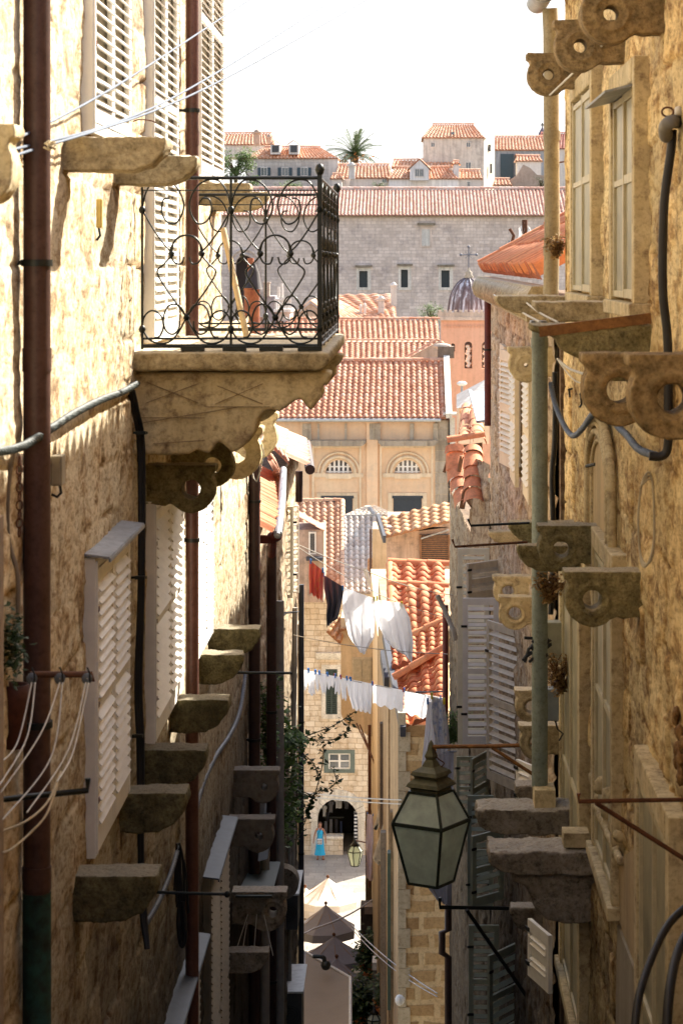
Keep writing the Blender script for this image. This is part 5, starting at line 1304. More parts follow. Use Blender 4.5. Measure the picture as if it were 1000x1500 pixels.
# leaning broken tiled ledge by the pole
t = thing('small_tiled_ledge', 'little tiled ledge with a leaning post in front of the grey roof', 'ledge', P(550, 870, 106))
roof_part('tiles', t, OC_T, P(538, 846, 105.5), P(560, 846, 105.5), P(538, 820, 107.5), P(560, 815, 107.5), pitch=.3, r=.07, seed=8)
part('post', MB().tube([P(534, 832, 105), P(552, 880, 105)], .1, 8), flat('grey_post', (.55, .52, .46), .7), t)
strip('narrow beige wall between the grey tiled roof and the red roofs', 545, 568, 775, 905, 106, BGE, d=3)
strip('dark brown corner pipe of the grey tiled roof', 541, 544, 775, 850, 105, flat('brown_strip', (.12, .07, .05), .6), name='corner_pipe', d=.1)

# ================================================================ CHURCH
YC = 135.0
CH = thing('church', 'large ochre church front with two half-round windows under a tiled roof', 'church', P(530, 900, YC))
def XC(px): return (px - CX) * YC / F
def ZC(py): return (CY - py) * YC / F
CHP = surf('peach_church_plaster', (.93, .68, .44), (.86, .58, .36), .35, dark=(.76, .56, .38), pit=.08, pscale=4, streak=.08, bump=.1)
CHS = surf('church_grey_stone', (.60, .50, .38), (.44, .37, .28), .6, pit=.2, pscale=6, streak=.35, bump=.15, brick=(1.2, .62, .03, (.75, .72, .68)), plane='XZ', mortar=(1.15, 1.1, 1.0))
CHL = surf('church_pale_stone', (.90, .72, .50), (.76, .58, .38), .8, pit=.12, pscale=6, streak=.25, bump=.08)
wins = [(496, 693), (596.5, 693)]
holes = []
for cx_, cy_ in wins: holes.append(arc(XC(cx_), ZC(cy_), XC(cx_ + 19) - XC(cx_), 0, 180, 14))
m = MB().prism([(XC(330), ZC(1000)), (XC(330), ZC(616)), (XC(637), ZC(616)), (XC(637), ZC(1000))], YC, YC + .8, holes=holes)
part('wall', m, CHP, CH)
part('rear_wall', MB().box(XC(330), XC(636), YC + .8, YC + 12, ZC(1000), ZC(616) - .05), CHP, CH)
part('corner_wall', MB().box(XC(637), XC(656), YC - .05, YC + 12, ZC(1000), ZC(616)), CHS, CH)
tr = MB(); lg = MB(); gl = MB(); br_ = MB()
for (cx_, cy_), (l0, l1) in zip(wins, ((455, 536), (554, 641))):
    for rr, w in ((24, .10), (30, .07)):
        tr.tube([(x, YC - .06, z) for x, z in arc(XC(cx_), ZC(cy_), (rr) * YC / F, 0, 180, 18)], w, 6)
    tr.box(XC(cx_ - 36), XC(cx_ - 19), YC - .12, YC, ZC(cy_ + 6), ZC(cy_)).box(XC(cx_ + 19), XC(cx_ + 36), YC - .12, YC, ZC(cy_ + 6), ZC(cy_)).box(XC(cx_ - 19), XC(cx_ + 19), YC - .14, YC, ZC(cy_ + 8), ZC(cy_ + 1))
    # recessed panel frame
    for xx in (l0 + 2, l1 - 10): tr.box(XC(xx), XC(xx + 3), YC - .10, YC, ZC(1000), ZC(656))
    tr.box(XC(l0 + 2), XC(l1 - 7), YC - .10, YC, ZC(656), ZC(653))
    lg.prism([(XC(l0), ZC(644)), (XC(l1), ZC(644)), (XC(l1), ZC(647)), (XC(l1 - 5), ZC(652)), (XC(l0 + 5), ZC(652)), (XC(l0), ZC(647))], YC - .75, YC)
    gl.prism(arc(XC(cx_), ZC(cy_), 18.5 * YC / F, 0, 180, 14), YC + .35, YC + .4)
    fx = [cx_ + k for k in (-13, -6.5, 0, 6.5, 13)]
    for x in fx: h = math.sqrt(max(0, 18.5 ** 2 - (x - cx_) ** 2)); br_.box(XC(x) - .06, XC(x) + .06, YC + .2, YC + .3, ZC(cy_), ZC(cy_ - h))
    for dy in (1.5, 9): h = math.sqrt(18.5 ** 2 - dy ** 2); br_.box(XC(cx_ - h), XC(cx_ + h), YC + .21, YC + .29, ZC(cy_ - dy) - .04, ZC(cy_ - dy) + .04)
part('window_mouldings', tr, CHL, CH); part('ledge', lg, CHS, CH); part('window_glass', gl, GLASS, CH); part('glazing_bars', br_, WHITEP, CH)
# pilasters and dark frieze stains
part('pilaster', MB().box(XC(537), XC(553), YC - .16, YC, ZC(1000), ZC(618)), CHP, CH)
part('pilaster', MB().box(XC(440), XC(453), YC - .16, YC, ZC(1000), ZC(618)), CHP, CH)
for x0_, x1_ in ((443, 456), (465, 468), (505, 508), (541, 557), (600, 606), (634, 641)): part('stone_block', MB().box(XC(x0_), XC(x1_), YC - .2, YC - .161, ZC(644), ZC(620)), CHS, CH)
part('eave_gutter', MB().tube([(XC(330), YC - .55, ZC(614.5)), (XC(645), YC - .55, ZC(614.5))], .09, 8), flat('pale_grey_metal', (.55, .55, .52), .5), CH)
for cx_, x0_, x1_ in ((0, 472, 516), (1, 576, 617)):
    part('door', MB().box(XC(x0_), XC(x1_), YC - .02, YC + .02, ZC(1000), ZC(730)).box(XC(x0_ - 2), XC(x1_ + 2), YC - .1, YC, ZC(730), ZC(726)), flat('blue_black_door', (.04, .05, .06), .6), CH)
    part('door_surround', MB().box(XC(x0_ - 8), XC(x0_ - 1), YC - .08, YC, ZC(1000), ZC(722)).box(XC(x1_ + 1), XC(x1_ + 8), YC - .08, YC, ZC(1000), ZC(722)).box(XC(x0_ - 1), XC(x1_ + 1), YC - .08, YC, ZC(726), ZC(722)), CHL, CH)
# roofs: main slope, then two more behind
CHT = tilemat('weathered_pink_red_tiles', [(.56, .22, .11), (.68, .31, .17), (.78, .46, .30), (.62, .26, .13)], .35)
yr = 143.0; zr = (CY - 530) * yr / F
roof_part('roof', CH, CHT, (XC(330), YC - .5, ZC(612)), (XC(655), YC - .5, ZC(612)), (XC(330), yr, zr), (XC(655), yr, zr), pitch=.335, tl=.52, r=.085, seed=1)
part('ridge_tiles', ridge_mb((XC(330), yr, zr + .08), (XC(657), yr, zr + .08), .17, .5, seed=2), CHT, CH, fixn=False)
part('gable_coping', MB().beam((XC(657), YC - .6, ZC(612) + .15), (XC(657), yr, zr + .25), .35, .3).beam((XC(660), YC - .4, ZC(606)), (XC(664), YC + .6, ZC(606)), .9, .12), surf('white_limewash', (.86, .80, .70), (.74, .68, .58), 1), CH)
part('gable_wall', MB().add([(XC(658), YC - .4, ZC(1000)), (XC(658), yr, ZC(1000)), (XC(658), yr, zr), (XC(658), YC - .4, ZC(612))], [(0, 1, 2, 3)]).add([(XC(658), YC + .2, ZC(612)), (XC(666), YC + .2, ZC(612)), (XC(666), YC + .2, ZC(800)), (XC(658), YC + .2, ZC(800))], [(0, 1, 2, 3)]), surf('white_limewash', (.86, .80, .70), (.74, .68, .58), 1), CH)
CN = thing('church_nave_roofs', 'two long parallel tiled roofs directly behind the church front', 'roof', P(560, 530, 150))
def X2(px, Y): return (px - CX) * Y / F
def Z2(py, Y): return (CY - py) * Y / F
roof_part('tiles', CN, CHT, (X2(380, 146), 146, Z2(530, 146)), (X2(652, 146), 146, Z2(530, 146)), (X2(380, 151), 151, Z2(501, 151)), (X2(652, 151), 151, Z2(501, 151)), pitch=.34, tl=.5, r=.085, seed=7)
part('ridge_tiles', ridge_mb((X2(380, 151), 151, Z2(499, 151)), (X2(640, 151), 151, Z2(499, 151)), .13, .5), CHT, CN, fixn=False)
roof_part('rear_tiles', CN, CHT, (X2(380, 155), 155, Z2(499, 155)), (X2(645, 155), 155, Z2(499, 155)), (X2(380, 161), 161, Z2(469, 161)), (X2(642, 161), 161, Z2(469, 161)), pitch=.34, tl=.5, r=.085, seed=8)
part('rear_ridge_tiles', ridge_mb((X2(380, 161), 161, Z2(467.5, 161)), (X2(643, 161), 161, Z2(467.5, 161)), .15, .5), CHT, CN, fixn=False)
part('gable', MB().prism([(X2(590, 145), Z2(528, 145)), (X2(642, 145), Z2(500, 145)), (X2(648, 145), Z2(528, 145))], 145, 145.4), surf('pale_gable', (.74, .62, .50), (.6, .5, .4), 1), CN)
part('gable_tiles', ridge_mb(P(590, 527, 144.9), P(640, 498, 144.9), .12, .5), CHT, CN, fixn=False)
part('wall', MB().box(X2(380, 146), X2(640, 146), 151.5, 160, -26, -5.0), CHP, CN)
t = thing('roof_chimney', 'squat brown chimney box at the right end of the church ridge', 'chimney', P(652, 525, 143.5))
part('stack', MB().box(X2(641, 143), X2(665, 143), 143.2, 144.5, Z2(525, 143), Z2(508, 143)), surf('brown_rubble', (.30, .22, .16), (.2, .15, .11), 2), t)
part('cap', MB().ball(P(647, 507, 143.6), .35, 10, (1.6, 1, .5)), surf('pale_gable', (.74, .62, .50), (.6, .5, .4), 1), t)
part('pots', MB().box(X2(643, 143), X2(648, 143), 142.9, 143.1, Z2(528, 143), Z2(524, 143)).box(X2(653, 143), X2(658, 143), 142.9, 143.1, Z2(528, 143), Z2(524, 143)), RD_T, t)
t = thing('lamp_post', 'thin pole with a small round lamp head right of the church roof', 'lamp post', P(675, 590, 128))
part('pole', MB().tube([P(677, 615, 128), P(676, 565, 128)], .06, 6), ZINC, t); part('head', MB().ball(P(676, 562, 128), .28, 10, (1, 1, .5)), WHITEP, t)
# small dark slate roofs between church and right row
t = thing('small_grey_roof', 'little grey roof right of the church below the orange bell tower', 'roof', P(695, 600, 120))
part('roof', MB().add(pq([(668, 598, 118), (712, 592, 118), (712, 555, 126), (668, 578, 126)]), [(0, 1, 2, 3)]), surf('grey_slate', (.34, .32, .31), (.24, .22, .21), 1), t)
part('wall', MB().box(X2(672, 119), X2(716, 119), 119, 125, Z2(650, 119), Z2(598, 119)), CHP, t)

# ================================================================ BELL TOWER with dome
YT = 165.0
BT = thing('bell_tower', 'orange bell tower with arched openings, battlements and a dark ribbed dome', 'tower', P(690, 640, YT))
ORP = surf('orange_pink_plaster', (.82, .50, .36), (.72, .42, .29), .4, pit=.1, pscale=4, streak=.12, bump=.05)
xt0, xt1 = X2(646, YT), X2(745, YT)
hl = []
for cx_, w, z0_, z1_ in ((685.5, 5.6, 540, 506), (711, 5.6, 540, 506), (663, 3.0, 515, 506), (736, 5.6, 540, 506)):
    hl.append([(X2(cx_ + w, YT), Z2(z0_, YT))] + arc(X2(cx_, YT), Z2(z1_, YT), w * YT / F, 0, 180, 10) + [(X2(cx_ - w, YT), Z2(z0_, YT))])
part('wall', MB().prism([(xt0, Z2(700, YT)), (xt1, Z2(700, YT)), (xt1, Z2(471, YT)), (xt0, Z2(471, YT))], YT, YT + .7, holes=hl), ORP, BT)
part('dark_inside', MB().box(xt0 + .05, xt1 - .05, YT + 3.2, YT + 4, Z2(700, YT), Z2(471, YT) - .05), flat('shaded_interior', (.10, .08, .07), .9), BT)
part('side_wall', MB().box(xt0, xt0 + .4, YT + .7, YT + 4.2, Z2(700, YT), Z2(471, YT)), ORP, BT)
m = MB()
for cx_ in (685.5, 711):
    for k in range(9): m.ball(P(cx_ + 1.5 * math.sin(k * 2.1), 536 - k * 3.6, YT + .35), .12, 6, (1.5, 1, 1))
part('tracery', m, WHITEP, BT)
m = MB(); 
for k in range(22): xk = X2(648 + k * 4.4, YT); m.prism([(xk, Z2(476, YT)), (xk + .12, Z2(480, YT)), (xk + .2, Z2(476, YT))], YT - .08, YT)
m.box(xt0 - .05, xt1 + .05, YT - .12, YT + .3, Z2(471, YT), Z2(469, YT))
part('frieze', m, ORP, BT)
m = MB(); PB = surf('pale_battlement_stone', (.76, .64, .54), (.64, .53, .44), 1, bump=.1)
m.box(xt0 - .25, xt1 + .25, YT - .3, YT + .1, Z2(469, YT), Z2(464, YT)); m.box(xt0 - .25, xt1 + .25, YT - .22, YT, Z2(464, YT), Z2(457.5, YT))
k = 0
while xt0 - .2 + k * .36 < xt1:
    x = xt0 - .2 + k * .36; m.box(x, x + .2, YT - .26, YT + .04, Z2(457.5, YT), Z2(454, YT)); m.prism(arc(x + .1, Z2(457.5, YT) - .06, .12, 180, 360, 8), YT - .27, YT - .23); k += 1
part('battlements', m, PB, BT)
# dome
cd = P(686, 455, YT + 2.6); R = X2(717, YT) - X2(687, YT)
prof = [(R * 1.02, -.4), (R * 1.02, 0)] + [(R * math.cos(math.radians(a)), R * 1.62 * math.sin(math.radians(a))) for a in range(5, 88, 6)] + [(.12, R * 1.63)]
nt = NT('streaked_dome_metal')
tc = nt.new('ShaderNodeNewGeometry'); n1 = noise(nt, mapping(nt, tc.outputs['Position'], (2.4, 2.4, .35)), 1.2, 7, .65)
col = ramp(nt, n1, [(.38, (.13, .07, .06)), (.5, (.26, .20, .20)), (.6, (.66, .66, .70))]); nt.link(col, nt.b.inputs['Base Color']); nt.b.inputs['Roughness'].default_value = .5
dm_ = MB().lathe(prof, cd, 28)
part('dome', dm_, nt.m, BT)
rb = MB()
for k in range(12):
    a = 2 * pi * k / 12 + .13; rb.tube([cd + Vector((math.cos(a) * r * 1.005, math.sin(a) * r * 1.005, z)) for r, z in prof[1:]], .07, 5)
part('dome_ribs', rb, flat('dome_rib_metal', (.16, .12, .12), .5), BT)
tp = cd + Vector((0, 0, R * 1.60))
part('finial', MB().lathe([(.28, 0), (.34, .12), (.22, .3), (.26, .4), (.1, .55), (.06, .75)], tp, 14), surf('pale_finial', (.68, .60, .48), (.5, .44, .34), 3), BT)
m = MB(); t0 = tp + Vector((0, 0, .7))
m.tube([t0, t0 + Vector((0, 0, 1.5))], .045, 6).tube([t0 + Vector((-.55, 0, .95)), t0 + Vector((.55, 0, .95))], .045, 6)
for v in ((-.55, .95), (.55, .95), (0, 1.5)): m.ball(t0 + Vector((v[0], 0, v[1])), .11, 6)
for a in range(4): q = pi / 4 + a * pi / 2; m.tube([t0 + Vector((0, 0, .95)), t0 + Vector((math.cos(q) * .34, 0, .95 + math.sin(q) * .34))], .02, 4)
part('cross', m, flat('grey_iron', (.16, .17, .2), .5), BT)

# ================================================================ MONASTERY WALL
YM = 220.0
MO = thing('monastery', 'long grey-pink stone building with an unbroken tiled roof across the whole view', 'monastery', P(560, 560, YM))
MOS = surf('grey_pink_ashlar', (.80, .69, .62), (.68, .58, .52), .15, dark=(.50, .43, .41), pit=.12, pscale=3, streak=.16, bump=.1, brick=(.62, .30, .03, (.80, .78, .76)), plane='XZ', mortar=(.76, .74, .74))
ww = [(526, 397, 538, 421), (587, 395, 597, 421), (646, 396, 658, 421)]
hl = [[(X2(a, YM), Z2(b, YM)), (X2(c_, YM), Z2(b, YM)), (X2(c_, YM), Z2(d, YM)), (X2(a, YM), Z2(d, YM))] for a, b, c_, d in ww]
ra = (X2(373, YM) - X2(344, YM)) / 2
hl.append([(X2(373, YM), Z2(470, YM))] + arc(X2(358.5, YM), Z2(387, YM), ra, 0, 180, 12) + [(X2(344, YM), Z2(470, YM))])
part('wall', MB().prism([(X2(180, YM), Z2(640, YM)), (X2(860, YM), Z2(640, YM)), (X2(860, YM), Z2(318, YM)), (X2(180, YM), Z2(318, YM))], YM, YM + 1, holes=hl), MOS, MO)
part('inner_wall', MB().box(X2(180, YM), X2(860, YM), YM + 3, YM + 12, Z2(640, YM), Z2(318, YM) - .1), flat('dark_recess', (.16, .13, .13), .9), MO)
pn = MB(); WST = surf('white_window_stone', (.84, .80, .74), (.74, .69, .62), 1, bump=.05)
for a, b, c_, d in ww:
    sr = MB(); hd = MB()
    sr.box(X2(a - 4, YM), X2(a, YM), YM - .08, YM + .1, Z2(d + 4, YM), Z2(b - 5, YM)).box(X2(c_, YM), X2(c_ + 5, YM), YM - .08, YM + .1, Z2(d + 4, YM), Z2(b - 5, YM)).box(X2(a, YM), X2(c_, YM), YM - .08, YM + .1, Z2(b, YM), Z2(b - 5, YM)).box(X2(a, YM), X2(c_, YM), YM - .1, YM + .1, Z2(d + 4, YM), Z2(d, YM))
    hd.prism([(X2(a - 6, YM), Z2(b - 6, YM)), (X2(c_ + 7, YM), Z2(b - 6, YM)), (X2(c_ + 7, YM), Z2(b - 8.5, YM)), (X2(a - 6, YM), Z2(b - 8.5, YM))], YM - .5, YM)
    part('window_surround', sr, WST, MO); part('window_hood', hd, GREYST, MO)
    pn.box(X2(a, YM), X2(c_, YM), YM + .5, YM + .55, Z2(d, YM), Z2(b, YM))
WST = surf('white_window_stone', (.84, .80, .74), (.74, .69, .62), 1, bump=.05)
part('window_panes', pn, flat('dark_blue_pane', (.03, .05, .06), .4), MO)
part('blocked_window', MB().box(X2(615, YM), X2(632, YM), YM - .06, YM + .02, Z2(362, YM), Z2(333, YM)), surf('blocked_stone', (.76, .64, .56), (.66, .55, .48), .6), MO)
part('blocked_window_panel', MB().box(X2(617.5, YM), X2(629, YM), YM - .1, YM - .062, Z2(360, YM), Z2(336, YM)), surf('pale_panel', (.80, .78, .74), (.7, .68, .64), 1), MO)
part('blocked_window_hood', MB().box(X2(611, YM), X2(637, YM), YM - .45, YM, Z2(330, YM), Z2(326.5, YM)), GREYST, MO)
m = MB(); 
for rr in (ra, ra + .45):
    m.tube([(x, YM - .05, z) for x, z in [(X2(358.5, YM) + rr, Z2(470, YM))] + arc(X2(358.5, YM), Z2(387, YM), rr, 0, 180, 14) + [(X2(358.5, YM) - rr, Z2(470, YM))]], .14, 5)
part('arch_moulding', m, MOS, MO)
part('eave', MB().box(X2(180, YM), X2(860, YM), YM - .35, YM + .5, Z2(318, YM), Z2(315.5, YM)), CHS, MO)
MOT = tilemat('hazed_pink_tiles', [(.60, .31, .21), (.72, .42, .31), (.80, .58, .46), (.64, .35, .24)], .2)  # paled tile colours: distance haze painted in
yr = 228.0; zr = Z2(278, yr)
roof_part('roof', MO, MOT, (X2(180, YM), YM - .6, Z2(316, YM)), (X2(860, YM), YM - .6, Z2(316, YM)), (X2(180, YM), yr, zr), (X2(860, YM), yr, zr), pitch=.335, tl=.6, r=.10, seed=1)
part('ridge_tiles', ridge_mb((X2(180, YM), yr, zr + .1), (X2(860, YM), yr, zr + .1), .2, .6), MOT, MO, fixn=False)

# ================================================================ HOUSES in the middle distance below the monastery
def house(label, px0, px1, pyb, pyt, Y, depth, wallm, roofm, rtype='gable', rise=20, windows=(), name='town_house', shut=None, over=3, side=None, ridge=(.0, 1.0), pitch=.4, seed=0, parts=(), zb=None):
    t = thing(name, label, 'house', P((px0 + px1) / 2, pyb, Y))
    x0, x1 = X2(px0, Y), X2(px1, Y); zb = Z2(pyb, Y) if zb is None else zb; zt = Z2(pyt, Y)
    part('wall', MB().box(x0, x1, Y, Y + depth, zb, zt), wallm, t)
    k = Y / F
    o = over * k
    if rtype == 'front':      # slope facing us, ridge parallel to picture
        r0 = x0 + (x1 - x0) * ridge[0]; r1 = x0 + (x1 - x0) * ridge[1]; yr_ = Y + depth * .5; zr_ = Z2(pyt - rise, yr_)
        roof_part('roof', t, roofm, (x0 - o, Y - o, zt - .02), (x1 + o, Y - o, zt - .02), (r0, yr_, zr_), (r1, yr_, zr_), pitch=pitch, tl=.6, r=.1, seed=seed)
        part('rear_roof', MB().add([(x0 - o, Y + depth + o, zt), (x1 + o, Y + depth + o, zt), (r1, yr_, zr_ - .05), (r0, yr_, zr_ - .05), (x0 - o, Y - o, zt - .1), (x1 + o, Y - o, zt - .1)], [(0, 1, 2, 3), (1, 5, 2), (4, 0, 3)]), roofm, t)
        part('ridge_tiles', ridge_mb((r0, yr_, zr_ + .08), (r1, yr_, zr_ + .08), .16, .5), roofm, t, fixn=False)
    elif rtype == 'gable':    # gable facing us
        xm = (x0 + x1) / 2; zr_ = Z2(pyt - rise, Y)
        part('gable', MB().prism([(x0, zt - .01), (x1, zt - .01), (xm, zr_)], Y, Y + depth), wallm, t)
        for s_, xe in ((-1, x0), (1, x1)):
            e0 = Vector((xe + s_ * o, Y - o, zt - .1)); e1 = Vector((xe + s_ * o, Y + depth, zt - .1)); r0 = Vector((xm, Y - o, zr_ + .12)); r1 = Vector((xm, Y + depth, zr_ + .12))
            roof_part('roof', t, roofm, e0, e1, r0, r1, pitch=pitch, tl=.5, r=.08, seed=seed)
    fw = MB(); pw = MB(); sw = MB()
    for wx0, wy0, wx1, wy1 in windows:
        a, b, c_, d = X2(wx0, Y), Z2(wy1, Y), X2(wx1, Y), Z2(wy0, Y)
        e = .9 * k
        w_ = part('window', MB().box(a - e, c_ + e, Y - .12, Y - .0, b - e, b).box(a - e, c_ + e, Y - .12, Y - .0, d, d + e).box(a - e, a, Y - .12, Y, b, d).box(c_, c_ + e, Y - .12, Y, b, d).box((a + c_) / 2 - .3 * k, (a + c_) / 2 + .3 * k, Y - .1, Y, b, d), WST, t)
        part('pane', MB().box(a, c_, Y - .05, Y - .03, b, d), GLASS, w_)
        if shut:
            hw = (c_ - a) * .55
            part('shutters', MB().box(a - e - hw, a - e, Y - .14, Y - .04, b - e * .5, d + e * .5).box(c_ + e, c_ + e + hw, Y - .14, Y - .04, b - e * .5, d + e * .5), shut, w_)
    return t
def chimney(label, px, pyb, pyt, Y, w=6, mat=None, hat=True):
    t = thing('chimney', label, 'chimney', P(px, pyb, Y)); k = Y / F; mat = mat or WST
    part('stack', MB().box(X2(px - w / 2, Y), X2(px + w / 2, Y), Y, Y + w * k, Z2(pyb, Y), Z2(pyt + 5, Y)), mat, t)
    part('cap', MB().box(X2(px - w * .75, Y), X2(px + w * .75, Y), Y - w * .25 * k, Y + w * 1.25 * k, Z2(pyt + 5, Y), Z2(pyt + 3, Y)).lathe([(w * .5 * k, 0), (w * .42 * k, 2 * k), (.02, 4 * k)], (X2(px, Y), Y + w * .5 * k, Z2(pyt + 3, Y)), 8), mat, t)
    return t
PLW = surf('pale_plaster', (.80, .74, .68), (.70, .64, .58), .4, pit=.1, pscale=4, streak=.2, bump=.05)
GRW = surf('grey_far_stone', (.72, .67, .61), (.60, .55, .50), .3, pit=.15, pscale=3, streak=.2, bump=.1, brick=(.8, .4, .04, (.82, .8, .8)), plane='XZ', mortar=(.8, .8, .8))
BRW = surf('brown_far_rubble', (.50, .40, .32), (.40, .31, .25), .6, pit=.3, pscale=4, streak=.1, bump=.1)
FT = tilemat('far_orange_tiles', [(.68, .30, .15), (.78, .42, .25), (.84, .56, .38), (.70, .34, .18)], .2)  # hill walls and tiles kept pale, haze put into their base colours
t = thing('gabled_house', 'house with a brown rubble gable and orange roof behind the balcony corner', 'house', P(450, 500, 172))
YG = 172.0
part('gable_wall', MB().prism([(X2(395, YG), Z2(560, YG)), (X2(395, YG), Z2(492, YG)), (X2(455, YG), Z2(444, YG)), (X2(515, YG), Z2(492, YG)), (X2(515, YG), Z2(560, YG))], YG, YG + .5), BRW, t)
roof_part('roof', t, FT, P(515, 491, YG - .3), P(546, 466, YG + 3), P(455, 440, YG - .3), P(482, 431, YG + 9), pitch=.36, tl=.5, r=.08)
roof_part('roof', t, FT, P(546, 466, YG + 3), P(582, 466, YG + 3), P(484, 432, YG + 9), P(580, 431, YG + 9), pitch=.36, tl=.5, r=.08, seed=3)
part('verge_tiles', ridge_mb(P(395, 492, YG - .1), P(455, 441, YG - .1), .14, .5), FT, t, fixn=False); part('verge_tiles', ridge_mb(P(455, 441, YG - .1), P(516, 492, YG - .1), .14, .5), FT, t, fixn=False)
a = P(436, 491, YG - .05); b = P(456, 478, YG - .05); f = part('window', MB().box(a.x, b.x, YG - .1, YG, a.z, b.z), WST, t)
part('pane', MB().box(a.x + .12, a.x + .42, YG - .13, YG - .101, a.z + .1, b.z - .1).box(b.x - .42, b.x - .12, YG - .13, YG - .101, a.z + .1, b.z - .1), GLASS, f)
part('rear_wall', MB().box(X2(540, YG + 9), X2(580, YG + 9), YG + 3.2, YG + 9, Z2(560, YG), Z2(466, YG + 3)), BRW, t)
chimney('white chimney with a pointed cap right of the orange gabled roof', 576, 466, 414, 178, 8)
chimney('rounded grey chimney on the orange gabled roof', 558, 468, 434, 176, 9, GRW)
chimney('slim white chimney, left one of a pair on the gabled roof', 528, 466, 446, 176, 4)
chimney('slim white chimney, right one of a pair on the gabled roof', 534, 466, 444, 176, 4)
t = thing('roof_terrace_house', 'grey block with a balustraded terrace seen through the balcony scrolls', 'house', P(405, 540, 160))
YR_ = 160.0
part('wall', MB().box(X2(385, YR_), X2(403, YR_), YR_, YR_ + 5, Z2(560, YR_), Z2(434, YR_)), surf('mauve_grey_render', (.42, .37, .38), (.34, .30, .31), .5), t)
part('lit_wall', MB().box(X2(403, YR_) + .01, X2(424, YR_), YR_ + .3, YR_ + 5, Z2(560, YR_), Z2(456, YR_)), PLW, t)
part('terrace_slab', MB().box(X2(401, YR_), X2(427, YR_), YR_ - .4, YR_ + 5, Z2(457, YR_), Z2(453, YR_)), WST, t)
m = MB()
for k in range(9): m.tube([P(404 + k * 2.7, 453, YR_ - .2), P(404 + k * 2.7, 440, YR_ - .2)], .05, 6)
m.box(X2(402, YR_), X2(427, YR_), YR_ - .3, YR_ - .1, Z2(440, YR_), Z2(437.5, YR_)); part('balustrade', m, WST, t)
part('chimney_stack', MB().box(X2(386, YR_), X2(395, YR_), YR_ - .3, YR_ + .4, Z2(434, YR_), Z2(415, YR_)).box(X2(385, YR_), X2(396, YR_), YR_ - .4, YR_ + .5, Z2(415, YR_), Z2(413, YR_)), BRW, t)
part('vent_pipes', MB().tube([P(408, 436, YR_), P(408, 420, YR_)], .1, 6).tube([P(414, 436, YR_), P(413, 415, YR_)], .08, 6), WST, t)
t = thing('terracotta_chimney', 'orange terracotta chimney with a dark cowl behind the balcony, next to the pole', 'chimney', P(370, 500, 40))
part('stack', MB().lathe([(.11, 0), (.13, .15), (.13, .9), (.16, .95)], P(369, 505, 40), 16), rustmat('orange_brown_clay', (.62, .22, .08), (.35, .10, .05), 6), t)
part('cowl', MB().lathe([(.16, .0), (.15, .02), (.10, .28), (.05, .42)], P(371, 422, 40) - Vector((0, 0, .02)), 12), flat('dark_cowl', (.05, .035, .03), .6), t)
part('pot', MB().tube([P(368, 415, 40), P(367, 378, 40)], .055, 10), rustmat('orange_brown_clay', (.62, .22, .08), (.35, .10, .05), 6), t)

# ================================================================ HILL HOUSES
YH = 265.0
DSH = flat('dark_blue_shutters', (.05, .08, .10), .6)
t = house('long grey stone house with two dormers and dark shutters, behind the tree', 360, 494, 300, 232, YH, 9, GRW, FT, 'front', 16, [(383, 246, 391, 257), (413, 246, 422, 257), (441, 246, 450, 257)], shut=DSH, ridge=(.18, .80), seed=1)
part('lit_side_wall', MB().box(X2(481, YH), X2(495, YH), YH - .06, YH + 9.1, Z2(300, YH), Z2(230, YH)), PLW, t)
for i, cx_ in enumerate((403, 430)):
    d_ = thing('roof_dormer', ['left of two small dormers on the grey hill house', 'right of two small dormers on the grey hill house'][i], 'dormer', P(cx_, 224, YH), group='dormers on the grey hill house')
    part('wall', MB().box(X2(cx_ - 7, YH), X2(cx_ + 7, YH), YH, YH + 4, Z2(226, YH), Z2(212, YH)), PLW, d_)
    part('pane', MB().box(X2(cx_ - 4.5, YH), X2(cx_ + 5, YH), YH - .06, YH - .02, Z2(223, YH), Z2(213, YH)), DARKW, d_)
    roof_part('roof', d_, FT, P(cx_ - 8.5, 212, YH - .2), P(cx_ - 8.5, 212, YH + 4), P(cx_, 206, YH - .2), P(cx_, 206, YH + 4), pitch=.4, r=.08); roof_part('roof', d_, FT, P(cx_ + 8.5, 212, YH - .2), P(cx_ + 8.5, 212, YH + 4), P(cx_, 206, YH - .2), P(cx_, 206, YH + 4), pitch=.4, r=.08)
house('low orange roof at the far left above the tree', 300, 400, 230, 212, 278, 8, PLW, FT, 'front', 16, ridge=(.05, .95), seed=2)
chimney('brown double chimney on the low orange roof above the tree', 376, 212, 190, 274, 9, BRW); chimney('small brown chimney beside the double one', 394, 210, 197, 272, 6, BRW)
house('low pale house with an orange roof under the palm', 492, 572, 300, 261, 262, 7, PLW, FT, 'front', 19, [(560, 262, 566, 267)], ridge=(.02, .98), seed=3)
part('lit_wall', MB().box(X2(492, 261), X2(512, 261), 261, 261.5, Z2(300, 261), Z2(262, 261)), PLW, house('tiny lean-to with bright roof just right of the grey hill house', 486, 500, 300, 262, 258, 3, PLW, FT, 'front', 6, seed=30))
chimney('white chimney in the orange roof under the palm', 515, 262, 238, 259, 9)
house('white house front with tiled roofs right of the palm', 569, 670, 300, 262, 256, 7, surf('white_far_plaster', (.88, .85, .82), (.80, .77, .73), .5, pit=.08, bump=.05), FT, 'front', 16, ridge=(.1, .9), seed=4)
house('small white gable with a double window standing on the tiled roof', 600, 628, 264, 247, 254, 4, surf('white_far_plaster', (.88, .85, .82), (.80, .77, .73), .5), FT, 'gable', 13, [(608, 248, 613, 258), (614.5, 248, 619.5, 258)], seed=5)
house('back roof row behind the small white gable', 576, 664, 262, 245, 268, 6, PLW, FT, 'front', 10, seed=6)
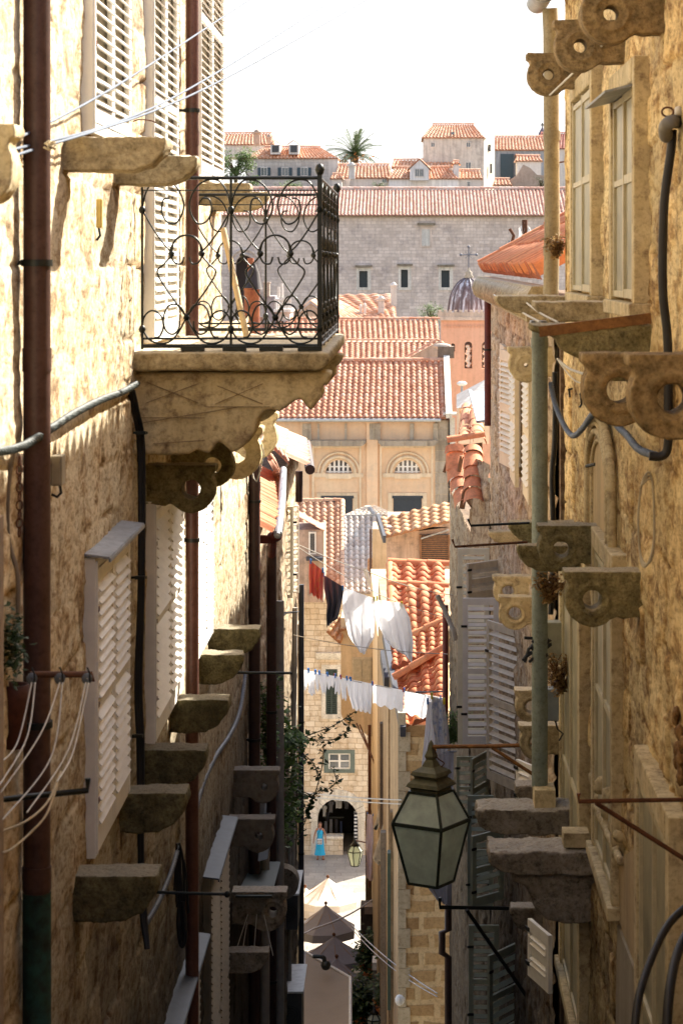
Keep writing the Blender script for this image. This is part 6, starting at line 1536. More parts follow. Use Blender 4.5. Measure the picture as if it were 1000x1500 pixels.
house('white party wall with a stub of roof left of the tower block', 664, 672, 300, 240, 257, 5, surf('white_far_plaster', (.88, .85, .82), (.80, .77, .73), .5), FT, 'front', 3, seed=7)
house('narrow stepped roofs at the foot of the grey tower block', 668, 704, 300, 262, 258, 4, PLW, FT, 'front', 12, [(684, 266, 688, 274)], seed=8)
t = house('tall grey tower block with an orange hip roof, highest on the skyline', 620, 708, 300, 202, 270, 10, surf('rendered_grey_stone', (.76, .71, .63), (.64, .59, .52), .3, dark=(.50, .46, .41), pit=.15, pscale=2, streak=.3, bump=.1), FT, 'front', 19, [(631, 209, 636, 215), (683, 209, 688, 215), (682, 238, 689, 250)], ridge=(.16, .86), seed=9)
part('lit_side_wall', MB().add([P(708.2, 300, 269.9), P(724, 300, 277), P(724, 192, 277), P(708.2, 202, 269.9)], [(0, 1, 2, 3)]), surf('cream_lit_plaster', (.84, .76, .62), (.74, .66, .52), .5), t)
part('side_windows', MB().box(X2(715, 273), X2(718, 273), 272.6, 272.9, Z2(222, 273), Z2(212, 273)).box(X2(717, 273), X2(720, 273), 272.6, 272.9, Z2(254, 273), Z2(240, 273)), DARKW, t)
part('skylight', MB().box(X2(660, 270), X2(665, 270), 270.3, 270.6, Z2(197, 270), Z2(193, 270)), GLASS, t)
house('long roofed house right of the tower block with dark wall', 723, 800, 300, 220, 282, 8, surf('blue_grey_wall', (.42, .44, .47), (.34, .36, .40), .4), FT, 'front', 19, seed=10)
part('dark_panel', MB().box(X2(733, 281), X2(752, 281), 281.8, 281.9, Z2(262, 281), Z2(225, 281)), DSH, house('pale strip of wall beside the dark panel far right', 756, 764, 300, 228, 281, 3, PLW, FT, 'front', 2, seed=31))
house('small pink roof with white wall in front of the long roofed house', 757, 792, 260, 236, 272, 4, PLW, FT, 'front', 7, seed=11)
t = thing('ruined_gable', 'grey rubble gable of a ruined house at the right end of the skyline', 'house', P(765, 280, 262))
o = part('wall', MB().prism([(X2(733, 262), Z2(285, 262)), (X2(740, 262), Z2(268, 262)), (X2(757, 262), Z2(256, 262)), (X2(766, 262), Z2(241, 262)), (X2(776, 262), Z2(246, 262)), (X2(786, 262), Z2(256, 262)), (X2(812, 262), Z2(258, 262)), (X2(812, 262), Z2(285, 262))], 262, 263.5), BRW, t)
house('little orange roof left of the ruined gable', 725, 747, 290, 271, 259, 4, PLW, FT, 'front', 8, seed=12)
t = thing('church_spire', 'tiny dark belfry with a cross at the far right of the skyline', 'spire', P(794, 225, 290))
part('belfry', MB().lathe([(.9, 0), (.8, 1.0), (.55, 1.5), (.5, 2.2), (.05, 3)], P(794, 222, 290), 10), flat('slate_blue', (.12, .12, .16), .6), t); part('cross', MB().tube([P(794, 188, 290), P(794, 180, 290)], .08, 5).tube([P(791, 183, 290), P(797, 183, 290)], .08, 5), IRON, t)
house('red roofed house with a steep hip beside the tiny belfry', 770, 840, 300, 218, 284, 8, PLW, tilemat('far_red_tiles', [(.52, .20, .13), (.6, .26, .18), (.66, .32, .24)], .2), 'front', 22, ridge=(.35, 1), seed=13)

# tree and palm
def tree(label, px, pyb, pyt, Y, wpx, n, seed, mats, name='leafy_tree', trunk=.25):
    t = thing(name, label, 'tree', P(px, pyb, Y)); rnd = random.Random(seed); k = Y / F
    part('trunk', MB().tube([P(px, pyb, Y), P(px + 1, pyb - (pyb - pyt) * .5, Y)], [trunk, trunk * .6], 8), BARK, t)
    br = MB(); pts = []; c = P(px, pyb - (pyb - pyt) * .55, Y)
    clumps = []
    for i in range(16):
        a = rnd.uniform(0, 2 * pi); rr = rnd.uniform(.3, .95) * wpx * k / 2; z = rnd.uniform(-.38, .42) * (pyb - pyt) * k
        q = c + Vector((math.cos(a) * rr, math.sin(a) * rr * .8, z)); clumps.append((q, rnd.uniform(.14, .26) * wpx * k)); br.tube([c - Vector((0, 0, .2 * (pyb - pyt) * k)), c.lerp(q, .5) + Vector((0, 0, .2)), q], [trunk * .4, trunk * .25, trunk * .1], 5)
    for i in range(n):
        q, r = rnd.choice(clumps); d = Vector((rnd.gauss(0, 1), rnd.gauss(0, 1), rnd.gauss(0, .8))).normalized() * r * rnd.random() ** .4; pts.append(q + d)
    part('limbs', br, BARK, t); part('crown', leaf_mb(MB(), pts, wpx * k * .055, seed), mats, t)
TL = leafmat('tree_leaves', (.07, .11, .035), (.22, .32, .10))
tree('bushy green tree at the left of the hill in front of the grey house', 345, 280, 212, 256, 62, 3800, 2, TL)
tree('low green shrub at the base of the grey hill house', 425, 285, 268, 250, 40, 900, 3, TL, 'shrub', .1)
tree('small green shrub under the low pale house', 554, 282, 267, 250, 26, 600, 4, TL, 'shrub', .1)
tree('green shrub between the chimney and the dome', 630, 480, 448, 200, 42, 1600, 5, TL, 'shrub', .12)
tree('dark scrub growing over the ruined gable', 792, 285, 258, 259, 26, 500, 6, DARKL, 'shrub', .1)
PA = thing('palm_tree', 'palm tree with a round crown of spiky fronds on the skyline', 'palm', P(519, 275, 275))
part('trunk', MB().tube([P(518, 280, 275), P(519, 258, 275), P(519, 228, 275)], [.5, .42, .5], 10), BARK, PA)
rnd = random.Random(12); m = MB(); c = P(519, 226, 275)
for k in range(60):
    a = rnd.uniform(0, 2 * pi); el = rnd.uniform(-.25, 1.4); Lf = rnd.uniform(3.2, 4.4); d = Vector((math.cos(a) * math.cos(el), math.sin(a) * math.cos(el), math.sin(el)))
    path = [c + d * Lf * s_ + Vector((0, 0, -1.5 * (s_ ** 2.2) * (1.1 - .4 * math.sin(el)))) for s_ in [i / 9 for i in range(10)]]
    m.tube(path, .03, 4, tint=.5)
    for i in range(1, 10):
        for s_ in (-1, 1):
            for jj in (0, .5):
                p = path[i - 1].lerp(path[i], jj); q = (path[i] - path[i - 1]).normalized(); w = q.cross(Vector((0, 0, 1))).normalized() * s_; tip = p + (q * .7 + w * .75 + Vector((0, 0, -.25))) * .8 * (1.15 - i / 14)
                m.add([p + q * .04, tip, p - q * .05], [(0, 1, 2)], rnd.uniform(.15, 1))
part('fronds', m, PALML, PA)
m = MB()
for k in range(70): m.ball(c + Vector((rnd.gauss(0, .9), rnd.gauss(0, .7), -.5 + rnd.gauss(0, .3))), .10, 5)
part('fruit_clusters', m, flat('orange_dates', (.60, .26, .07), .7), PA)
# ================================================================ SHOP and person
SD = 110.75
t = thing('clothes_rail', 'row of small shirts hanging under the shop arch', 'clothes rail', P(495, 1200, 112.2))
part('rail', MB().tube([P(468, 1176, 112.4), P(522, 1176, 112.4)], .03, 6), IRON, t)
def garment(px0, px1, py0, py1, Y, sleeves=True, seed=0):
    rnd = random.Random(seed); k = Y / F; m = MB(); V = []; n = 9; w = (px1 - px0)
    for j in range(9):
        f = j / 8; row = []
        for i in range(n):
            u = i / (n - 1); ww = w * (.62 if sleeves and f > .3 else (.95 if sleeves and f > .05 else .6))
            row.append(P((px0 + px1) / 2 + (u - .5) * ww, py0 + (py1 - py0) * f + .4 * math.sin(u * 9 + seed), Y + .04 * math.sin(u * 11 + f * 3 + seed)))
        V.append(row)
    m.grid(V); return m
gm = [flat('white_cotton', (.84, .84, .84), .85, var=.08, trans=.25), flat('black_cotton', (.03, .03, .04), .85), flat('grey_cotton', (.18, .18, .2), .85), flat('navy_cotton', (.04, .06, .14), .85)]
for i, (a, b, c_, d, mi) in enumerate(((471, 479, 1180, 1196, 0), (480, 489, 1174, 1190, 2), (489, 503, 1169, 1184, 0), (503, 512, 1172, 1185, 2), (476, 483, 1190, 1203, 1), (518, 523, 1188, 1204, 0))):
    part('shirt', garment(a, b, c_, d, 112.2 if i < 5 else 111.3, seed=i), gm[mi], t)
t = thing('clothes_stand', 'shop stand of dark and printed bags and tops behind the counter', 'clothes stand', P(488, 1226, 111.9))
part('rack', MB().box(X2(474, 112), X2(503, 112), 112.2, 112.3, Z2(1200, 112), Z2(1198, 112)), IRON, t)
for i, (a, b, c_, d, mi) in enumerate(((473, 481, 1203, 1218, 2), (481, 488, 1200, 1222, 2), (489, 496, 1200, 1224, 1), (474, 480, 1210, 1226, 0), (497, 502, 1203, 1222, 3))): part('garment', garment(a, b, c_, d, 111.9 + i * .03, False, seed=i + 7), gm[mi], t)
part('blue_cloth', MB().box(X2(478, 111.8), X2(500, 111.8), 111.6, 111.8, Z2(1226, 111.8), Z2(1222, 111.8)), flat('blue_cotton', (.04, .10, .32), .8), t)
t = thing('scarf_display', 'strip of black and white scarves hanging at the right side of the shop arch', 'scarf', P(521, 1230, 110.9))
m = MB(); m2 = MB()
for k in range(16): (m if k % 2 else m2).box(X2(518.5, 110.9), X2(523, 110.9), 110.85 + .01 * (k % 3), 110.9, Z2(1232 - k * 2.6, 110.9), Z2(1229.5 - k * 2.6, 110.9))
part('dark_bands', m, gm[1], t); part('white_bands', m2, gm[0], t)
struct('shop_floor', MB().box(X_(440), X_(545), YB + .5, YB + 4.5, GZ, GZ + .01), PAVE)

# ---- the woman in the blue dress
YW = 110.2
W = thing('person', 'woman in a long bright blue halter dress with a white patterned shoulder bag', 'person', (X2(468.5, YW), YW, GZ))
wx, wy, wz = X2(468.5, YW), YW, GZ
def Bp(x, y, z): return (x, y, z)
SKIN = flat('tanned_skin', (.42, .20, .12), .55, var=.1)
vsk = {'hip': (0, 0, .92, .135), 'waist': (0, 0, 1.08, .115), 'chest': (0, -.01, 1.27, .125), 'neck0': (0, 0, 1.40, .07), 'neck': (0, -.005, 1.47, .05), 'head': (0, -.02, 1.56, .082), 'top': (0, -.01, 1.645, .07),
       'sl': (-.15, 0, 1.38, .05), 'el': (-.25, .02, 1.10, .036), 'wl': (-.29, -.04, .86, .026), 'sr': (.15, 0, 1.38, .05), 'er': (.25, .02, 1.10, .036), 'wr': (.27, -.06, .87, .026),
       'hl': (-.09, 0, .86, .095), 'kl': (-.095, -.01, .48, .058), 'al': (-.10, .02, .09, .036), 'fl': (-.11, -.12, .03, .03), 'hr': (.09, 0, .86, .095), 'kr': (.11, -.03, .48, .058), 'ar': (.15, -.02, .09, .036), 'fr': (.18, -.15, .03, .03)}
ed = [('hip', 'waist'), ('waist', 'chest'), ('chest', 'neck0'), ('neck0', 'neck'), ('neck', 'head'), ('head', 'top'), ('neck0', 'sl'), ('sl', 'el'), ('el', 'wl'), ('neck0', 'sr'), ('sr', 'er'), ('er', 'wr'), ('hip', 'hl'), ('hl', 'kl'), ('kl', 'al'), ('al', 'fl'), ('hip', 'hr'), ('hr', 'kr'), ('kr', 'ar'), ('ar', 'fr')]
# hands: palm, four fingers and a thumb on each side
for sd, w, sx in (('l', 'wl', -1), ('r', 'wr', 1)):
    x, y, z, _ = vsk[w]
    vsk['p' + sd] = (x + sx * .005, y - .015, z - .07, .027); ed.append((w, 'p' + sd))
    for q in range(4):
        a, b = 'f%s%d' % (sd, q), 'g%s%d' % (sd, q); dy = -.03 + q * .02
        vsk[a] = (x + sx * .012, y - .015 + dy, z - .12 - .006 * (q in (1, 2)), .009); vsk[b] = (x + sx * .004, y - .02 + dy, z - .155 - .01 * (q in (1, 2)), .008)
        ed += [('p' + sd, a), (a, b)]
    vsk['t' + sd] = (x - sx * .012, y - .05, z - .085, .009); vsk['u' + sd] = (x - sx * .015, y - .062, z - .115, .008); ed += [('p' + sd, 't' + sd), ('t' + sd, 'u' + sd)]
keys = list(vsk); me = bpy.data.meshes.new('body'); me.from_pydata([vsk[k][:3] for k in keys], [(keys.index(a), keys.index(b)) for a, b in ed], [])
me.materials.append(SKIN); bo = link(bpy.data.objects.new('body', me), W)
sk = bo.modifiers.new('skin', 'SKIN'); sk.use_smooth_shade = True
for k_, d_ in zip(keys, me.skin_vertices[0].data): r = vsk[k_][3]; d_.radius = (r, r * .85 if k_ in ('hip', 'waist', 'chest') else r); d_.use_root = (k_ == 'hip')
sb = bo.modifiers.new('sub', 'SUBSURF'); sb.levels = 2; sb.render_levels = 2
def wp(name, mb, mat, par=W): 
    for_v = [(v[0] + wx, v[1] + wy, v[2] + wz) for v in mb.v]; mb.v = for_v; return part(name, mb, mat, par)
V = []; prof = [(.17, .25, .20), (.15, .20, .45), (.14, .18, .70), (.145, .165, .88), (.12, .125, 1.06), (.13, .135, 1.18), (.135, .14, 1.28), (.10, .09, 1.36)]
for ry, rx, z in prof:
    V.append([(rx * math.cos(a) * (1 + .05 * math.sin(a * 7) * (1.1 - z) * (z < 1)), ry * math.sin(a) * (1 + .06 * math.sin(a * 9 + 1) * (1.1 - z) * (z < 1)) - .005, z + .02 * math.sin(a * 3) * (z < .2)) for a in [2 * pi * i / 40 for i in range(41)]])
dr = wp('dress', MB().grid(V), flat('bright_blue_cotton', (.03, .42, .72), .8, var=.15, scale=6))
wp('dress_straps', MB().tube([(-.06, -.11, 1.33), (-.05, -.07, 1.42), (-.02, .05, 1.45)], .014, 6).tube([(.06, -.11, 1.33), (.05, -.07, 1.42), (.02, .05, 1.45)], .014, 6), flat('bright_blue_cotton', (.03, .42, .72)))
wp('hair', MB().ball((0, .015, 1.62), .10, 14, (1, 1, 1.0)).ball((0, .06, 1.53), .075, 10, (1.1, .8, 1.3)), flat('brown_hair', (.10, .05, .03), .6))
wp('face', MB().ball((0, -.035, 1.585), .078, 14, (.95, .95, 1.2)).ball((0, -.115, 1.575), .014, 6, (.8, 1, 1.3)).ball((.082, -.01, 1.58), .016, 6, (.5, 1, 1.4)).ball((-.082, -.01, 1.58), .016, 6, (.5, 1, 1.4)), SKIN)
wp('eyes', MB().ball((-.03, -.106, 1.60), .010, 6).ball((.03, -.106, 1.60), .010, 6), flat('dark_eye', (.03, .02, .02), .3))
wp('mouth', MB().ball((0, -.108, 1.54), .016, 6, (1.3, .4, .4)), flat('lip_colour', (.40, .10, .09), .5))
wp('sandals', MB().box(-.15, -.06, -.17, .06, .0, .018).box(.10, .22, -.2, .03, .0, .018), RUST)
bg = thing('shoulder_bag', 'white bag with a dark pattern worn across the front of the blue dress', 'bag', (wx, wy, wz + .86))
part('pouch', MB().box(wx - .13, wx + .12, wy - .26, wy - .18, wz + .74, wz + .98), gm[0], bg)
m = MB(); rnd = random.Random(3)
for k in range(9): a = wx - .11 + (k % 3) * .08; b = wz + .76 + (k // 3) * .07; m.box(a, a + .045, wy - .264, wy - .261, b, b + .04)
part('pattern', m, gm[1], bg); part('strap', MB().tube([(wx - .12, wy - .2, wz + .97), (wx - .08, wy - .17, wz + 1.2), (wx + .06, wy - .12, wz + 1.43), (wx + .1, wy + .02, wz + 1.43)], .010, 5).tube([(wx + .11, wy - .2, wz + .97), (wx + .15, wy - .1, wz + 1.12), (wx + .14, wy + .1, wz + 1.2)], .01, 5), gm[1], bg)

# ================================================================ PARASOLS and awning
def parasol(label, px, pyt, Y, half, drop, mat, ph=0.0, valance=.22, group='restaurant parasols along the lower street'):
    top = P(px, pyt, Y); k = Y / F; t = thing('parasol', label, 'parasol', (top.x, Y, GZ), group=group)
    n = 8; R = half * k * 1.08; z1 = top.z - drop * k
    V = []
    for j in range(5):
        f = j / 4; V.append([(top.x + math.cos(a) * R * f * (1 + .0), Y + math.sin(a) * R * f, top.z + (z1 - top.z) * f - .06 * math.sin(f * pi)) for a in [2 * pi * i / n + ph for i in range(n + 1)]])
    cn = MB().grid(V, smooth=False); cn.grid([V[-1], [(p[0], p[1], p[2] - valance) for p in V[-1]]], smooth=False)
    part('canopy', cn, mat, t, fixn=False)
    part('pole', MB().tube([(top.x, Y, GZ), (top.x, Y, top.z + .05)], .035, 8), flat('wooden_pole', (.35, .22, .12), .6), t)
    part('finial', MB().ball((top.x, Y, top.z + .06), .07, 8), RUST, t)
    rb = MB()
    for i in range(n): a = 2 * pi * i / n + ph; rb.tube([(top.x, Y, top.z - .06), (top.x + math.cos(a) * R * .98, Y + math.sin(a) * R * .98, z1 - .03)], .014, 4)
    part('ribs', rb, flat('wooden_pole', (.35, .22, .12), .6), t)
    return t
CANV = flat('cream_canvas', (.88, .83, .78), .85, var=.08, scale=2, trans=.15)
CANG = flat('shaded_grey_canvas', (.27, .265, .30), .85, var=.1, scale=2, trans=.05)  # shade painted into the canvas of the parasols out of the sun
parasol('cream parasol in full sun nearest the paved square', 480, 1286, 99, 43, 30, CANV, .4, .28)
parasol('cream parasol half hidden by the thin dark pipe', 447, 1300, 100, 34, 25, CANV, .2, .3)
parasol('grey parasol just below the sunlit cream one', 477, 1325, 93.2, 42, 34, CANG, .4, .3)
parasol('grey parasol third down the lower street', 489, 1371, 90, 44, 30, CANG, .1, .2)
parasol('lowest grey parasol partly behind the brown awning', 493, 1403, 86, 42, 38, CANG, .3, .2)
AW = thing('street_awning', 'large brown fabric awning at the bottom between the house walls', 'awning', P(480, 1560, 62))
q = pq([(448, 1395, 66), (513, 1432, 64), (513, 1560, 55), (441, 1560, 57)])
V = []
for j in range(9): V.append([q[0].lerp(q[3], j / 8).lerp(q[1].lerp(q[2], j / 8), i / 8) - Vector((0, 0, .12 * math.sin(pi * i / 8) * math.sin(pi * j / 8 + .3))) for i in range(9)])
part('fabric', MB().grid(V), flat('brown_canvas', (.24, .19, .14), .85, var=.08, scale=1, trans=.1), AW)
part('edge_rail', MB().tube([q[1], q[2]], .05, 8).tube([q[0], q[1]], .04, 8), flat('pale_rail', (.5, .48, .44), .5), AW)
part('side_flap', MB().add([q[0], q[3], q[3] + Vector((-.35, 0, .1)), q[0] + Vector((-.25, 0, .35))], [(0, 1, 2, 3)]), flat('grey_blue_canvas', (.36, .38, .40), .8), AW)
single('curved_wall_lamp', 'black curved lamp arm above the brown awning', 'lamp', MB().tube(smooth_path([P(458, 1401, 64), P(473, 1402, 64), P(475, 1408, 64), P(477, 1415, 64)], 5), .06, 6).ball(P(477, 1414, 64), .14, 8), IRON)
# terrace furniture, dark planting
rnd = random.Random(21)
for i, (px, Y) in enumerate(((470, 92.5), (482, 92.5), (498, 92.5), (506, 92.5))):
    t = thing('cafe_chair', ['dark chair at the left under the grey parasol', 'second dark chair under the grey parasol', 'third dark chair under the grey parasol', 'dark chair at the right under the grey parasol'][i], 'chair', (X2(px, Y), Y, GZ), group='cafe chairs under the parasols')
    x = X2(px, Y); m = MB().box(x - .22, x + .22, Y - .22, Y + .22, GZ + .42, GZ + .46); part('seat', m, RUST, t)
    part('backrest', MB().box(x - .22, x + .22, Y + .2, Y + .23, GZ + .46, GZ + .9), IRON, t)
    for sx in (-1, 1):
        for sy in (-1, 1): part('leg', MB().box(x + sx * .2 - .015, x + sx * .2 + .015, Y + sy * .2 - .015, Y + sy * .2 + .015, GZ, GZ + .42), IRON, t)
t = thing('menu_cabinet', 'dark cabinet with a small tiled top beside the parasols', 'cabinet', (X2(542, 90), 90, GZ))
part('body', MB().box(X2(528, 90), X2(548, 90), 89.6, 90.6, GZ, Z2(1325, 90)), flat('dark_brown_wood', (.06, .045, .035), .6), t)
part('top', MB().box(X2(534, 90), X2(549, 90), 89.4, 90.0, Z2(1333, 90), Z2(1322, 90)), flat('grey_brown_lid', (.28, .22, .17), .6), t)
t = thing('pale_crate', 'pale box standing in the dark planting at the bottom', 'box', (X2(554, 80), 80, Z2(1480, 80)))
part('body', MB().box(X2(546, 80), X2(563, 80), 80, 80.6, Z2(1560, 80), Z2(1420, 80)), flat('dark_grey_box', (.16, .16, .15), .6), t)
part('lid', MB().box(X2(545, 80), X2(564, 80), 79.9, 80.7, Z2(1420, 80), Z2(1409, 80)), flat('pale_box_lid', (.66, .66, .62), .5), t)
def bush(label, px, py, Y, wpx, hpx, n, seed, mat, flowers=0):
    t = thing('potted_bush', label, 'bush', P(px, py + hpx / 2, Y)); rnd = random.Random(seed)
    pts = [P(px + rnd.gauss(0, wpx / 4), py + rnd.gauss(0, hpx / 4), Y + rnd.gauss(0, .4)) for _ in range(n)]
    part('leaves', leaf_mb(MB(), pts, .22, seed), mat, t); part('pot', MB().lathe([(.2, 0), (.3, .4), (.33, .45)], P(px, py + hpx / 2, Y), 10), RD_T, t)
    if flowers:
        m = MB(); 
        for _ in range(flowers): m.ball(rnd.choice(pts) - Vector((0, .3, 0)), .07, 5)
        part('flowers', m, flat('red_petals', (.6, .03, .03), .6), t)
bush('dark bush with red flowers right of the grey parasols', 538, 1400, 88, 26, 60, 900, 1, DARKL, 6)
bush('dark leafy mass at the bottom centre of the street', 528, 1470, 82, 44, 70, 1400, 2, DARKL)
bush('dark bush at the bottom beside the third small lantern', 560, 1455, 76, 20, 60, 600, 3, DARKL)

# small lanterns
def small_lantern(label, px, py, Y, h, arm_to, mat=None):
    k = Y / F; t = thing('street_lantern', label, 'lantern', P(px, py, Y)); c = P(px, py + h, Y)
    H = h * k; R = H * .30
    lv = [(R * .6, 0), (R * 1.15, H * .62), (R * .5, H * .86)]
    rg = [[c + Vector((r * math.cos(math.radians(60 * i + 15)), r * math.sin(math.radians(60 * i + 15)), z)) for i in range(6)] for r, z in lv]
    fr = MB(); pn = MB()
    for i in range(6):
        for j in range(2): fr.beam(rg[j][i], rg[j + 1][i], .03, .03); pn.poly([rg[j][i], rg[j][(i + 1) % 6], rg[j + 1][(i + 1) % 6], rg[j + 1][i]])
        for j in range(3): fr.beam(rg[j][i], rg[j][(i + 1) % 6], .03, .03)
    part('frame', fr, flat('dark_green_iron', (.035, .045, .032)), t); part('panes', pn, flat('milky_glass', (.72, .76, .62), .35, var=.08, trans=.5), t)
    part('cap', MB().lathe([(R * .5, H * .86), (R * .75, H * .88), (R * .3, H * 1.0), (.02, H * 1.15)], c, 8), IRON, t)
    part('arm', MB().tube([P(px, py - 3, Y), P(*arm_to, Y)], .03, 6), RUST, t)
small_lantern('small white lantern hanging low in front of the shop arch', 520, 1234, 95, 34, (545, 1236))
small_lantern('tiny white lantern at the bottom edge of the street', 548, 1480, 70, 34, (585, 1468))
single('white_lamp_globe', 'small white globe lamp on the corner of the coarse stone house', 'lamp', MB().ball(P(585, 1465, 44.6), .09, 10, (1, 1, 1.2)).tube([P(585, 1465, 44.6), P(592, 1462, 44.6)], .03, 6), WHITEP)

# ================================================================ LAUNDRY
Y1 = 37.0
WCL = flat('white_laundry_cotton', (.93, .93, .94), .85, var=.04, scale=3, trans=.45)
single('clothes_line', 'washing line holding the red, dark and white clothes', 'clothes line', MB().tube(sag(P(434, 800, 36.6), P(560, 873, 37.6), .03), .006, 6).tube(sag(P(560, 873, 37.6), P(656, 905, 38.4), .03), .006, 6), ROPEW)
single('clothes_line', 'upper empty washing line above the dark and white clothes', 'clothes line', MB().tube(sag(P(437, 798, 36.6), P(540, 838, 37.2), .02), .007, 6).tube(sag(P(540, 838, 37.2), P(664, 872, 37.8), .05), .006, 6), ROPEW)
single('clothes_line', 'faint washing line lower behind the white trousers', 'clothes line', MB().tube(sag(P(430, 930, 33), P(655, 958, 28), .05), .005, 6), ROPEW)
def cloth(label, top0, top1, outline, Y, mat, seed, name='hung_cloth', cat='laundry', fold=.03, nf=3.0, group=None, extra=None):
    """outline: list of (frac_down, x_left_px, x_right_px, y_px offset at left, right)."""
    rnd = random.Random(seed); V = []; n = 26; m_ = 22
    for j in range(m_ + 1):
        f = j / m_; k = 0
        while k < len(outline) - 2 and outline[k + 1][0] < f: k += 1
        a, b = outline[k], outline[k + 1]; s_ = (f - a[0]) / (b[0] - a[0]); s_ = max(0, min(1, s_)); s_ = s_ * s_ * (3 - 2 * s_)
        xl = a[1] + (b[1] - a[1]) * s_; xr = a[2] + (b[2] - a[2]) * s_; yl = a[3] + (b[3] - a[3]) * s_; yr = a[4] + (b[4] - a[4]) * s_
        row = []
        for i in range(n + 1):
            u = i / n; w = fold * (.25 + .9 * f) * math.sin(u * nf * 2 * pi + seed + 1.3 * math.sin(f * 2.1 + seed)) + fold * .5 * f * math.sin(u * nf * 4.7 * pi + f * 4)
            y = yl + (yr - yl) * u + (2.2 * math.sin(u * nf * 2 * pi + seed) * f * f)
            row.append(P(xl + (xr - xl) * u + w * 25, y, Y + w * 1.6))
        V.append(row)
    t = thing(name, label, cat, P((top0[0] + top1[0]) / 2, max(o[3] for o in outline), Y), group=group)
    fab = part('fabric', MB().grid(V), mat, t, fixn=False)
    for i, (x, y) in enumerate((top0, top1)): p = P(x, y, Y); part('peg', MB().box(p.x - .012, p.x + .012, Y - .015, Y + .015, p.z - .03, p.z + .045), extra or flat('blue_peg', (.05, .25, .7), .5), t)
    return t
YEL = flat('yellow_peg', (.75, .65, .05), .5); RDP = flat('red_peg', (.7, .12, .08), .5)
REDC = surf('printed_red_cotton', (.92, .20, .16), (.86, .15, .13), 3, dark=(.85, .35, .10), pit=0, streak=0, bump=0)
cloth('red printed cloth hanging first on the washing line', (455, 823), (473, 836), [(0, 453, 474, 820, 837), (.4, 452, 473, 845, 852), (1, 453, 471, 868, 880)], 36.9, REDC, 1, fold=.02)
cloth('dark grey top between the red cloth and the white trousers', (474, 842), (502, 862), [(0, 474, 503, 842, 860), (.35, 474, 502, 862, 872), (.6, 478, 500, 885, 880), (.8, 477, 494, 900, 905), (1, 478, 488, 918, 908)], 37.1, flat('charcoal_cotton', (.09, .09, .12), .9, var=.15), 2, fold=.03)
cloth('left pair of white trousers on the washing line', (502, 862), (548, 878), [(0, 502, 549, 860, 877), (.35, 501, 550, 895, 905), (.7, 509, 548, 930, 935), (.85, 515, 542, 940, 945), (1, 525, 535, 953, 958)], 37.4, WCL, 3, fold=.045, nf=2.5, extra=YEL)
cloth('right pair of white trousers on the washing line, largest piece', (552, 877), (588, 885), [(0, 550, 590, 878, 884), (.3, 549, 600, 905, 905), (.65, 562, 605, 935, 940), (.85, 575, 603, 950, 958), (1, 590, 602, 955, 970)], 37.8, WCL, 4, fold=.05, nf=2.5, extra=YEL)
# second line of small whites
single('clothes_line', 'washing line full of small white pieces', 'clothes line', MB().tube([P(420, 976, 40), P(455, 985, 40.7), P(530, 1000, 42.3), P(656, 1024, 44.8)], .008, 6), ROPEW)
def yl(x): return 976 + (x - 420) * .205
rnd = random.Random(5); x = 431; k = 0
names = ['sock', 'small white underwear', 'white vest', 'white cloth']
while x < 512:
    w = rnd.uniform(6.5, 13); h = rnd.uniform(16, 33) * (1 + (x - 430) / 300); kind_ = k % 4; nar = (.35, .12, .0, .28)[kind_]; nar2 = (.75, .85, .96, 1.0)[kind_]
    cloth('small white piece, number %s along the crowded washing line from its left end' % ['one', 'two', 'three', 'four', 'five', 'six', 'seven', 'eight', 'nine', 'ten'][k], (x, yl(x)), (x + w, yl(x + w)), [(0, x, x + w, yl(x), yl(x + w)), (.4, x + .5, x + w - 1, yl(x) + h * .5, yl(x + w) + h * .45), (1, x + w * nar, x + w * nar2, yl(x) + h, yl(x + w) + h * (.92, .7, 1.0, .98)[kind_])], 40 + (x - 420) * .021, WCL, k + 20, fold=.012, nf=1.5, extra=RDP if k == 6 else None, group='small white washing on the second line', name='white_garment')
    x += w * .9; k += 1
cloth('crumpled white top in the middle of the second washing line', (512, yl(512)), (545, yl(545)), [(0, 512, 546, yl(512), yl(546)), (.5, 511, 544, 1022, 1026), (1, 516, 542, 1038, 1044)], 42.3, WCL, 40, fold=.035, nf=4)
cloth('long white towel on the second washing line, nearer the trousers', (546, yl(546)), (590, yl(590)), [(0, 546, 591, yl(546), yl(591)), (.5, 546, 590, 1017, 1026), (1, 546, 590, 1031, 1042)], 43.1, WCL, 41, fold=.02, nf=3, extra=RDP)
cloth('long white towel at the right end of the second washing line', (592, yl(592)), (645, yl(645)), [(0, 592, 648, yl(592), yl(648)), (.5, 592, 646, 1030, 1042), (1, 593, 640, 1045, 1056)], 44.1, WCL, 42, fold=.02, nf=3)
cloth('white sheet hanging narrow behind the lantern top', (626, 1028), (640, 1030), [(0, 626, 640, 1028, 1030), (.5, 622, 638, 1075, 1080), (1, 616, 634, 1135, 1142)], 28.5, WCL, 43, fold=.03, nf=1.5)
BLUF = surf('blue_floral_cotton', (.84, .86, .90), (.80, .82, .88), 4, dark=(.18, .30, .60), pit=0, streak=0, bump=0)
cloth('white and blue floral cloth hanging beside the narrow sheet', (632, 1020), (650, 1028), [(0, 632, 650, 1020, 1026), (.5, 632, 655, 1060, 1060), (1, 640, 658, 1110, 1100)], 28, BLUF, 44, fold=.04, nf=2, extra=YEL)
cloth('pale grey shirt hanging under the lantern', (640, 1170), (662, 1170), [(0, 634, 664, 1100, 1100), (.6, 632, 662, 1250, 1240), (.85, 626, 660, 1300, 1290), (1, 640, 658, 1318, 1328)], 29, flat('lilac_grey_cotton', (.52, .52, .58), .85, var=.1, trans=.2), 45, fold=.05, nf=2)
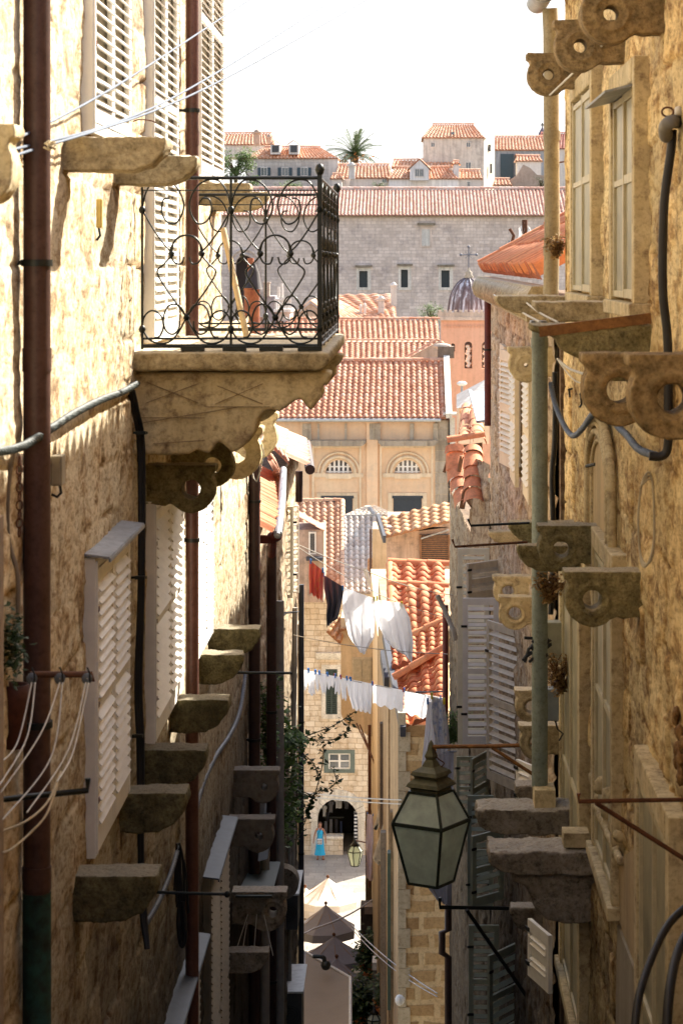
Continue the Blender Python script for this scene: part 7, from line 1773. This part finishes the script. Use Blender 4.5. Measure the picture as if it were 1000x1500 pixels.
cloth('pink-white washing hanging edge-on near the shop', (538, 1192), (546, 1194), [(0, 538, 546, 1192, 1194), (.5, 534, 548, 1235, 1238), (1, 536, 545, 1285, 1290)], 76, flat('pinkish_white_cotton', (.80, .70, .72), .85, var=.1, trans=.2), 46, fold=.08, nf=1.5)
single('line_bracket', 'thin metal rail holding the floral cloth beside the wall', 'rail', MB().tube([P(608, 1014, 28.5), P(648, 1013, 28.5)], .012, 6).tube([P(640, 1101, 29), P(668, 1101, 29)], .012, 6), ZINC)
# assorted wires over the lower street
for i, (a, b) in enumerate((((420, 1158, 50), (588, 1172, 44)), ((420, 1163, 50), (590, 1178, 44)))):
    single('overhead_wire', ['upper of two pale wires stretched in front of the shop arch', 'lower of two pale wires stretched in front of the shop arch'][i], 'wire', MB().tube(sag(P(*a), P(*b), .03), .012, 5), ROPEW)
single('overhead_wire', 'grey wire sagging from the parasols to the lower right house', 'wire', MB().tube(sag(P(515, 1355, 60), P(640, 1455, 40), .1), .012, 5).tube(sag(P(515, 1360, 60), P(640, 1460, 40), .15), .010, 5), flat('grey_wire', (.4, .4, .42), .6))
single('overhead_wire', 'wire rising from the left air conditioner across the grey parasol', 'wire', MB().tube(sag(P(395, 1380, 40), P(460, 1360, 60), .05), .02, 5).tube(sag(P(460, 1360, 60), P(545, 1318, 80), .1), .025, 5), flat('grey_wire', (.4, .4, .42), .6))
single('tied_wire', 'thin black wire with a red tie across the narrow pale wall', 'wire', MB().tube([P(403, 901, 29), P(418, 897, 30), P(437, 896, 33)], .010, 5).tube([P(403, 910, 29), P(420, 898, 30), P(437, 896, 33)], .010, 5), CABLE)

# ================================================================ climbing plant on the left and its long twigs
t = thing('climbing_plant', 'green climbing plant between the dark pipes, long leafy twigs reaching over the street', 'climbing plant', P(400, 1240, 30))
rnd = random.Random(31); st = MB(); pts = []
for k in range(16):
    x = rnd.uniform(383, 404); y0 = rnd.uniform(1050, 1140); y1 = y0 - rnd.uniform(40, 95)
    path = smooth_path([P(x, y0, 27), P(x + rnd.uniform(-4, 5), (y0 + y1) / 2, 27), P(x + rnd.uniform(-6, 10), y1, 27)], 5); st.tube(path, .005, 4)
    pts += [q + Vector((rnd.gauss(0, .02), rnd.gauss(0, .03), rnd.gauss(0, .02))) for q in path for _ in range(6)]
m1 = leaf_mb(MB(), pts, .06, 1)
pts = []
for cx_, cy_, sx, sy, n in ((428, 1082, 9, 7, 300), (425, 1130, 8, 22, 220), (412, 1205, 7, 16, 300), (430, 1190, 8, 16, 90), (398, 1110, 7, 26, 420), (390, 1150, 6, 22, 220), (415, 1060, 6, 20, 90)):
    pts += [P(cx_ + rnd.gauss(0, sx), cy_ + rnd.gauss(0, sy), 30 + rnd.gauss(0, .4)) for _ in range(n)]
leaf_mb(m1, pts, .10, 2)
tw = []
for path in ([(430, 1085, 30), (460, 1074, 30), (490, 1062, 30), (520, 1042, 30)], [(432, 1084, 30), (465, 1084, 30), (490, 1083, 30), (508, 1070, 30), (514, 1050, 30)], [(440, 1165, 30), (450, 1185, 30), (462, 1160, 30), (472, 1120, 30), (474, 1090, 30)], [(445, 1105, 30), (460, 1120, 30), (466, 1140, 30)],
             [(450, 1195, 30), (462, 1162, 30), (480, 1156, 30), (492, 1145, 30), (488, 1128, 30)], [(430, 1150, 30), (445, 1160, 30), (458, 1165, 30)], [(436, 1230, 30), (448, 1200, 30), (452, 1180, 30)]):
    pp = smooth_path([P(*v) for v in path], 8); tw.append(pp); st.tube(pp, .0075, 4)
    leaf_mb(m1, [q + Vector((rnd.gauss(0, .018), rnd.gauss(0, .03), rnd.gauss(0, .018))) for q in pp for _ in range(2)], .075, len(pp) + int(path[0][0]), (.0, .4))
part('stems', st, flat('green_brown_stem', (.12, .10, .04), .7), t); part('leaves', m1, leafmat('climber_leaves', (.05, .10, .02), (.18, .32, .07)), t)

# ================================================================ pale facades glimpsed left of the arch house
single('far_wall_sliver', 'sunlit sliver of pale wall between the two dark pipes on the left', 'wall', MB().box(X2(414, 38), X2(434, 38), 38, 38.4, -15, -5.6), surf('sunny_edge', (.80, .70, .50), (.7, .58, .4), 2))
single('far_wall_sliver', 'beige sliver of wall right of the white service pipe', 'wall', MB().box(X2(434, 39), X2(440.5, 39), 39, 39.4, -15, -5.9), BGE)
t = thing('rear_left_house', 'house row on the hidden left side of the lower street', 'house', (-8, 60, GZ))
part('wall', MB().box(-11, -5.2, 40, 104, GZ, -13), BGE, t)

# ================================================================ CAMERA, LIGHT, WORLD
sc = bpy.context.scene
cam = bpy.data.cameras.new('camera'); co = bpy.data.objects.new('camera', cam); C.objects.link(co)
co.location = (0, 0, 0); co.rotation_euler = (pi / 2, 0, 0)
cam.sensor_fit = 'VERTICAL'; cam.sensor_height = 36; cam.sensor_width = 24; cam.lens = 36 * F / 1500
cam.shift_x = -95 / 1500; cam.shift_y = -365 / 1500
cam.clip_start = .1; cam.clip_end = 6000
cam.dof.use_dof = True; cam.dof.focus_distance = 34; cam.dof.aperture_fstop = 9
sc.camera = co
S = Vector(SUNDIR).normalized()
el = math.asin(S.z); az = math.atan2(S.x, S.y)
sd = bpy.data.lights.new('sun', 'SUN'); sd.energy = SUN_E; sd.angle = math.radians(.5); sd.color = (1.0, .93, .82)
so = bpy.data.objects.new('sun', sd); C.objects.link(so); so.rotation_euler = (-S).to_track_quat('-Z', 'Y').to_euler(); so.location = (0, 0, 30)
w = bpy.data.worlds.new('World'); sc.world = w; w.use_nodes = True
n_ = w.node_tree.nodes; l_ = w.node_tree.links
bgn = n_['Background']; sky = n_.new('ShaderNodeTexSky'); sky.sky_type = 'NISHITA'; sky.sun_disc = False
sky.sun_elevation = el; sky.sun_rotation = az; sky.dust_density = 3.0; sky.air_density = 1.0; sky.ozone_density = 1.0
bgn.inputs['Strength'].default_value = SKY_S
# bright summer haze whitening the lowest part of the sky
tc = n_.new('ShaderNodeTexCoord'); sx = n_.new('ShaderNodeSeparateXYZ'); l_.new(tc.outputs['Generated'], sx.inputs[0])
rp = n_.new('ShaderNodeValToRGB'); l_.new(sx.outputs[2], rp.inputs[0]); rp.color_ramp.elements[0].position = .10; rp.color_ramp.elements[0].color = (1, 1, 1, 1); rp.color_ramp.elements[1].position = .55; rp.color_ramp.elements[1].color = (0, 0, 0, 1)
mx = n_.new('ShaderNodeMix'); mx.data_type = 'RGBA'; l_.new(rp.outputs[0], mx.inputs[0]); l_.new(sky.outputs[0], mx.inputs[6]); mx.inputs[7].default_value = (HAZE / SKY_S, HAZE * .985 / SKY_S, HAZE * .96 / SKY_S, 1)
l_.new(mx.outputs[2], bgn.inputs['Color'])
sc.view_settings.view_transform = 'Standard'; sc.view_settings.look = 'None'; sc.view_settings.exposure = 0
sc.cycles.film_exposure = EXPO; sc.cycles.max_bounces = 8; sc.cycles.diffuse_bounces = 6; sc.cycles.transparent_max_bounces = 4
sc.cycles.use_denoising = True
sc.cycles.sample_clamp_indirect = 8
